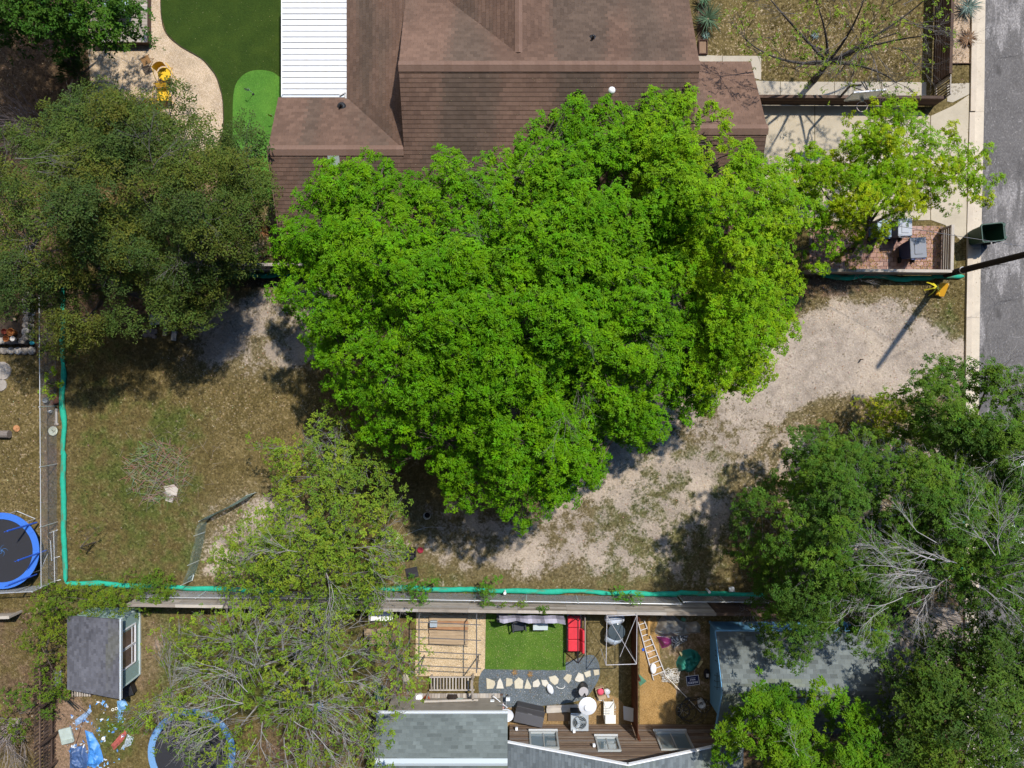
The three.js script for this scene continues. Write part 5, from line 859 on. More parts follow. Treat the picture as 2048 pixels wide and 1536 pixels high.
{ // parked car
  const c = thing('parked_car', 'white car parked at the kerb under the dark green trees', 'car', P(2037, 1008)), paint = mat([0.74, 0.75, 0.76], { phys: true, rough: 0.3, clearcoat: 0.8 });
  const prof = [[-2.25, 0.35], [-2.28, 0.62], [-2.2, 0.82], [-1.35, 0.95], [-0.75, 1.4], [0.75, 1.45], [1.5, 1.02], [2.1, 0.95], [2.25, 0.7], [2.2, 0.35]];
  const s = new Soup(), ringAt = (k) => { const [z, y] = prof[k]; return y; };
  const sections = [-2.26, -2.1, -1.4, -0.8, -0.6, 0.6, 0.85, 1.5, 2.05, 2.24].map((z) => { let top = 0.9; for (let k = 1; k < prof.length - 1; k++) if (z >= prof[k][0] && z <= prof[k + 1][0] && k < 8) top = mix(prof[k][1], prof[k + 1][1], (z - prof[k][0]) / (prof[k + 1][0] - prof[k][0])); const belt = Math.min(top, 0.92), e = Math.abs(z) > 2.15 ? 0.82 : 1; return [[-0.84 * e, 0.3], [-0.91 * e, 0.6], [-0.88 * e, belt], [top > 1 ? -0.66 : -0.8 * e, top], [0, top + 0.03], [top > 1 ? 0.66 : 0.8 * e, top], [0.88 * e, belt], [0.91 * e, 0.6], [0.84 * e, 0.3]].map(([x, y]) => V(x, y, z)); });
  for (let i = 0; i < sections.length - 1; i++) for (let k = 0; k < 8; k++) s.quad(sections[i][k], sections[i][k + 1], sections[i + 1][k + 1], sections[i + 1][k], [1, 1, 1]);
  for (const e of [sections[0], sections[9]]) for (let k = 1; k < 8; k++) s.tri(e[0], e[k], e[k + 1], [1, 1, 1]);
  part(c, 'body', s.geo(), paint);
  part(c, 'windscreen', (() => { const q = new Soup(); q.quad(V(-0.62, 1.03, 1.5), V(0.62, 1.03, 1.5), V(0.58, 1.43, 0.85), V(-0.58, 1.43, 0.85), [1, 1, 1]); return q.geo(); })(), windowM);
  part(c, 'rear_window', (() => { const q = new Soup(); q.quad(V(-0.62, 1.03, -1.32), V(0.62, 1.03, -1.32), V(0.56, 1.44, -0.76), V(-0.56, 1.44, -0.76), [1, 1, 1]); return q.geo(); })(), windowM);
  for (const k of [-1, 1]) { part(c, 'side_window', (() => { const q = new Soup(); q.quad(V(k * 0.89, 0.95, -1.1), V(k * 0.89, 0.95, 1.25), V(k * 0.69, 1.38, 0.7), V(k * 0.69, 1.38, -0.7), [1, 1, 1]); return q.geo(); })(), windowM); for (const z of [-1.4, 1.4]) { const w = part(c, 'wheel', cyl(0.32, 0.32, 0.2, 0, 0, 0, 22).rotateZ(Math.PI / 2).translate(k * 0.82, 0.32, z), mat([0.02, 0.02, 0.02])); part(w, 'rim', cyl(0.2, 0.2, 0.21, 0, 0, 0, 16).rotateZ(Math.PI / 2).translate(k * 0.825, 0.32, z), galv); } part(c, 'headlight', rbox(0.3, 0.12, 0.1, 0.03, k * 0.62, 0.72, 2.2), mat([0.7, 0.7, 0.7], { rough: 0.1 })); part(c, 'mirror', rbox(0.16, 0.12, 0.12, 0.03, k * 0.98, 0.98, 0.9), paint); }
}
// ---------------------------------------------------------------- garden top left
function metalChair(label, at, turn, round) {
  const c = thing('garden_chair', label, 'chair', P(at[0], at[1]), turn), m = mat([0.72, 0.42, 0.015], { rough: 0.5 });
  part(c, 'seat', round ? [cyl(0.25, 0.24, 0.03, 0, 0.43, 0, 28)] : [rbox(0.5, 0.03, 0.48, 0.012, 0, 0.43, 0)], m);
  part(c, 'backrest', round ? (() => { const g = new THREE.CylinderGeometry(0.29, 0.26, 0.4, 18, 1, true, Math.PI * 0.72, Math.PI * 0.56); return g.translate(0, 0.72, 0); })() : [box(0.48, 0.06, 0.02, 0, 0.82, -0.27), box(0.48, 0.05, 0.02, 0, 0.68, -0.26), box(0.48, 0.05, 0.02, 0, 0.56, -0.25)], m);
  for (const [x, z] of [[-1, 1], [1, 1], [-1, -1], [1, -1]]) part(c, 'leg', bar(V(x * 0.28, 0, z * 0.27), V(x * 0.22, 0.43, z * 0.2), 0.013), m);
  for (const k of [-1, 1]) part(c, 'armrest', tube([V(k * 0.26, 0.45, 0.22), V(k * 0.32, 0.64, 0.22), V(k * 0.32, 0.66, -0.05), V(k * 0.26, 0.68, -0.24)], 0.014, 16, 6), m);
  c.scale.set(1.3, 1.05, 1.3); return c;
}
metalChair('bright yellow round seated metal chair on the gravel patio', [338, 156], 0.45, true);
metalChair('yellow square metal chair at the edge of the oak shade', [337, 196], 0.0, false);
metalChair('yellow metal chair half hidden under the oak leaves', [314, 228], 0.7, false);
{ const t = thing('folding_table', 'small brown wooden folding table in shade by the deck', 'table', P(302, 130), 0.5); seed(11); for (let i = 0; i < 6; i++) part(t, 'slat', box(0.42, 0.018, 0.06, 0, 0.5, -0.18 + i * 0.072), mat([0.34, 0.19, 0.08], { map: T.wood })); for (const k of [-1, 1]) part(t, 'leg', [bar(V(-0.28, 0, k * 0.2), V(0.28, 0.5, k * 0.2), 0.014), bar(V(0.28, 0, k * 0.2), V(-0.28, 0.5, k * 0.2), 0.014)], mat([0.12, 0.08, 0.05])); }
{ const d = thing('timber_deck', 'raised weathered grey timber deck at the garden corner', 'deck', P(190, -30)); seed(12); const a = P(192, -30).sub(d.position), b = P(304, 92).sub(d.position);
  const n = Math.round((b.z - a.z) / 0.145); for (let i = 0; i < n; i++) part(d, 'deck_board', box(b.x - a.x, 0.03, 0.135, (a.x + b.x) / 2, 0.45, a.z + (i + 0.5) * 0.145), pick(greyWood));
  part(d, 'fascia', [box(b.x - a.x, 0.34, 0.03, (a.x + b.x) / 2, 0.25, b.z - 0.02), box(0.03, 0.34, b.z - a.z, b.x - 0.02, 0.25, (a.z + b.z) / 2)], darkWood[0]); for (const [x, z] of [[a.x + 0.1, b.z - 0.1], [b.x - 0.1, b.z - 0.1]]) part(d, 'post', box(0.1, 0.42, 0.1, x, 0.21, z), darkWood[1]);
  const g = thing('glass_table', 'pale glass topped table on the timber deck under the dark tree', 'table', P(248, 18, 0.46)); part(g, 'tabletop', cyl(0.62, 0.62, 0.015, 0, 0.72, 0, 36), mat([0.42, 0.52, 0.54], { phys: true, rough: 0.08, clearcoat: 1 })); part(g, 'rim', torus(0.62, 0.02, 0, 0.72, 0), mat([0.3, 0.32, 0.33], { rough: 0.4, metal: 0.6 })); for (let i = 0; i < 4; i++) part(g, 'leg', bar(V(Math.cos(i * 1.57 + 0.7) * 0.5, 0, Math.sin(i * 1.57 + 0.7) * 0.5), V(Math.cos(i * 1.57 + 0.7) * 0.35, 0.71, Math.sin(i * 1.57 + 0.7) * 0.35), 0.015), mat([0.25, 0.26, 0.27], { metal: 0.5 }));
  const p2 = thing('storage_box', 'pale square storage box beside the timber deck in deep shade', 'box', P(148, 52)); part(p2, 'body', rbox(0.9, 0.5, 0.8, 0.03, 0, 0.25, 0), mat([0.3, 0.33, 0.3], { rough: 0.6 })); part(p2, 'lid', rbox(0.95, 0.06, 0.85, 0.02, 0, 0.53, 0), mat([0.36, 0.4, 0.36], { rough: 0.6 }));
}
for (const [at, c, label, w] of [[[507, 189], [0.75, 0.76, 0.78], 'white golf flag standing in the hole of the putting green', 0.2], [[552, 240], [0.7, 0.62, 0.02], 'yellow golf flag at the green edge beside the brown roof', 0.16]]) {
  const f = thing('golf_flag', label, 'flag', P(...at)); part(f, 'pin', bar(V(0, 0.03, 0), V(0, 0.75, 0), 0.01), mat([0.7, 0.7, 0.7])); part(f, 'cup', cyl(0.06, 0.06, 0.01, 0, 0.042, 0, 16), mat([0.01, 0.012, 0.01])); const s = new Soup(); for (let i = 0; i < 4; i++) s.quad(V(-w * i / 4, 0.74, 0.03 * Math.sin(i * 1.4)), V(-w * (i + 1) / 4, 0.72, 0.03 * Math.sin((i + 1) * 1.4)), V(-w * (i + 1) / 4, 0.58, 0.05 + 0.03 * Math.sin((i + 1) * 1.4)), V(-w * i / 4, 0.58, 0.05 + 0.03 * Math.sin(i * 1.4)), [1, 1, 1]); part(f, 'cloth', s.geo(), mat(c, { rough: 0.7 }));
}
{ const p = thing('planter_frame', 'small timber edged planter at the corner of the front walk', 'planter', P(1405, 96)); part(p, 'soil', box(0.34, 0.08, 0.6, 0, 0.04, 0), mat([0.25, 0.16, 0.1], { map: T.speck })); part(p, 'edging', [box(0.04, 0.14, 0.7, 0.2, 0.07, 0), box(0.04, 0.14, 0.7, -0.2, 0.07, 0), box(0.36, 0.14, 0.04, 0, 0.07, 0.33), box(0.36, 0.14, 0.04, 0, 0.07, -0.33)], mat([0.1, 0.055, 0.04], { map: T.wood })); }
{ const b = thing('kerb_bed_edging', 'dark edging strip around the gravel bed beside the kerb', 'edging', P(1915, 128)); part(b, 'strip', box(1.2, 0.1, 0.03, 0, 0.05, 0), darkWood[0]); }
struct('kerb_gravel', sheet(px([[1893, -40], [1941, -40], [1938, 126], [1893, 126]]), 0.007), mat([0.7, 0.52, 0.36], { map: T.pebble, rough: 0.95, bump: 0.02 }));
// ---------------------------------------------------------------- left yard
function trampoline(label, at, r, padC, poles) {
  const t = thing('trampoline', label, 'trampoline', P(at[0], at[1])); const h = 0.78, blue = mat(padC, { rough: 0.55 });
  part(t, 'mat', cyl(r - 0.28, r - 0.28, 0.01, 0, h - 0.03, 0, 64), mat([0.018, 0.018, 0.022], { rough: 0.75, map: T.fine }));
  for (let i = 0; i < 12; i++) { const a0 = i / 12 * 6.2832 + 0.004, a1 = (i + 1) / 12 * 6.2832 - 0.004, sh = new THREE.Shape(); sh.absarc(0, 0, r, a0, a1, false); sh.absarc(0, 0, r - 0.3, a1, a0, true); part(t, 'pad', new THREE.ExtrudeGeometry(sh, { depth: 0.035, bevelEnabled: true, bevelSize: 0.008, bevelThickness: 0.008, bevelSegments: 1, curveSegments: 8 }).rotateX(-Math.PI / 2).translate(0, h + 0.006 * (i % 2), 0), blue); }
  part(t, 'frame_ring', torus(r - 0.06, 0.025, 0, h - 0.04, 0), galv);
  for (let i = 0; i < 4; i++) { const a = i * 1.5708 + 0.4; part(t, 'leg', [bar(V(Math.cos(a - 0.28) * (r - 0.08), h - 0.05, Math.sin(a - 0.28) * (r - 0.08)), V(Math.cos(a - 0.28) * (r - 0.04), 0.02, Math.sin(a - 0.28) * (r - 0.04)), 0.022), bar(V(Math.cos(a + 0.28) * (r - 0.08), h - 0.05, Math.sin(a + 0.28) * (r - 0.08)), V(Math.cos(a + 0.28) * (r - 0.04), 0.02, Math.sin(a + 0.28) * (r - 0.04)), 0.022), bar(V(Math.cos(a - 0.28) * (r - 0.04), 0.03, Math.sin(a - 0.28) * (r - 0.04)), V(Math.cos(a + 0.28) * (r - 0.04), 0.03, Math.sin(a + 0.28) * (r - 0.04)), 0.022)], galv); }
  for (const a of poles) part(t, 'enclosure_pole', [bar(V(Math.cos(a) * (r + 0.02), 0.3, Math.sin(a) * (r + 0.02)), V(Math.cos(a) * (r + 0.02), 2.3, Math.sin(a) * (r + 0.02)), 0.045), bar(V(Math.cos(a) * (r + 0.02), 2.3, Math.sin(a) * (r + 0.02)), V(Math.cos(a) * (r + 0.02), 2.5, Math.sin(a) * (r + 0.02)), 0.018)], mat([0.025, 0.1, 0.5], { rough: 0.45 }));
  return t;
}
{ const t = trampoline('blue padded trampoline with blue poles beside the chain link fence', [26, 1094], 1.83, [0.035, 0.14, 0.5], [-0.75, 0.05, 0.75, 3.0, 2.2, 4.2]); const s = new Soup(); for (let i = 0; i < 5; i++) { const a = i * 1.2; const pts = []; for (let k = 0; k <= 6; k++) pts.push(V(Math.cos(a + k * 0.25) * 0.05 * k, 0.757, Math.sin(a + k * 0.25) * 0.05 * k)); limb(s, pts, pts.map((_, k) => 0.014 - 0.0018 * k), 4); } part(t, 'printed_swirl', s.geo(), mat([0.05, 0.16, 0.36])); }
trampoline('faded blue trampoline under the half bare tree', [398, 1488], 2.1, [0.13, 0.27, 0.47], []);
{ // stone raised bed with pots
  const w = thing('stone_planter', 'rough pale stone retaining wall of the raised corner bed', 'wall', P(68, 640)); seed(41); const st = [[0.42, 0.38, 0.33], [0.34, 0.3, 0.26], [0.5, 0.46, 0.41], [0.28, 0.25, 0.22]].map((c) => mat(c, { map: T.speck, rough: 0.95, bump: 0.02 }));
  const gs = [0, 1, 2].map((k) => { const g = new THREE.IcosahedronGeometry(0.5, 1); const p = g.attributes.position; for (let i = 0; i < p.count; i++) { const f = 1 + 0.16 * (vn(p.getX(i) * 4 + k * 9, p.getZ(i) * 4 + p.getY(i) * 3) - 0.5); p.setXYZ(i, p.getX(i) * f, Math.sign(p.getY(i)) * Math.min(0.36, Math.abs(p.getY(i))) * f, p.getZ(i) * f); } g.computeVertexNormals(); g.deleteAttribute('uv'); return boxUV(g); }); gs.forEach((g) => { g.userData.uvd = 1; });
  const stone = (x, y, z, sx, sy, sz) => { const o = part(w, 'stone', pick(gs), pick(st)); o.position.set(x, y, z); o.scale.set(sx, sy, sz); o.rotation.y = rr(-0.3, 0.3); };
  for (let l = 0; l < 3; l++) { for (let x = -2.2; x < 0; x += 0.32) stone(x + rr(-0.04, 0.04), 0.1 + l * 0.19, 1.06, rr(0.32, 0.44), 0.28, rr(0.28, 0.36)); for (let z = -1.2; z < 1; z += 0.3) stone(-0.08 + rr(-0.04, 0.04), 0.1 + l * 0.19, z, rr(0.3, 0.38), 0.28, rr(0.3, 0.42)); }
  for (let x = -2.1; x < 0; x += 0.34) stone(x, 0.08, 1.52, 0.42, 0.26, rr(0.34, 0.44));
  part(w, 'bed_soil', box(2.2, 0.5, 2.1, -1.15, 0.25, 0.0), mat([0.07, 0.05, 0.035], { map: T.speck }));
  const pot = (label, x, z, r, c, y = 0.66) => { const p = thing('flower_pot', label, 'pot', P(68, 640).add(V(x, y, z))); part(p, 'pot', lathe([[0, 0.01], [r * 0.62, 0.0], [r * 0.9, r * 1.5], [r, r * 1.5], [r, r * 1.8], [r * 0.86, r * 1.8], [r * 0.6, 0.12], [0, 0.12]]), mat(c, { rough: 0.85 })); };
  pot('upturned orange terracotta strawberry pot on the stone bed', -0.58, 0.66, 0.19, [0.45, 0.17, 0.05], 0.5); pot('orange terracotta pot with open mouth on the stone wall', -0.74, 0.98, 0.15, [0.42, 0.15, 0.045]); pot('white pot with terracotta inside on the stone wall', -0.46, 0.98, 0.12, [0.66, 0.62, 0.57]); pot('dark red clay pot behind the orange pots', -0.95, 0.62, 0.14, [0.22, 0.05, 0.03], 0.5); pot('small tan clay ring pot higher up the stone bed', -0.42, -0.25, 0.12, [0.36, 0.25, 0.13], 0.5); pot('small pale clay pot pair member near the tan ring pot', -0.5, 0.0, 0.09, [0.42, 0.32, 0.19], 0.5);
  rosette('bare_plant', 'purplish dry plant in the stone raised bed', [20, 630], 22, 0.4, 0.02, [0.14, 0.07, 0.06], 0.8, 0.5);
  solo('blue_rag', 'crumpled turquoise rag on the stone step', 'rag', new THREE.IcosahedronGeometry(0.11, 1).scale(1.2, 0.5, 0.9), mat([0.05, 0.36, 0.42]), P(64, 686, 0.2).setY(0.2));
}
// odds and ends between the fences
{
  const b = thing('pot_cover', 'round pale cover with dark marks lying beside the chain link fence', 'cover', P(108, 862)); part(b, 'disc', lathe([[0, 0.05], [0.17, 0.05], [0.2, 0.1], [0.23, 0.1], [0.23, 0.0], [0, 0]]), mat([0.5, 0.52, 0.42])); part(b, 'mark', [box(0.12, 0.01, 0.03, 0.03, 0.058, 0.02, 0.6), box(0.1, 0.01, 0.03, -0.06, 0.058, -0.04, -0.5)], mat([0.08, 0.1, 0.06]));
  const p = thing('downpipe_piece', 'short grey gutter pipe with flared end beside the sock', 'pipe', P(114, 832)); part(p, 'pipe', box(0.1, 0.08, 0.75, 0, 0.04, 0), mat([0.33, 0.3, 0.27])); part(p, 'flare', rbox(0.22, 0.07, 0.12, 0.03, 0, 0.04, 0.4), mat([0.3, 0.25, 0.21]));
  const u = thing('bucket', 'small dark bucket beside rust coloured scrap near the sock', 'bucket', P(97, 800)); part(u, 'shell', lathe([[0, 0.02], [0.1, 0.02], [0.13, 0.26], [0.14, 0.26], [0.11, 0], [0, 0]]), mat([0.3, 0.32, 0.33], { rough: 0.5 })); part(u, 'handle', torus(0.13, 0.006, 0, 0.26, 0, 0.5), galv);
  solo('rusty_scrap', 'rust brown crumpled scrap next to the dark bucket', 'scrap', rbox(0.42, 0.2, 0.4, 0.07, 0, 0.1, 0, 0.4), mat([0.17, 0.075, 0.05], { map: T.speck }), P(112, 801));
  const j = thing('milk_jug', 'small white plastic jug beside the gutter pipe', 'jug', P(104, 823)); part(j, 'body', lathe([[0, 0], [0.08, 0], [0.08, 0.17], [0.03, 0.25], [0, 0.25]]), mat([0.7, 0.7, 0.68])); part(j, 'cap', cyl(0.035, 0.035, 0.03, 0, 0.265, 0, 12), mat([0.3, 0.3, 0.3]));
  const wf = thing('white_pipework', 'white plastic pipe frame lying beside the sock near the trampoline', 'frame', P(109, 1112)); const wm = mat([0.7, 0.69, 0.66], { rough: 0.5 }); part(wf, 'rail', bar(V(0, 0.06, -1.25), V(0.05, 0.06, 1.3), 0.022), wm); part(wf, 'rail', bar(V(-0.12, 0.12, -0.8), V(-0.06, 0.12, 0.2), 0.02), wm); part(wf, 'crossbar', [bar(V(-0.15, 0.06, 1.28), V(0.35, 0.06, 1.15), 0.018), bar(V(-0.2, 0.06, -1.15), V(0.2, 0.06, -1.3), 0.018), bar(V(0, 0.06, 0.1), V(0.3, 0.06, 0.0), 0.016)], wm); part(wf, 'hose_loop', tube([V(-0.25, 0.03, -0.85), V(-0.32, 0.03, -1.0), V(-0.2, 0.04, -1.2), V(0.1, 0.04, -1.32)], 0.018, 20, 6), mat([0.4, 0.3, 0.15]));
  solo('log', 'grey sawn log lying on the trampoline lawn', 'log', cyl(0.17, 0.19, 1.4, 0, 0, 0, 14).rotateZ(Math.PI / 2).translate(-0.55, 0.18, 0), barkM([0.24, 0.2, 0.17]), P(18, 868));
  solo('clay_saucer', 'flat orange clay saucer on the trampoline lawn', 'saucer', lathe([[0, 0.02], [0.14, 0.02], [0.17, 0.05], [0.15, 0], [0, 0]]), mat([0.42, 0.2, 0.09]), P(34, 857));
  for (const [x, y, r] of [[4, 742, 0.45], [2, 770, 0.3]]) solo('stepping_stone', (r > 0.4 ? 'large' : 'small') + ' flat round grey stone on the leafy trampoline lawn', 'stone', cyl(r, r * 1.05, 0.05, 0, 0.025, 0, 11), mat([0.36, 0.32, 0.28], { map: T.speck }), P(x, y), 0, 'grey stones of the trampoline lawn');
  // blocks under the oak
  const block = (label, at, turn, w, d, c, hole) => { const k = thing('concrete_block', label, 'block', P(...at), turn); const m = mat(c, { map: T.speck, rough: 0.95 }); if (hole) { const sh = new THREE.Shape([[-w / 2, -d / 2], [w / 2, -d / 2], [w / 2, d / 2], [-w / 2, d / 2]].map((q) => new THREE.Vector2(...q))); sh.holes.push(new THREE.Path([[-w * 0.28, -d * 0.3], [w * 0.28, -d * 0.3], [w * 0.28, d * 0.3], [-w * 0.28, d * 0.3]].map((q) => new THREE.Vector2(...q)))); part(k, 'body', new THREE.ExtrudeGeometry(sh, { depth: 0.19, bevelEnabled: false }).rotateX(-Math.PI / 2), m); } else part(k, 'body', rbox(w, 0.09, d, 0.012, 0, 0.045, 0), m); };
  block('hollow grey concrete block beside the oak shade', [336, 642], 0.3, 0.26, 0.28, [0.36, 0.36, 0.36], true); block('flat pale concrete block on the dry lawn', [349, 672], -0.15, 0.24, 0.46, [0.46, 0.44, 0.4]); block('tan concrete block next to the hollow block', [331, 664], -0.1, 0.19, 0.4, [0.33, 0.29, 0.22]); block('small brown block above the pale concrete block', [352, 654], -0.15, 0.2, 0.2, [0.27, 0.23, 0.18]);
  const gb = thing('grey_tub', 'shallow grey plastic tub under the oak edge', 'tub', P(314, 640), 0.1); part(gb, 'shell', [rbox(0.5, 0.2, 0.46, 0.04, 0, 0.1, 0)], mat([0.24, 0.27, 0.27], { rough: 0.5 })); part(gb, 'rim', rbox(0.55, 0.03, 0.51, 0.012, 0, 0.2, 0), mat([0.28, 0.31, 0.31]));
  solo('rubble_heap', 'low pale rubble patch beside the grey tub', 'rubble', (() => { seed(61); const l = []; for (let i = 0; i < 26; i++) l.push(new THREE.IcosahedronGeometry(rr(0.05, 0.12), 0).scale(1.2, 0.6, 1).translate(rr(-0.3, 0.3), 0.03, rr(-0.2, 0.2))); return l; })(), mat([0.3, 0.25, 0.22], { map: T.speck }), P(300, 666));
  solo('rubbish_heap', 'dark grey plastic rubbish heap beneath the oak', 'rubbish', (() => { const l = []; for (let i = 0; i < 10; i++) l.push(new THREE.IcosahedronGeometry(rr(0.12, 0.25), 1).scale(1.2, 0.6, 1).translate(rr(-0.5, 0.5), 0.1, rr(-0.3, 0.3))); return l; })(), mat([0.16, 0.17, 0.19], { rough: 0.45 }), P(318, 590));
}
{ // brush pile with cut sticks and old board
  const b = thing('brush_pile', 'pile of cut brown sticks and grass on the open lawn', 'brush pile', P(318, 945)); seed(51); const a = new Soup(), g = new Soup();
  for (let i = 0; i < 420; i++) { const r = Math.sqrt(R()) * 1.5, t = R() * 6.283, c = V(Math.cos(t) * r * 1.05, 0, Math.sin(t) * r), th = rr(-1.0, 0.7) + (R() < 0.3 ? 1.5 : 0), L = rr(0.25, 1.1), d = V(Math.cos(th), rr(-0.05, 0.12), Math.sin(th)).multiplyScalar(L / 2), y = 0.03 + 0.22 * Math.max(0, 1 - r / 1.5) * R(); const dry = R() < 0.62, p0 = c.clone().sub(d).setY(y + rr(0, 0.05)), p1 = c.clone().add(d).setY(y + rr(0, 0.12)); limb(dry ? a : g, bend(p0, p1, 0.06, 3), [0.012, 0.011, 0.008, 0.004].map((k) => k * rr(0.6, 1.3)), 4, dry ? [0.27, 0.215, 0.145].map((x) => x * rr(0.6, 1.3)) : [0.16, 0.2, 0.07].map((x) => x * rr(0.6, 1.4))); }
  for (let i = 0; i < 60; i++) { const t = R() * 6.283, r = rr(1.2, 2.6), c = V(Math.cos(t) * r + 0.5, 0.02, Math.sin(t) * r * 0.8 - 0.5), d = V(rr(-0.3, 0.3), 0.02, rr(-0.3, 0.3)); limb(a, [c.clone().sub(d), c, c.clone().add(d)], [0.008, 0.007, 0.004], 3, [0.32, 0.26, 0.19]); }
  part(b, 'dry_sticks', a.geo(), mat([1, 1, 1], { vc: true, rough: 0.9 })).userData.kind = 'stuff'; part(b, 'green_stalks', g.geo(), mat([1, 1, 1], { vc: true, rough: 0.9 })).userData.kind = 'stuff';
  const o = thing('broken_board', 'broken pale plaster boards lying at the brush pile edge', 'board', P(341, 985)); const pm = mat([0.5, 0.44, 0.37], { map: T.cloth, rough: 0.9 }), pts = (l) => l.map(([x, z]) => V(x, 0, z)); part(o, 'sheet', slab(pts([[-0.3, -0.3], [0.2, -0.42], [0.42, -0.2], [0.35, 0.15], [-0.1, 0.05]]), 0.08, 0.11), pm); part(o, 'sheet', slab(pts([[-0.32, -0.05], [-0.05, -0.1], [0.22, 0.2], [0.05, 0.35], [-0.25, 0.1]]), 0.04, 0.07), mat([0.36, 0.32, 0.3], { map: T.cloth })); part(o, 'sheet', slab(pts([[-0.2, 0.22], [0.15, 0.28], [0.12, 0.5], [-0.25, 0.4]]), 0.01, 0.035), pm);
}
{ // small things in the lot
  const w = thing('paint_pot', 'small open pale pot with dark inside near the tree shade', 'pot', P(855, 1030), 0.4); part(w, 'shell', lathe([[0, 0.02], [0.13, 0.02], [0.17, 0.25], [0.19, 0.25], [0.15, 0], [0, 0]]), mat([0.45, 0.41, 0.34])); part(w, 'inside', cyl(0.15, 0.15, 0.005, 0, 0.06, 0.0, 16), mat([0.01, 0.01, 0.01]));
  solo('tile_scrap', 'flat olive green tile scrap by the hackberry leaves', 'tile', box(0.22, 0.03, 0.42, 0, 0.015, 0, -0.5), mat([0.28, 0.3, 0.16]), P(797, 1079)); solo('glass_scrap', 'pale glassy scrap beside the olive tile', 'scrap', rbox(0.3, 0.06, 0.25, 0.02, 0, 0.03, 0, 0.3), mat([0.35, 0.38, 0.4], { rough: 0.2 }), P(778, 1086));
  const bin = thing('black_crate', 'black plastic crate on the ground in the tree shade', 'crate', P(820, 1105)); part(bin, 'shell', [box(0.6, 0.02, 0.5, 0, 0.02, 0), box(0.6, 0.25, 0.02, 0, 0.13, 0.25), box(0.6, 0.25, 0.02, 0, 0.13, -0.25), box(0.02, 0.25, 0.5, 0.3, 0.13, 0), box(0.02, 0.25, 0.5, -0.3, 0.13, 0)], mat([0.02, 0.02, 0.022], { rough: 0.5 })); part(bin, 'divider', box(0.56, 0.18, 0.012, 0, 0.12, 0.02), mat([0.05, 0.05, 0.05]));
  const bm = thing('rubber_mat', 'folded dark rubber mat below the black crate', 'mat', P(824, 1145), 0.2); part(bm, 'sheet', rbox(0.6, 0.05, 0.5, 0.02, 0, 0.025, 0), mat([0.03, 0.028, 0.03])); part(bm, 'fold', rbox(0.5, 0.05, 0.2, 0.02, 0.03, 0.07, 0.12), mat([0.04, 0.038, 0.04]));
  solo('red_dish', 'red flat dish beside the black crate', 'dish', lathe([[0, 0.02], [0.11, 0.02], [0.15, 0.06], [0.13, 0], [0, 0]]), mat([0.25, 0.02, 0.04]), P(841, 1100)); solo('hose', 'thin grey hose arching over bare soil', 'hose', tube([P(790, 1068), P(810, 1070), P(835, 1060), P(860, 1054), P(892, 1056)].map((p) => p.setY(0.015)), 0.012, 40, 6), mat([0.4, 0.37, 0.33])); solo('timber_stick', 'thin straight stick lying near the olive tile', 'stick', bar(P(792, 1070).setY(0.03), P(815, 1035).setY(0.03), 0.014), mat([0.3, 0.26, 0.17]));
  for (const [x, y, l] of [[1010, 1180, 'white standpipe rising through the sock beside a bush'], [1413, 1178, 'short white pipe end on the sock under the ash edge']]) { const s = thing('standpipe', l, 'pipe', P(x, y)); part(s, 'pipe', cyl(0.055, 0.055, 0.5, 0, 0.25, 0, 16), mat([0.76, 0.76, 0.75], { rough: 0.4 })); part(s, 'cap', cyl(0.07, 0.07, 0.05, 0, 0.52, 0, 16), mat([0.78, 0.78, 0.77], { rough: 0.4 })); }
  const c = thing('plastic_container', 'white plastic container lying on the sock beneath the ash', 'container', P(1460, 1176), 0.1); part(c, 'body', rbox(0.26, 0.18, 0.22, 0.03, 0, 0.22, 0), mat([0.75, 0.76, 0.76], { rough: 0.4 })); part(c, 'spout', cyl(0.03, 0.03, 0.06, 0.09, 0.33, 0.05, 10), mat([0.55, 0.56, 0.56]));
  solo('stake', 'short wooden survey stake in the bare soil near the pole shadow', 'stake', [box(0.06, 0.3, 0.05, 0, 0.15, 0)], mat([0.3, 0.22, 0.15], { map: T.wood }), P(1721, 719));
  const bl = thing('rotten_log', 'brown rotten log beneath the hackberry leaves', 'log', P(655, 1165), 1.2); part(bl, 'trunk_piece', cyl(0.13, 0.17, 0.8, 0, 0, 0, 12).rotateZ(Math.PI / 2).translate(0, 0.15, 0), barkM([0.15, 0.08, 0.05])); part(bl, 'branch_stub', bar(V(0.1, 0.2, 0), V(0.2, 0.4, 0.12), 0.05, 0.03), barkM([0.17, 0.1, 0.06]));
}
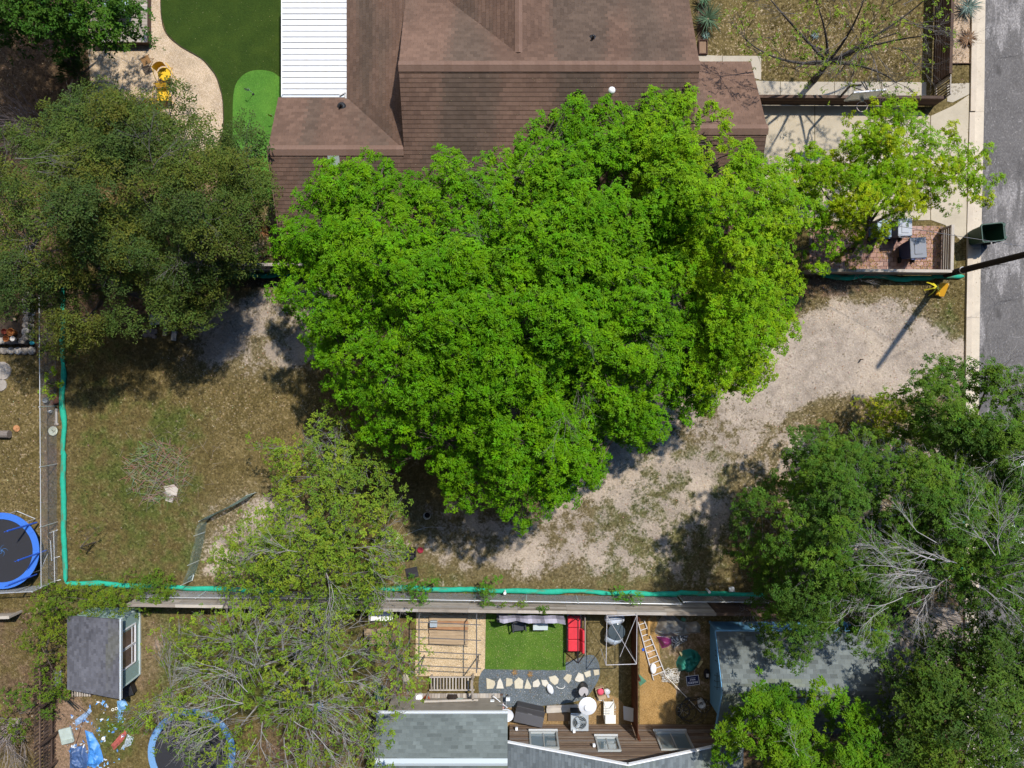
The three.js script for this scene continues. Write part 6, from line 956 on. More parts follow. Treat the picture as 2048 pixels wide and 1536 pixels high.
// ---------------------------------------------------------------- yards below the timber fence
// crumpled cloth: a lumpy sheet from an outline
function crumple(pts, h, amp, n = 26, sd = 0) {
  const xs = pts.map((p) => p[0]), zs = pts.map((p) => p[1]), x0 = Math.min(...xs), x1 = Math.max(...xs), z0 = Math.min(...zs), z1 = Math.max(...zs), s = new Soup(), id = {}, y = (x, z) => { const d = edgeDist(pts, x, z), e = smooth(0, 0.22, d), r = 1 - Math.abs(2 * fbm(x * 2.6 + sd, z * 2.6, 3, 256, 7) - 1); return 0.015 + e * (h + amp * (r - 0.6)); };
  const at = (i, j) => V(x0 + (x1 - x0) * i / n, 0, z0 + (z1 - z0) * j / n);
  for (let j = 0; j <= n; j++) for (let i = 0; i <= n; i++) { const p = at(i, j); if (!inPoly(pts, p.x, p.z)) { let best = null, bd = 1e9; for (let k = 0; k < pts.length; k++) { const a = pts[k], b = pts[(k + 1) % pts.length], t = clamp(((p.x - a[0]) * (b[0] - a[0]) + (p.z - a[1]) * (b[1] - a[1])) / ((b[0] - a[0]) ** 2 + (b[1] - a[1]) ** 2)), q = [a[0] + t * (b[0] - a[0]), a[1] + t * (b[1] - a[1])], dd = Math.hypot(q[0] - p.x, q[1] - p.z); if (dd < bd) { bd = dd; best = q; } } p.x = best[0]; p.z = best[1]; } p.y = Math.max(0.012, y(p.x, p.z)); id[j * 100 + i] = s.vert(p, UP, p.x, p.z, [1, 1, 1]); }
  for (let j = 0; j < n; j++) for (let i = 0; i < n; i++) { const a = id[j * 100 + i], b = id[j * 100 + i + 1], c = id[(j + 1) * 100 + i + 1], d = id[(j + 1) * 100 + i]; s.i.push(a, d, c, a, c, b); }
  const g = s.geo(); g.deleteAttribute('color'); g.computeVertexNormals(); return g;
}
const rel = (o, list) => list.map(([x, y]) => { const p = P(x, y); return [p.x - o.x, p.z - o.z]; });
function cloth(name, label, cat, list, h, amp, m, sd = 0) { const c = P(list.reduce((a, p) => a + p[0], 0) / list.length, list.reduce((a, p) => a + p[1], 0) / list.length); return solo(name, label, cat, crumple(rel(c, list), h, amp, 30, sd), m, c); }
const clothMat = (c, r = 0.8) => mat(c, { map: T.cloth, rough: r, bump: 0.01 });
// around the shed
cloth('blue_tarp', 'shredded blue tarp lying below the shed on bare soil', 'tarp', [[170, 1460], [185, 1465], [200, 1490], [208, 1520], [190, 1536], [172, 1530], [178, 1500]], 0.08, 0.3, clothMat([0.06, 0.25, 0.62], 0.5));
cloth('blue_tarp', 'torn strip of light blue tarp beside the shed corner', 'tarp', [[234, 1402], [250, 1398], [256, 1410], [246, 1425], [244, 1440], [236, 1442], [236, 1420]], 0.06, 0.2, clothMat([0.16, 0.36, 0.62], 0.5), 3);
cloth('blue_tarp', 'small pale blue tarp scrap by the rusty rods', 'tarp', [[150, 1440], [170, 1425], [180, 1415], [184, 1422], [168, 1442], [152, 1452]], 0.05, 0.2, clothMat([0.25, 0.36, 0.52], 0.5), 6);
cloth('red_cloth', 'faded red cloth strip on the grass below the shed', 'cloth', [[222, 1490], [240, 1470], [250, 1460], [254, 1466], [246, 1482], [228, 1500]], 0.06, 0.2, clothMat([0.4, 0.1, 0.08]), 9);
cloth('grey_tarp', 'grey silver tarp scrap near the white ball', 'tarp', [[255, 1468], [268, 1475], [262, 1490], [240, 1500], [250, 1485]], 0.05, 0.2, clothMat([0.36, 0.42, 0.44], 0.45), 12);
cloth('dark_tarp', 'dark blue plastic sheet heap among the rubbish below the shed', 'tarp', [[140, 1495], [170, 1490], [180, 1520], [172, 1540], [140, 1540]], 0.1, 0.3, clothMat([0.05, 0.1, 0.22], 0.5), 15);
{
  const b = thing('upholstered_pad', 'pale sage square pad lying beside the picket fence', 'pad', P(135, 1470), 0.25); part(b, 'cushion', rbox(0.62, 0.16, 0.78, 0.06, 0, 0.08, 0), clothMat([0.42, 0.48, 0.42])); part(b, 'folded_edge', rbox(0.5, 0.06, 0.2, 0.03, 0.05, 0.17, 0.26), clothMat([0.37, 0.42, 0.36]));
  const bb = thing('purple_ball', 'purple exercise ball tucked under the shed roof edge', 'ball', P(203, 1368)); part(bb, 'ball', new THREE.SphereGeometry(0.24, 24, 18).translate(0, 0.24, 0), mat([0.24, 0.13, 0.42], { rough: 0.4 })); part(bb, 'valve', cyl(0.015, 0.015, 0.02, 0.05, 0.475, 0, 8), mat([0.1, 0.05, 0.2]));
  solo('white_ball', 'small white ball on the grass below the shed', 'ball', new THREE.SphereGeometry(0.09, 20, 14).translate(0, 0.09, 0), mat([0.75, 0.74, 0.7]), P(209, 1475));
  for (const [x, y] of [[226, 1419], [233, 1417]]) solo('white_ring', 'small white plastic ring on the mossy patch below the shed', 'ring', torus(0.06, 0.016, 0, 0.018, 0), mat([0.75, 0.73, 0.62]), P(x, y), 0, 'pair of white rings');
  const st = thing('metal_stand', 'black folding metal stand lying on bare soil beside the shed', 'stand', P(150, 1400)); const bk = mat([0.025, 0.03, 0.028], { rough: 0.5 }); part(st, 'leg', bar(V(-0.3, 0.6, -0.45), V(0.1, 0.02, 0.5), 0.022), bk); part(st, 'leg', bar(V(-0.2, 0.6, -0.45), V(0.2, 0.02, 0.42), 0.022), bk); part(st, 'brace', [bar(V(-0.45, 0.03, 0), V(0.05, 0.03, 0.3), 0.012), bar(V(-0.3, 0.6, -0.45), V(-0.45, 0.02, 0.1), 0.014)], bk);
  solo('rusty_rod', 'long rusty bent rod lying on bare soil below the shed', 'rod', tube([P(150, 1496), P(158, 1470), P(170, 1430), P(176, 1420)].map((p) => p.setY(0.03)), 0.016, 24, 6), mat([0.07, 0.04, 0.03])); solo('steel_rod', 'thin dark rod crossing beneath the shed corner', 'rod', tube([P(147, 1402), P(165, 1416), P(182, 1430)].map((p) => p.setY(0.05)), 0.014, 16, 6), mat([0.05, 0.045, 0.045])); solo('white_pipe', 'short white pipe lying in the rubbish below the shed', 'pipe', bar(P(161, 1510).setY(0.04), P(170, 1488).setY(0.05), 0.03), mat([0.7, 0.7, 0.7]));
  const pa = thing('pallet', 'old grey timber pallet leaning below the shed roof', 'pallet', P(165, 1370)); seed(71); for (let i = 0; i < 8; i++) part(pa, 'slat', box(0.08, 0.02, 0.8, -0.4 + i * 0.12, 0.14, 0.1), pick(greyWood)); for (const z of [-0.25, 0.45]) part(pa, 'bearer', box(1.0, 0.1, 0.08, 0, 0.06, z), pick(darkWood));
  const bx = thing('black_box', 'black plastic box standing in the shed shadow', 'box', P(261, 1370), 0.35); part(bx, 'body', rbox(0.5, 0.4, 0.75, 0.03, 0, 0.2, 0), mat([0.012, 0.012, 0.014], { rough: 0.5 })); part(bx, 'lid', rbox(0.54, 0.05, 0.79, 0.015, 0, 0.425, 0), mat([0.02, 0.02, 0.022], { rough: 0.45 }));
  const gr = thing('grey_grate', 'grey louvred plastic panel between the picket fence and the shed', 'panel', P(117, 1357)); for (let i = 0; i < 9; i++) part(gr, 'louvre', box(0.3, 0.02, 0.06, 0, 0.07, -0.34 + i * 0.085, 0, 0.3), mat([0.16, 0.17, 0.19])); part(gr, 'frame', [box(0.04, 0.1, 0.84, -0.17, 0.05, 0), box(0.04, 0.1, 0.84, 0.17, 0.05, 0)], mat([0.2, 0.21, 0.23]));
}
// white bench, crate table
{
  const b = thing('double_seat', 'white moulded double seat against the timber fence', 'bench', P(766, 1222)); const m = mat([0.78, 0.77, 0.75], { rough: 0.45 });
  for (const k of [-1, 1]) { part(b, 'seat', rbox(0.52, 0.05, 0.5, 0.02, k * 0.27, 0.43, 0.1), m); part(b, 'backrest', (() => new THREE.CylinderGeometry(0.27, 0.26, 0.4, 14, 1, true, Math.PI / 2, Math.PI).translate(k * 0.27, 0.64, 0).scale(1, 1, 1))(), m); }
  for (const [x, z] of [[-0.5, -0.1], [0.5, -0.1], [-0.5, 0.32], [0.5, 0.32]]) part(b, 'leg', bar(V(x, 0, z), V(x * 0.9, 0.42, z), 0.02), m); part(b, 'arm_rail', [bar(V(-0.56, 0.62, -0.1), V(-0.56, 0.62, 0.35), 0.02), bar(V(0.56, 0.62, -0.1), V(0.56, 0.62, 0.35), 0.02)], m);
  const c = thing('crate_table', 'weathered wooden crate table under thin branches', 'table', P(757, 1267)); seed(73); for (let i = 0; i < 7; i++) part(c, 'board', box(1.2, 0.03, 0.105, 0, 0.5, -0.36 + i * 0.113), pick([mat([0.33, 0.23, 0.13], { map: T.wood }), mat([0.27, 0.19, 0.11], { map: T.wood }), mat([0.38, 0.28, 0.17], { map: T.wood })])); for (const x of [-0.5, 0.5]) part(c, 'side', box(0.05, 0.48, 0.75, x, 0.24, 0), darkWood[1]); part(c, 'batten', box(0.05, 0.02, 0.78, 0, 0.526, -0.02), darkWood[2]);
}
{ // low platform, pergola rods, slatted lounger
  const d = thing('timber_platform', 'worn low timber platform on the gravel bed', 'platform', P(898, 1256)); seed(74); const br = [[0.42, 0.22, 0.11], [0.34, 0.17, 0.085], [0.46, 0.33, 0.2], [0.38, 0.25, 0.14]].map((c) => mat(c, { map: T.wood, rough: 0.9 }));
  for (let i = 0; i < 10; i++) part(d, 'board', box(1.9, 0.03, 0.135, rr(-0.02, 0.02), 0.17, -0.62 + i * 0.145), pick(i < 5 ? br : br.slice(2))); for (const x of [-0.7, 0, 0.7]) part(d, 'joist', box(0.06, 0.14, 1.25, x, 0.08, -0.05), darkWood[0]);
  const bx = thing('metal_box', 'small grey metal box on the timber platform', 'box', P(868, 1245, 0.19)); part(bx, 'body', rbox(0.34, 0.22, 0.28, 0.02, 0, 0.11, 0), mat([0.4, 0.45, 0.48], { rough: 0.35, metal: 0.4 })); part(bx, 'lid', rbox(0.36, 0.04, 0.3, 0.012, 0, 0.235, 0), mat([0.47, 0.53, 0.56], { rough: 0.35, metal: 0.4 }));
  const p = thing('pergola', 'thin dark metal pergola frame over the gravel bed', 'pergola', P(895, 1290)); const dk = mat([0.1, 0.095, 0.09], { rough: 0.6 }), h = 2.1, at = (x, y, k = h) => P(x, y, k).sub(p.position);
  for (const y of [1246, 1277, 1305, 1333]) part(p, 'rafter', bar(at(836, y - 2), at(962, y + 4), 0.022), dk); for (const x of [838, 953]) part(p, 'beam', bar(at(x, 1232), at(x, 1345), 0.028), dk); for (const [x, y] of [[838, 1232], [953, 1232], [953, 1345], [838, 1345]]) { const t = at(x, y); part(p, 'post', bar(V(t.x, 0, t.z), V(t.x, h, t.z), 0.03), dk); }
  const l = thing('slatted_lounger', 'weathered slatted timber lounger below the gravel bed', 'lounger', P(905, 1368)); for (let i = 0; i < 14; i++) part(l, 'slat', box(0.06, 0.025, 0.62, -1.0 + i * 0.15, 0.36, -0.16), pick(greyWood)); part(l, 'side_rail', box(2.2, 0.08, 0.05, 0, 0.33, -0.48), greyWood[0]); part(l, 'side_rail', box(2.2, 0.08, 0.05, 0, 0.33, 0.15), greyWood[2]); for (const [x, z] of [[-1, -0.46], [1, -0.46], [-1, 0.13], [1, 0.13]]) part(l, 'leg', box(0.07, 0.34, 0.07, x, 0.17, z), pick(greyWood));
  const k = thing('back_deck', 'grey plank deck at the back of the annex', 'deck', P(905, 1400)); const a = P(830, 1384).sub(k.position), b = P(1006, 1420).sub(k.position); for (let i = 0, n = Math.floor((b.x - a.x) / 0.14); i < n; i++) part(k, 'deck_board', box(0.13, 0.03, b.z - a.z, a.x + (i + 0.5) * 0.14, 0.16, (a.z + b.z) / 2), pick(greyWood)); part(k, 'joist', [box(b.x - a.x, 0.13, 0.06, (a.x + b.x) / 2, 0.075, a.z + 0.1), box(b.x - a.x, 0.13, 0.06, (a.x + b.x) / 2, 0.075, b.z - 0.1)], darkWood[0]);
  const hm = thing('handrail', 'weathered timber handrail at the step beside the lounger', 'handrail', P(946, 1368)); part(hm, 'rail', box(0.09, 0.05, 1.0, 0.02, 0.95, -0.1, 0.06), greyWood[3]); part(hm, 'rail', box(2.6, 0.05, 0.09, -1.0, 0.95, 0.4, 0.03), greyWood[2]); for (const [x, z] of [[0.02, -0.5], [0, 0.4], [-2.2, 0.42]]) part(hm, 'post', box(0.08, 0.94, 0.08, x, 0.47, z), greyWood[1]);
  const bu = thing('white_bucket', 'white bucket on the back deck next to the orange bucket', 'bucket', P(840, 1390)); part(bu, 'shell', lathe([[0, 0.02], [0.12, 0.02], [0.15, 0.32], [0.16, 0.32], [0.13, 0], [0, 0]]), mat([0.76, 0.76, 0.75], { rough: 0.5 })); part(bu, 'lid', cyl(0.165, 0.165, 0.02, 0, 0.33, 0, 22), mat([0.78, 0.78, 0.77], { rough: 0.5 }));
  const bo = thing('orange_bucket', 'bright orange bucket on the back deck', 'bucket', P(854, 1394)); part(bo, 'shell', lathe([[0, 0.02], [0.13, 0.02], [0.16, 0.36], [0.175, 0.36], [0.14, 0], [0, 0]]), mat([0.62, 0.11, 0.015], { rough: 0.5 })); part(bo, 'contents', cyl(0.155, 0.155, 0.02, 0, 0.26, 0, 20), mat([0.5, 0.12, 0.03])); part(bo, 'handle', torus(0.165, 0.005, 0, 0.34, 0, 0.6), galv);
  const cb = thing('covered_chair', 'dark brown covered chair by the annex gutter', 'chair', P(905, 1398)); part(cb, 'cover', [new THREE.ConeGeometry(0.42, 0.75, 5).translate(0, 0.5, 0)], mat([0.035, 0.026, 0.02], { map: T.cloth })); part(cb, 'seat', rbox(0.5, 0.14, 0.5, 0.04, 0.3, 0.25, 0.1), mat([0.3, 0.36, 0.33], { map: T.cloth })); for (const x of [-0.25, 0.25]) part(cb, 'leg', box(0.05, 0.2, 0.05, x, 0.1, 0.15), mat([0.03, 0.03, 0.03]));
  const bl = thing('blue_cover', 'small blue plastic sack under the half bare tree', 'sack', P(640, 1411)); part(bl, 'sack', new THREE.IcosahedronGeometry(0.22, 2).scale(1, 0.8, 1.2).translate(0, 0.17, 0), mat([0.08, 0.22, 0.42], { rough: 0.5 })); part(bl, 'knot', cyl(0.03, 0.06, 0.1, 0, 0.36, 0, 8), mat([0.07, 0.18, 0.36]));
  const gb = thing('green_bin', 'dark green lidded bin under the half bare tree', 'bin', P(765, 1378)); part(gb, 'body', lathe([[0, 0], [0.22, 0], [0.27, 0.65], [0, 0.65]]), mat([0.015, 0.05, 0.035], { rough: 0.5 })); part(gb, 'lid', lathe([[0, 0.1], [0.15, 0.09], [0.29, 0.02], [0.29, 0], [0, 0]], 0, 0.65, 0), mat([0.02, 0.065, 0.045], { rough: 0.5 }));
  for (const [x, y, r] of [[622, 1368, 0.2], [725, 1372, 0.22], [755, 1362, 0.2], [812, 1355, 0.2], [555, 1390, 0.16]]) { seed(x); solo('garden_stone', 'pale tan stone lying in the bed under the half bare tree', 'stone', new THREE.IcosahedronGeometry(r, 1).scale(1.15, 0.35, 0.95).translate(0, r * 0.25, 0), mat([0.4, 0.35, 0.25], { map: T.speck }), P(x, y), R() * 3, 'stones under the half bare tree'); }
}
// turf patch furniture
{
  const c = thing('armchair', 'black mesh armchair at the top of the turf patch', 'chair', P(1038, 1245), 0.12); const bk = mat([0.03, 0.032, 0.036], { rough: 0.7 }); part(c, 'seat', rbox(0.56, 0.07, 0.52, 0.025, 0, 0.4, 0), mat([0.05, 0.053, 0.06], { rough: 0.8 })); part(c, 'backrest', rbox(0.56, 0.5, 0.05, 0.02, 0, 0.66, -0.27, 0, -0.15), bk); for (const k of [-1, 1]) { part(c, 'armrest', rbox(0.06, 0.04, 0.52, 0.015, k * 0.31, 0.6, 0), bk); for (const z of [-0.22, 0.24]) part(c, 'leg', box(0.05, 0.6, 0.05, k * 0.3, 0.3, z), bk); }
  const t = thing('side_table', 'pale grey square table on the turf patch', 'table', P(1080, 1243)); part(t, 'tabletop', rbox(0.72, 0.04, 0.5, 0.012, 0, 0.5, 0), mat([0.42, 0.48, 0.47], { rough: 0.5 })); for (const [x, z] of [[-0.3, -0.2], [0.3, -0.2], [-0.3, 0.2], [0.3, 0.2]]) part(t, 'leg', box(0.04, 0.48, 0.04, x, 0.24, z), mat([0.3, 0.33, 0.33]));
  const ca = thing('shade_cloth', 'lavender grey shade cloth slung below the fence over the turf patch', 'canopy', P(1062, 1222)); seed(81); const s = new Soup(), N = 16; const top = (i) => V(-1.55 + 3.05 * i / N, 1.55 + 0.05 * Math.sin(i * 1.3), -0.28), low = (i) => V(-1.52 + 3.15 * i / N, 1.18 + 0.13 * Math.sin(i * 1.1 + 1) + 0.05 * (i % 2), 0.12 + 0.12 * (i / N) + 0.05 * Math.sin(i * 0.9));
  for (let i = 0; i < N; i++) { const m0 = top(i).lerp(low(i), 0.5).add(V(0, -0.06, 0)), m1 = top(i + 1).lerp(low(i + 1), 0.5).add(V(0, -0.06, 0)); s.quad(top(i), m0, m1, top(i + 1), [1, 1, 1]); s.quad(m0, low(i), low(i + 1), m1, [1, 1, 1]); } const cg = s.geo(); cg.deleteAttribute('color'); part(ca, 'cloth', cg, clothMat([0.47, 0.44, 0.5])); for (const x of [-1.5, 0.3, 1.6]) part(ca, 'pole', bar(V(x, 0, 0.1), V(x, 1.2, 0.1), 0.015), galvDull);
  const un = thing('grey_lounger', 'dark grey lounger tucked beneath the shade cloth', 'lounger', P(1018, 1230)); part(un, 'bed', rbox(1.2, 0.1, 0.5, 0.03, 0, 0.32, 0), mat([0.12, 0.12, 0.13], { map: T.cloth })); for (const [x, z] of [[-0.5, -0.18], [0.5, -0.18], [-0.5, 0.18], [0.5, 0.18]]) part(un, 'leg', box(0.05, 0.28, 0.05, x, 0.14, z), bk);
}
{ // red swing sofa
  const f = thing('swing_sofa', 'red cushioned garden swing sofa with black frame', 'sofa', P(1147, 1262)); const red = mat([0.62, 0.025, 0.04], { map: T.cloth, rough: 0.75 }), bk = mat([0.015, 0.015, 0.017], { rough: 0.5 });
  for (let i = 0; i < 3; i++) part(f, 'seat_cushion', rbox(0.62, 0.13, 0.56, 0.05, -0.02, 0.46, -0.62 + i * 0.58), red); for (let i = 0; i < 2; i++) part(f, 'back_cushion', rbox(0.16, 0.42, 0.56, 0.06, 0.38, 0.68, -0.05 + i * 0.58, 0, 0, -0.3), red);
  part(f, 'seat_frame', [box(0.75, 0.04, 1.8, 0.02, 0.36, -0.05), box(0.03, 0.5, 1.8, 0.48, 0.66, -0.05)], mat([0.3, 0.27, 0.24]));
  for (const z of [-1.1, 0.98]) { part(f, 'frame_leg', [bar(V(-0.5, 0, z), V(0.05, 1.6, z * 0.96), 0.026), bar(V(0.65, 0, z), V(0.1, 1.6, z * 0.96), 0.026), bar(V(-0.5, 0.03, z), V(0.65, 0.03, z), 0.02)], bk); part(f, 'hanger', bar(V(0.07, 1.55, z * 0.94), V(0.1, 0.4, z * 0.85), 0.01), bk); } part(f, 'top_bar', bar(V(0.07, 1.6, -1.06), V(0.07, 1.6, 0.95), 0.028), bk);
}
{ // wrapped furniture and its frame
  const w = thing('wrapped_furniture', 'garden furniture wrapped in clear and grey plastic sheeting', 'covered furniture', P(1226, 1252)); seed(82); const lump = (r, sx, sy, sz, x, y, z, sd) => { const g = new THREE.IcosahedronGeometry(r, 3), p = g.attributes.position; for (let i = 0; i < p.count; i++) { const k = 1 + 0.28 * (fbm(p.getX(i) * 4 + sd, p.getZ(i) * 4 + p.getY(i) * 3, 3) - 0.5); p.setXYZ(i, p.getX(i) * k * sx + x, Math.max(0, p.getY(i) * k * sy + y), p.getZ(i) * k * sz + z); } g.computeVertexNormals(); return g; };
  const pm = mat([0.46, 0.52, 0.57], { rough: 0.25, map: T.cloth }); part(w, 'sheeting', [lump(0.45, 1.05, 0.9, 0.75, 0.02, 0.4, -0.5, 3)], mat([0.56, 0.6, 0.66], { rough: 0.22, map: T.cloth })); part(w, 'sheeting', [lump(0.5, 0.95, 0.8, 0.7, -0.02, 0.38, 0.42, 8)], pm); part(w, 'round_table', lathe([[0, 0.05], [0.38, 0.05], [0.42, 0.02], [0.42, -0.02], [0, -0.02]], 0.06, 0.76, 0.02), mat([0.07, 0.09, 0.1], { rough: 0.12, map: T.cloth }));
  const f = thing('pipe_frame', 'grey pipe frame standing over the plastic wrapped furniture', 'frame', P(1240, 1268)); const gm = mat([0.42, 0.4, 0.4], { rough: 0.45 }), at = (x, y, h) => P(x, y, h).sub(f.position), H = 2.0; const C = [[1214, 1232], [1274, 1230], [1273, 1328], [1212, 1330]].map((q) => at(q[0], q[1], H));
  for (let i = 0; i < 4; i++) { part(f, 'rail', bar(C[i], C[(i + 1) % 4], 0.018), gm); part(f, 'post', bar(V(C[i].x, 0, C[i].z), C[i], 0.018), gm); } part(f, 'brace', bar(C[0], C[2], 0.012), gm); part(f, 'brace', bar(C[1], C[0].clone().lerp(C[3], 0.72).lerp(C[2], 0.45), 0.012), gm);
}
// stepping stones: irregular pale slabs
{
  seed(83); const sm = [[0.62, 0.56, 0.42], [0.66, 0.61, 0.5], [0.56, 0.49, 0.35]].map((c) => mat(c, { map: T.speck, rough: 0.9, bump: 0.01 }));
  const L = [[[973, 1356], [989, 1362], [990, 1368], [986, 1376], [974, 1377]], [[1000, 1356], [1004, 1364], [1007, 1376], [993, 1376], [996, 1362]], [[1013, 1356], [1024, 1358], [1025, 1366], [1020, 1371], [1012, 1372]], [[1037, 1355], [1046, 1361], [1045, 1376], [1030, 1376], [1029, 1362]], [[1054, 1357], [1062, 1372], [1061, 1377], [1049, 1376]], [[1066, 1364], [1076, 1358], [1080, 1367], [1076, 1373], [1066, 1373]], [[1083, 1360], [1093, 1360], [1098, 1368], [1091, 1373], [1085, 1369]], [[1098, 1354], [1110, 1351], [1117, 1358], [1115, 1366], [1109, 1369], [1101, 1362]], [[1127, 1356], [1134, 1348], [1143, 1350], [1141, 1360], [1137, 1366]], [[1150, 1358], [1157, 1345], [1166, 1349], [1168, 1360], [1158, 1363], [1151, 1361]], [[1168, 1345], [1180, 1341], [1181, 1351], [1172, 1354]], [[1187, 1340], [1197, 1339], [1198, 1348], [1189, 1350]]];
  const LB = ['blocky cream stepping stone at the back deck end of the path', 'narrow wedge shaped cream stepping stone next to the blocky end stone', 'small rounded cream stepping stone between the wedge and pentagon stones', 'large house shaped pentagon cream stepping stone', 'sharp triangular cream stepping stone beside the pentagon stone', 'small five sided cream stepping stone beside the triangular stone', 'small weedy cream stepping stone next to the white plastic bag', 'large broad cream stepping stone beside the short curved white hose', 'tapering kite shaped cream stepping stone', 'tall rounded cream stepping stone with weeds at its foot', 'small cream stepping stone half covered by weeds', 'faint tan stepping stone at the weedy end of the path'];
  L.forEach((q, qi) => { const c = P(q.reduce((a, p) => a + p[0], 0) / q.length, q.reduce((a, p) => a + p[1], 0) / q.length), sh = new THREE.Shape(q.map(([x, y]) => { const p = P(x, y); return new THREE.Vector2(p.x - c.x, -(p.z - c.z)); })); const g = new THREE.ExtrudeGeometry(sh, { depth: 0.03, bevelEnabled: true, bevelSize: 0.012, bevelThickness: 0.01, bevelSegments: 1 }).rotateX(-Math.PI / 2).translate(0, 0.012, 0); solo('stepping_stone', LB[qi], 'stone', g, pick(sm), c, 0, 'cream stepping stones below the turf patch'); });
}
{ // below the stepping stones
  const d = thing('deck_box', 'dark charcoal storage box with sloping lid at the house wall', 'storage box', P(1058, 1421), -0.22); const ch = mat([0.075, 0.072, 0.075], { rough: 0.6, map: T.fine }), ch2 = mat([0.05, 0.047, 0.048], { rough: 0.6, map: T.fine }); part(d, 'body', rbox(1.35, 0.62, 0.72, 0.03, 0, 0.31, 0), ch2); part(d, 'lid', rbox(1.42, 0.05, 0.5, 0.015, 0, 0.66, 0.14), ch); part(d, 'lid_front', rbox(1.42, 0.05, 0.32, 0.015, 0, 0.62, -0.24, 0, 0.25), ch2); part(d, 'handle', box(0.2, 0.02, 0.03, 0, 0.67, -0.14), mat([0.15, 0.15, 0.15]));
  const s = thing('satellite_dish', 'white round satellite dish beside the annex roof corner', 'satellite dish', P(1012, 1404)); part(s, 'dish', lathe([[0, 0.03], [0.2, 0.06], [0.36, 0.13], [0.38, 0.12], [0.2, 0.03], [0, 0]], 0, 0, 0, 32).rotateX(0.25).translate(0, 1.15, 0.05), mat([0.78, 0.78, 0.78], { rough: 0.5 })); part(s, 'mast', bar(V(0, 0, 0), V(0, 1.15, 0.03), 0.03), galv); part(s, 'feed_arm', bar(V(0, 1.15, -0.3), V(-0.25, 1.5, -0.55), 0.014), galvDull);
  const pl = thing('timber_planter', 'low timber edged bed between the storage box and the cooling unit', 'planter', P(1128, 1420)); part(pl, 'plank', box(1.75, 0.22, 0.26, 0, 0.11, -0.12, 0.05), greyWood[2]); part(pl, 'plank', box(1.7, 0.05, 0.12, 0, 0.24, -0.3, 0.05), greyWood[0]); part(pl, 'soil', box(1.6, 0.1, 0.4, 0, 0.05, 0.3), mat([0.16, 0.11, 0.07], { map: T.speck }));
  const a = thing('cooling_unit', 'grey outdoor cooling unit with round fan against the house', 'cooling unit', P(1156, 1428)); part(a, 'housing', rbox(0.82, 0.8, 0.82, 0.05, 0, 0.42, 0), mat([0.02, 0.022, 0.026], { rough: 0.4, metal: 0.2 })); part(a, 'top_panel', rbox(0.86, 0.04, 0.86, 0.018, 0, 0.84, 0), mat([0.4, 0.43, 0.44], { rough: 0.45, metal: 0.3 })); const fan = part(a, 'fan_opening', cyl(0.33, 0.33, 0.02, 0, 0.863, 0, 32), mat([0.02, 0.03, 0.035], { rough: 0.4 })); part(fan, 'fan_blades', [0, 1, 2].map((k) => box(0.3, 0.012, 0.16, 0.14, 0, 0, 0, 0.25).rotateY(k * 2.094).translate(0, 0.88, 0)), mat([0.3, 0.34, 0.36], { rough: 0.4, metal: 0.4 })); part(fan, 'guard', [0.12, 0.2, 0.28, 0.33].map((r) => torus(r, 0.006, 0, 0.9, 0)), galv); part(a, 'plinth', box(0.95, 0.05, 0.95, 0, 0.025, 0), concM);
  const h = thing('patio_heater', 'white patio heater with wide cone shaped reflector', 'patio heater', P(1166, 1373)); const wh = mat([0.74, 0.75, 0.76], { rough: 0.35, metal: 0.15 }); part(h, 'reflector', lathe([[0, 0.18], [0.14, 0.17], [0.17, 0.13], [0.4, 0.06], [0.42, 0.03], [0.4, 0.035], [0, 0.08]], 0, 2.1, 0, 40), wh); part(h, 'burner', cyl(0.09, 0.12, 0.3, 0, 2.0, 0), mat([0.3, 0.31, 0.32], { metal: 0.6, rough: 0.35 })); part(h, 'vent_cap', [cyl(0.16, 0.16, 0.03, 0, 2.29, 0, 28), ...[0, 1, 2, 3, 4].map((i) => cyl(0.018, 0.018, 0.02, Math.cos(i * 1.257) * 0.1, 2.312, Math.sin(i * 1.257) * 0.1, 8))], mat([0.6, 0.61, 0.62], { rough: 0.35 })); part(h, 'post', cyl(0.035, 0.035, 1.3, 0, 1.35, 0), mat([0.02, 0.02, 0.02])); part(h, 'tank_housing', lathe([[0, 0], [0.24, 0], [0.24, 0.06], [0.19, 0.75], [0.06, 0.8], [0, 0.8]]), mat([0.02, 0.02, 0.022], { rough: 0.4 }));
  solo('round_plate', 'grey round disc on the black patio heater base', 'disc', cyl(0.23, 0.23, 0.02, 0, 0.82, 0, 28), mat([0.36, 0.34, 0.33]), P(1164, 1369));
  const sh = thing('shelf_rack', 'small white wire shelf rack standing near the house wall', 'rack', P(1216, 1414)); const ww = mat([0.68, 0.66, 0.58], { rough: 0.5 }); part(sh, 'top_shelf', rbox(0.5, 0.04, 0.42, 0.012, 0, 0.9, 0.18), ww); part(sh, 'lower_shelf', rbox(0.5, 0.03, 0.8, 0.01, 0, 0.3, 0), ww); for (const [x, z] of [[-0.24, -0.38], [0.24, -0.38], [-0.24, 0.38], [0.24, 0.38]]) part(sh, 'upright', box(0.03, 0.9, 0.03, x, 0.45, z), ww); part(sh, 'wire', [...[-0.1, 0.05].map((x) => box(0.014, 0.014, 0.4, x, 0.86, -0.22)), ...[-0.34, -0.22, -0.1].map((z) => box(0.5, 0.014, 0.014, 0, 0.87, z))], mat([0.5, 0.49, 0.45]));
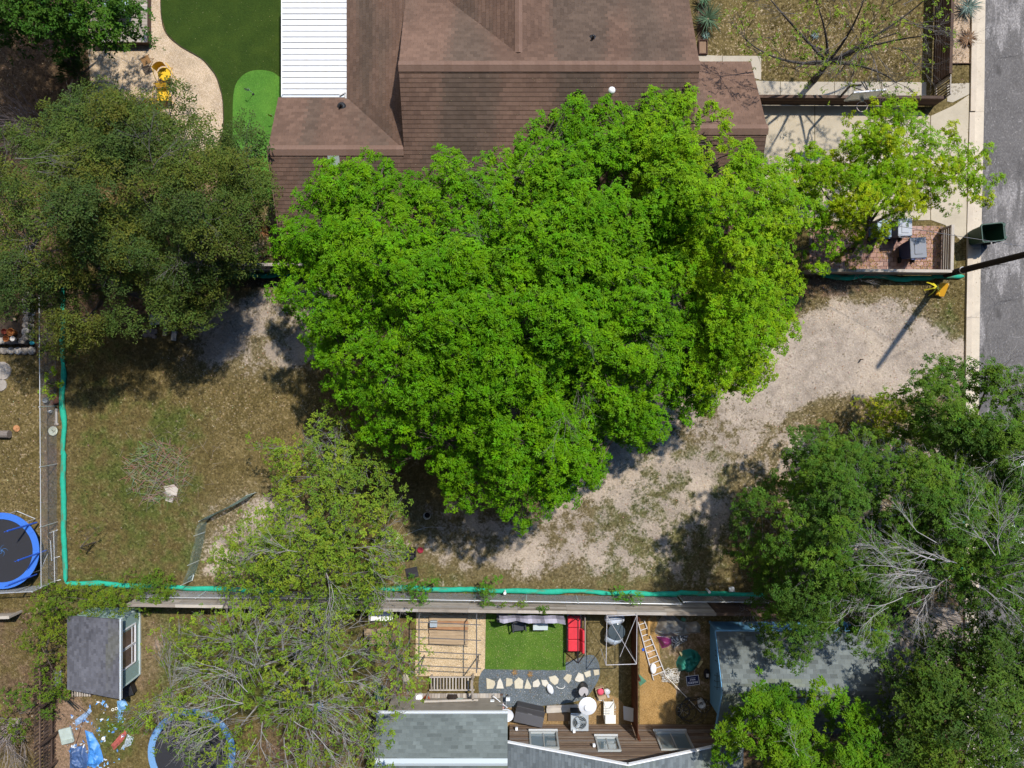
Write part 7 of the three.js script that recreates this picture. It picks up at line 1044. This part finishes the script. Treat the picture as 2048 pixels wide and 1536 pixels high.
  const bd = thing('leaning_board', 'pale grey board leaning on the rusty fence', 'board', P(1256, 1420)); part(bd, 'panel', box(0.62, 0.02, 0.7, 0, 0.45, 0, 0, 0.1, 0.5), mat([0.45, 0.44, 0.42], { rough: 0.7 })); part(bd, 'prop', bar(V(-0.2, 0, 0.2), V(-0.05, 0.42, 0.25), 0.02), galv); part(bd, 'foot', box(0.05, 0.3, 0.6, 0.26, 0.15, 0), mat([0.2, 0.2, 0.2]));
  const bg = thing('rubbish_bag', 'white plastic bag on the slate chippings', 'bag', P(1100, 1376), 0.4); part(bg, 'bag', new THREE.IcosahedronGeometry(0.2, 2).scale(0.75, 0.55, 1.3).translate(0, 0.13, 0), mat([0.66, 0.67, 0.68], { rough: 0.4 })); part(bg, 'knot', cyl(0.02, 0.05, 0.1, 0, 0.22, 0.16, 8), mat([0.6, 0.6, 0.6]));
  const cb = thing('cardboard_box', 'open cardboard box with pink red contents among weeds', 'box', P(1200, 1380), 0.3); const cm = mat([0.42, 0.31, 0.19]); part(cb, 'side', [box(0.4, 0.26, 0.02, 0, 0.13, 0.2), box(0.4, 0.26, 0.02, 0, 0.13, -0.2), box(0.02, 0.26, 0.4, 0.2, 0.13, 0), box(0.02, 0.26, 0.4, -0.2, 0.13, 0), box(0.4, 0.02, 0.4, 0, 0.01, 0)], cm); part(cb, 'flap', box(0.38, 0.01, 0.18, 0, 0.28, 0.28, 0, 0.3), cm); part(cb, 'contents', new THREE.IcosahedronGeometry(0.17, 1).scale(1, 0.7, 1).translate(0, 0.2, 0), mat([0.6, 0.08, 0.12]));
  const pb = thing('plastic_wrap', 'silver plastic wrap beside the cardboard box', 'wrapping', P(1213, 1382)); part(pb, 'wrap', new THREE.IcosahedronGeometry(0.16, 2).scale(1.1, 0.6, 1).translate(0, 0.09, 0), mat([0.45, 0.45, 0.46], { rough: 0.2 })); part(pb, 'tail', box(0.1, 0.02, 0.25, 0.06, 0.03, 0.2, 0.4), mat([0.4, 0.4, 0.41], { rough: 0.2 }));
  for (const [l, pts] of [['short curved white hose by the stepping stones', [[1113, 1372], [1118, 1376], [1126, 1376], [1130, 1372]]], ['curved white hose beside the cardboard box', [[1193, 1393], [1198, 1400], [1208, 1400]]]]) solo('garden_hose', l, 'hose', tube(pts.map(([x, y]) => P(x, y).setY(0.03)), 0.018, 20, 6), mat([0.62, 0.61, 0.57]));
  const uc = thing('folded_chair', 'folded chair with pink seat beside the satellite dish', 'chair', P(1000, 1398)); part(uc, 'frame', [bar(V(-0.3, 0.5, -0.35), V(0.35, 0.7, 0.1), 0.02), bar(V(0.3, 0.05, 0.5), V(0.35, 0.7, 0.1), 0.02), bar(V(-0.3, 0.02, -0.3), V(-0.3, 0.5, -0.35), 0.02)], mat([0.66, 0.66, 0.66])); part(uc, 'seat', box(0.3, 0.03, 0.35, 0.08, 0.45, 0.2, 0.3), mat([0.4, 0.24, 0.21]));
  for (const [x, y, l] of [[985, 1394, 'small white meter box near the back deck'], [1016, 1389, 'tiny white cap on a post by the slate chippings']]) { const m = thing('meter_box', l, 'box', P(x, y)); part(m, 'case', rbox(0.2, 0.2, 0.14, 0.02, 0, 0.5, 0), mat([0.62, 0.65, 0.66])); part(m, 'post', box(0.06, 0.42, 0.06, 0, 0.21, 0), mat([0.1, 0.1, 0.1])); }
}
{ // gravel path and the rubbish beside the blue house
  const l = thing('ladder', 'aluminium ladder lying on the gravel path', 'ladder', P(1280, 1240)); const al = mat([0.66, 0.63, 0.6], { rough: 0.4, metal: 0.35 }), at = (x, y, h = 0.09) => P(x, y, h).sub(l.position); const A0 = at(1276, 1244), A1 = at(1307, 1360), B0 = at(1288, 1240), B1 = at(1331, 1350);
  part(l, 'stile', bar(A0, A1, 0.03), al); part(l, 'stile', bar(B0, B1, 0.03), al); for (let i = 0; i < 10; i++) { const t = 0.05 + i / 9 * 0.88; part(l, 'rung', bar(A0.clone().lerp(A1, t), B0.clone().lerp(B1, t), 0.022), al); }
  cloth('grey_blanket', 'large dirty grey blanket heaped beside the fence', 'blanket', [[1309, 1262], [1318, 1240], [1326, 1229], [1345, 1228], [1358, 1240], [1372, 1246], [1392, 1242], [1401, 1250], [1400, 1266], [1380, 1266], [1352, 1274], [1330, 1272], [1312, 1268]], 0.2, 0.55, clothMat([0.34, 0.31, 0.26], 0.9), 20);
  cloth('purple_bag', 'glossy purple bag beneath the grey blanket', 'bag', [[1312, 1272], [1330, 1272], [1342, 1277], [1344, 1286], [1336, 1293], [1324, 1297], [1320, 1288]], 0.18, 0.2, mat([0.17, 0.025, 0.1], { rough: 0.3, map: T.cloth }), 25);
  cloth('patterned_rug', 'black and white patterned rug edge below the blanket', 'rug', [[1341, 1272], [1376, 1270], [1374, 1281], [1358, 1290], [1346, 1297], [1342, 1286]], 0.1, 0.2, mat([0.5, 0.5, 0.5], { map: tex(256, 256, (u, v) => grey(fbm(u * 14, v * 14, 3, 14, 131) > 0.5 ? 0.75 : 0.12), 0.7), rough: 0.9 }), 30);
  cloth('green_tarp', 'dark green tarp bundle with cream cushion edges', 'tarp', [[1352, 1325], [1356, 1315], [1366, 1300], [1380, 1297], [1394, 1302], [1402, 1315], [1398, 1328], [1388, 1340], [1378, 1345], [1366, 1340], [1358, 1345], [1354, 1338]], 0.28, 0.4, clothMat([0.012, 0.17, 0.125], 0.6), 35);
  for (const [x, y, w, d, t, lb] of [[1363, 1310, 0.1, 0.45, 0.5, 'cream foam strip between the green tarp and the grey blanket'], [1399, 1327, 0.12, 0.4, -0.6, 'cream foam strip between the green tarp and the blue wall']]) solo('cushion_foam', lb, 'foam', rbox(w, 0.12, d, 0.03, 0, 0.06, 0, t), mat([0.5, 0.43, 0.22]), P(x, y), 0, 'cream foam strips at the green tarp');
  const cv = document.createElement('canvas'); cv.width = 512; cv.height = 384; const x = cv.getContext('2d'); x.fillStyle = '#e9ecf2'; x.fillRect(0, 0, 512, 384); x.fillStyle = '#0c1c4a'; x.fillRect(14, 14, 484, 356); x.fillStyle = '#e9ecf2'; x.textAlign = 'center'; x.font = 'bold 116px sans-serif'; x.fillText('HARRIS', 256, 150, 450); x.font = 'bold 84px sans-serif'; x.fillText('WALZ', 256, 250, 300); x.fillRect(130, 290, 250, 8); x.font = '30px sans-serif'; const st = new THREE.CanvasTexture(cv); st.colorSpace = THREE.SRGBColorSpace;
  const sg = thing('yard_sign', 'dark blue campaign yard sign reading HARRIS WALZ lying upside down', 'sign', P(1385, 1360), Math.PI + 0.13); const pg = new THREE.PlaneGeometry(0.62, 0.48).rotateX(-Math.PI / 2).translate(0, 0.055, 0); pg.userData.keep = true; part(sg, 'printed_face', pg, mat([1, 1, 1], { map: st, rough: 0.5 })); part(sg, 'board', box(0.62, 0.012, 0.48, 0, 0.046, 0), mat([0.75, 0.76, 0.78])); part(sg, 'wire_stake', [bar(V(-0.15, 0.02, 0.1), V(-0.15, 0.02, 0.5), 0.006), bar(V(0.15, 0.02, 0.1), V(0.15, 0.02, 0.5), 0.006)], galv);
  const co = thing('cord_tangle', 'tangle of white and grey cord at the foot of the ladder', 'cord', P(1338, 1348)); seed(85); for (let k = 0; k < 4; k++) { const pts = []; for (let i = 0; i < 16; i++) pts.push(V(rr(-0.45, 0.55), rr(0.02, 0.12), rr(-0.35, 0.4))); part(co, 'cord', tube(pts, 0.011, 120, 5), mat(k % 2 ? [0.6, 0.58, 0.53] : [0.38, 0.36, 0.33])); }
  solo('white_pole', 'long thin white pole lying across the bare soil', 'pole', bar(P(1330, 1350, 0.3).setY(0.3), P(1402, 1424).setY(0.04), 0.018), mat([0.62, 0.59, 0.53]));
  solo('white_sack', 'white plastic sack on the foot of the ladder', 'sack', new THREE.IcosahedronGeometry(0.22, 2).scale(0.7, 0.4, 1.2).translate(0, 0.2, 0), mat([0.72, 0.72, 0.72], { rough: 0.5 }), P(1305, 1334));
  solo('brick_scrap', 'tan block between the ladder rungs', 'block', rbox(0.22, 0.08, 0.3, 0.01, 0, 0.04, 0, 0.5), mat([0.42, 0.27, 0.14]), P(1299, 1305)); solo('blue_bottle_top', 'small bright blue bottle top beside the ladder', 'bottle top', cyl(0.06, 0.08, 0.06, 0, 0.03, 0, 14), mat([0.03, 0.1, 0.5]), P(1286, 1299)); solo('green_sack', 'green cloth triangle by the rusty fence on the gravel', 'cloth', crumple([[-0.1, -0.35], [0.28, 0], [-0.05, 0.25], [-0.12, 0]], 0.06, 0.1, 14, 4), clothMat([0.08, 0.2, 0.12]), P(1282, 1362)); solo('green_can', 'small green tin on the grey blanket edge', 'tin', rbox(0.24, 0.1, 0.16, 0.03, 0, 0.05, 0, -0.4), mat([0.1, 0.25, 0.15]), P(1366, 1238)); solo('bamboo_mat', 'rolled tan mat behind the ladder by the fence', 'mat', cyl(0.08, 0.08, 0.9, 0, 0.08, 0, 14).rotateX(Math.PI / 2).translate(0, 0.08, 0), mat([0.4, 0.24, 0.08]), P(1297, 1248));
  const bi = thing('bicycle', 'dark bicycle lying in the shade between the gravel and blue house', 'bicycle', P(1385, 1415), 0.2); const dk = mat([0.02, 0.02, 0.022], { rough: 0.5 }); for (const xx of [-0.52, 0.52]) { const wl = part(bi, 'wheel', torus(0.33, 0.018, xx, 0.08 + 0.03, 0), dk); part(wl, 'spokes', [0, 1, 2, 3].map((i) => bar(V(xx + Math.cos(i * 0.785) * 0.32, 0.11, Math.sin(i * 0.785) * 0.32), V(xx - Math.cos(i * 0.785) * 0.32, 0.11, -Math.sin(i * 0.785) * 0.32), 0.003)), galv); } part(bi, 'frame', [bar(V(-0.52, 0.12, 0), V(-0.12, 0.16, -0.42), 0.018), bar(V(-0.12, 0.16, -0.42), V(0.4, 0.16, -0.4), 0.018), bar(V(0.52, 0.12, 0), V(0.38, 0.16, -0.5), 0.016), bar(V(0, 0.12, 0.02), V(-0.16, 0.16, -0.5), 0.018), bar(V(0, 0.12, 0.02), V(0.4, 0.16, -0.36), 0.02), bar(V(-0.52, 0.12, 0), V(0, 0.12, 0.02), 0.014)], dk); part(bi, 'saddle', rbox(0.24, 0.06, 0.12, 0.03, -0.2, 0.18, -0.56), dk); part(bi, 'handlebar', tube([V(0.3, 0.05, -0.52), V(0.36, 0.2, -0.55), V(0.38, 0.4, -0.54)], 0.014, 12, 6), dk);
  const hs = thing('black_hose', 'coils of thin black hose in the shade by the blue house', 'hose', P(1370, 1420)); for (let i = 0; i < 4; i++) part(hs, 'coil', torus(0.3 + 0.13 * i, 0.012, rr(-0.1, 0.1) + 0.1 * i, 0.02 + 0.015 * i, rr(-0.1, 0.1)), dk);
  const bu = thing('white_bucket', 'pale bucket on its side in the shade of the blue house', 'bucket', P(1400, 1400)); part(bu, 'shell', lathe([[0, 0.02], [0.14, 0.02], [0.18, 0.34], [0.19, 0.34], [0.15, 0], [0, 0]]).rotateX(0.3), mat([0.6, 0.64, 0.68], { rough: 0.45 })); part(bu, 'handle', torus(0.18, 0.006, 0, 0.34, 0.1, 0.9), galv);
  const bt = thing('clothes_heap', 'small dark bag with white label against the blue wall', 'bag', P(1411, 1345)); part(bt, 'bag', new THREE.IcosahedronGeometry(0.2, 1).scale(0.7, 0.9, 1.3).translate(0, 0.18, 0), mat([0.02, 0.02, 0.025])); part(bt, 'label_patch', box(0.12, 0.02, 0.16, 0, 0.36, 0), mat([0.6, 0.6, 0.6]));
  const bb = thing('black_tub', 'black tub standing behind the blue house by the ash trunk', 'tub', P(1790, 1222)); part(bb, 'shell', lathe([[0, 0.03], [0.3, 0.03], [0.38, 0.6], [0.4, 0.6], [0.33, 0], [0, 0]]), mat([0.012, 0.013, 0.02], { rough: 0.4 })); part(bb, 'rim', torus(0.39, 0.02, 0, 0.6, 0), mat([0.02, 0.02, 0.03]));
}
// ---------------------------------------------------------------- ground cover: tufts, fallen leaves, chips
{
  seed(900); const OUT = [[[545, -30], [1530, -30], [1530, 480], [545, 480]], [[180, -30], [566, -30], [566, 400], [180, 400]], [[1500, 190], [2080, 190], [2080, 480], [1500, 480]], [[1930, -30], [2080, -30], [2080, 1560], [1930, 1560]], [[1618, 440], [1890, 440], [1890, 548], [1618, 548]], [[830, 1215], [1275, 1215], [1275, 1540], [830, 1540]], [[1279, 1225], [1352, 1225], [1352, 1452], [1279, 1452]], [[1418, 1240], [1820, 1240], [1820, 1540], [1418, 1540]], [[755, 1425], [1440, 1425], [1440, 1540], [755, 1540]], [[130, 1225], [285, 1225], [285, 1390], [130, 1390]], [[1360, 105], [1525, 105], [1525, 200], [1360, 200]], [[1500, 160], [1860, 160], [1860, 240], [1500, 240]]];
  const banned = (x, y) => OUT.some((p) => x > p[0][0] && x < p[1][0] && y > p[0][1] && y < p[2][1]);
  const grass = [], litter = [];
  for (let k = 0; k < 170000; k++) {
    const x = rr(-20, 2060), y = rr(-15, 1550); if (banned(x, y)) continue; const g = groundFast(x, y), p = P(x, y);
    const wantGrass = (1 - g.soil * 0.96) * (1 - g.mulch * 0.92);
    if (R() < wantGrass * 0.6) { const gr = clamp(g.green * 0.9 + rr(-0.2, 0.25)), c = mix3([0.2, 0.145, 0.06], [0.085, 0.12, 0.02], gr), q = rr(0.72, 1.05); grass.push({ p: p.setY(0), q: facing(V(rr(-0.3, 0.3), 1, rr(-0.3, 0.3)).normalize()), s: rr(0.35, 0.8) * (gr > 0.6 ? 1.2 : 1), c: c.map((v) => v * q) }); } else if (R() < clamp(g.litter * 0.6 + g.mulch * 0.25) * 0.7 + 0.03) { const c = pick([[0.33, 0.2, 0.09], [0.42, 0.29, 0.16], [0.25, 0.14, 0.07], [0.5, 0.4, 0.29], [0.56, 0.49, 0.4]]); litter.push({ p: p.setY(rr(0.006, 0.02)), q: facing(V(rr(-0.5, 0.5), 1, rr(-0.5, 0.5)).normalize()), s: rr(0.4, 1.0), c: c.map((v) => v * rr(0.7, 1.2)) }); }
  }
  for (let k = 0; k < 2600; k++) { const x = rr(1640, 1885), y = rr(452, 545), near = fbm(x / 30, y / 30, 2, 256, 44); if (near > 0.52 && (y > 500 || x > 1800)) litter.push({ p: P(x, y).setY(rr(0.045, 0.07)), q: facing(V(rr(-0.5, 0.5), 1, rr(-0.5, 0.5)).normalize()), s: rr(0.7, 1.4), c: [0.42 * rr(0.7, 1.2), 0.25, 0.1] }); }
  for (let k = 0; k < 900; k++) { const x = rr(330, 562), y = rr(0, 330); if (R() < 0.35) litter.push({ p: P(x, y).setY(0.045), q: facing(V(rr(-0.5, 0.5), 1, rr(-0.5, 0.5)).normalize()), s: rr(0.25, 0.6), c: [0.3, 0.26, 0.14] }); }
  for (let k = 0; k < 1500; k++) { const x = rr(972, 1132), y = rr(1228, 1340); litter.push({ p: P(x, y).setY(0.04), q: facing(V(rr(-0.6, 0.6), 1, rr(-0.6, 0.6)).normalize()), s: rr(0.25, 0.6), c: pick([[0.3, 0.34, 0.1], [0.42, 0.38, 0.2], [0.2, 0.26, 0.06]]) }); }
  for (let k = 0; k < 900; k++) { const x = rr(975, 1180), y = rr(1340, 1418); litter.push({ p: P(x, y).setY(0.02), q: facing(V(rr(-0.6, 0.6), 1, rr(-0.6, 0.6)).normalize()), s: rr(0.2, 0.6), c: pick([[0.5, 0.48, 0.44], [0.3, 0.27, 0.2], [0.6, 0.58, 0.55]]) }); }
  for (let k = 0; k < 500; k++) { const x = rr(1930, 1962), y = rr(0, 1500); litter.push({ p: P(x, y).setY(0.03), q: facing(V(rr(-0.4, 0.4), 1, rr(-0.4, 0.4)).normalize()), s: rr(0.2, 0.8), c: [0.28, 0.2, 0.12] }); }
  for (let k = 0; k < 2200; k++) { const x = rr(832, 1425), y = rr(1225, 1450); if (fbm(x / 25, y / 25, 3, 256, 52) < 0.46) continue; litter.push({ p: P(x, y).setY(0.045), q: facing(V(rr(-0.6, 0.6), 1, rr(-0.6, 0.6)).normalize()), s: rr(0.35, 0.95), c: pick([[0.25, 0.17, 0.09], [0.16, 0.11, 0.06], [0.34, 0.26, 0.14], [0.12, 0.14, 0.04]]) }); }
  for (let k = 0; k < 5200; k++) { const x = rr(1080, 1925), y = rr(600, 1175); if (y > 860 + (x - 1500) * 0.3 && x > 1520) continue; const g = groundFast(x, y); if (R() > 0.25 + g.soil * 0.75 * fbm(x / 40, y / 40, 2, 256, 57)) continue; litter.push({ p: P(x, y).setY(0.012), q: facing(V(rr(-0.4, 0.4), 1, rr(-0.4, 0.4)).normalize()), s: rr(0.3, 0.85), c: pick([[0.62, 0.55, 0.45], [0.52, 0.42, 0.3], [0.38, 0.27, 0.16], [0.22, 0.16, 0.1], [0.1, 0.11, 0.04]]) }); }
  for (let k = 0; k < 700; k++) { const x = rr(545, 1530), y = rr(150, 480); const z = P(x, y).z; if (z > -7.2) continue; const hh = 2.6 + 0.494 * (-z - 6.91) + 0.03; const p = P(x, y, clamp(hh, 2.6, 5.6)); if (p.z > -13 && p.z < -6.95 && p.x > -4.5 && p.x < 7.6) { const q = V(p.x, 2.6 + 0.494 * (-p.z - 6.91) + 0.028, p.z); litter.push({ p: q, q: facing(V(rr(-0.3, 0.3), 1, 0.45).normalize()), s: rr(0.3, 0.7), c: [0.3, 0.24, 0.14] }); } }
  const scraps = []; for (let k = 0; k < 230; k++) { const t = R() * 6.283, r = Math.sqrt(R()), x = 195 + Math.cos(t) * r * 62, y = 1470 + Math.sin(t) * r * 72, near = fbm(x / 14, y / 14, 2, 256, 61); if (near < 0.47) continue; scraps.push({ p: P(x, y).setY(rr(0.01, 0.05)), q: facing(V(rr(-0.7, 0.7), 1, rr(-0.7, 0.7)).normalize()), s: rr(0.8, 3.2), c: pick([[0.1, 0.3, 0.62], [0.2, 0.42, 0.7], [0.45, 0.52, 0.58], [0.6, 0.62, 0.64], [0.08, 0.2, 0.45]]) }); }
  const lf = new Soup(); lf.tri(V(-0.035, 0, 0), V(0, 0.012, 0.018), V(0.04, 0, 0), [1, 1, 1]); lf.tri(V(-0.035, 0, 0), V(0.04, 0, 0), V(0, 0.012, -0.018), [1, 1, 1]);
  const a = foliage(scene, 'dry_grass', SPRIG.blade, grass, dryM), b = foliage(scene, 'fallen_leaves', lf.geo(), litter, dryM);
  const sc = foliage(scene, 'plastic_scraps', lf.geo(), scraps, dryM); sc.userData = { kind: 'stuff', label: 'torn blue and white plastic scraps scattered below the shed', category: 'rubbish' };
  a.userData = { kind: 'stuff', label: 'short dry brown and green grass over the lot and yards', category: 'grass' }; b.userData = { kind: 'stuff', label: 'fallen tan leaves and pale wood chips scattered on the soil', category: 'leaves' };
}
renderer.render(scene, camera);
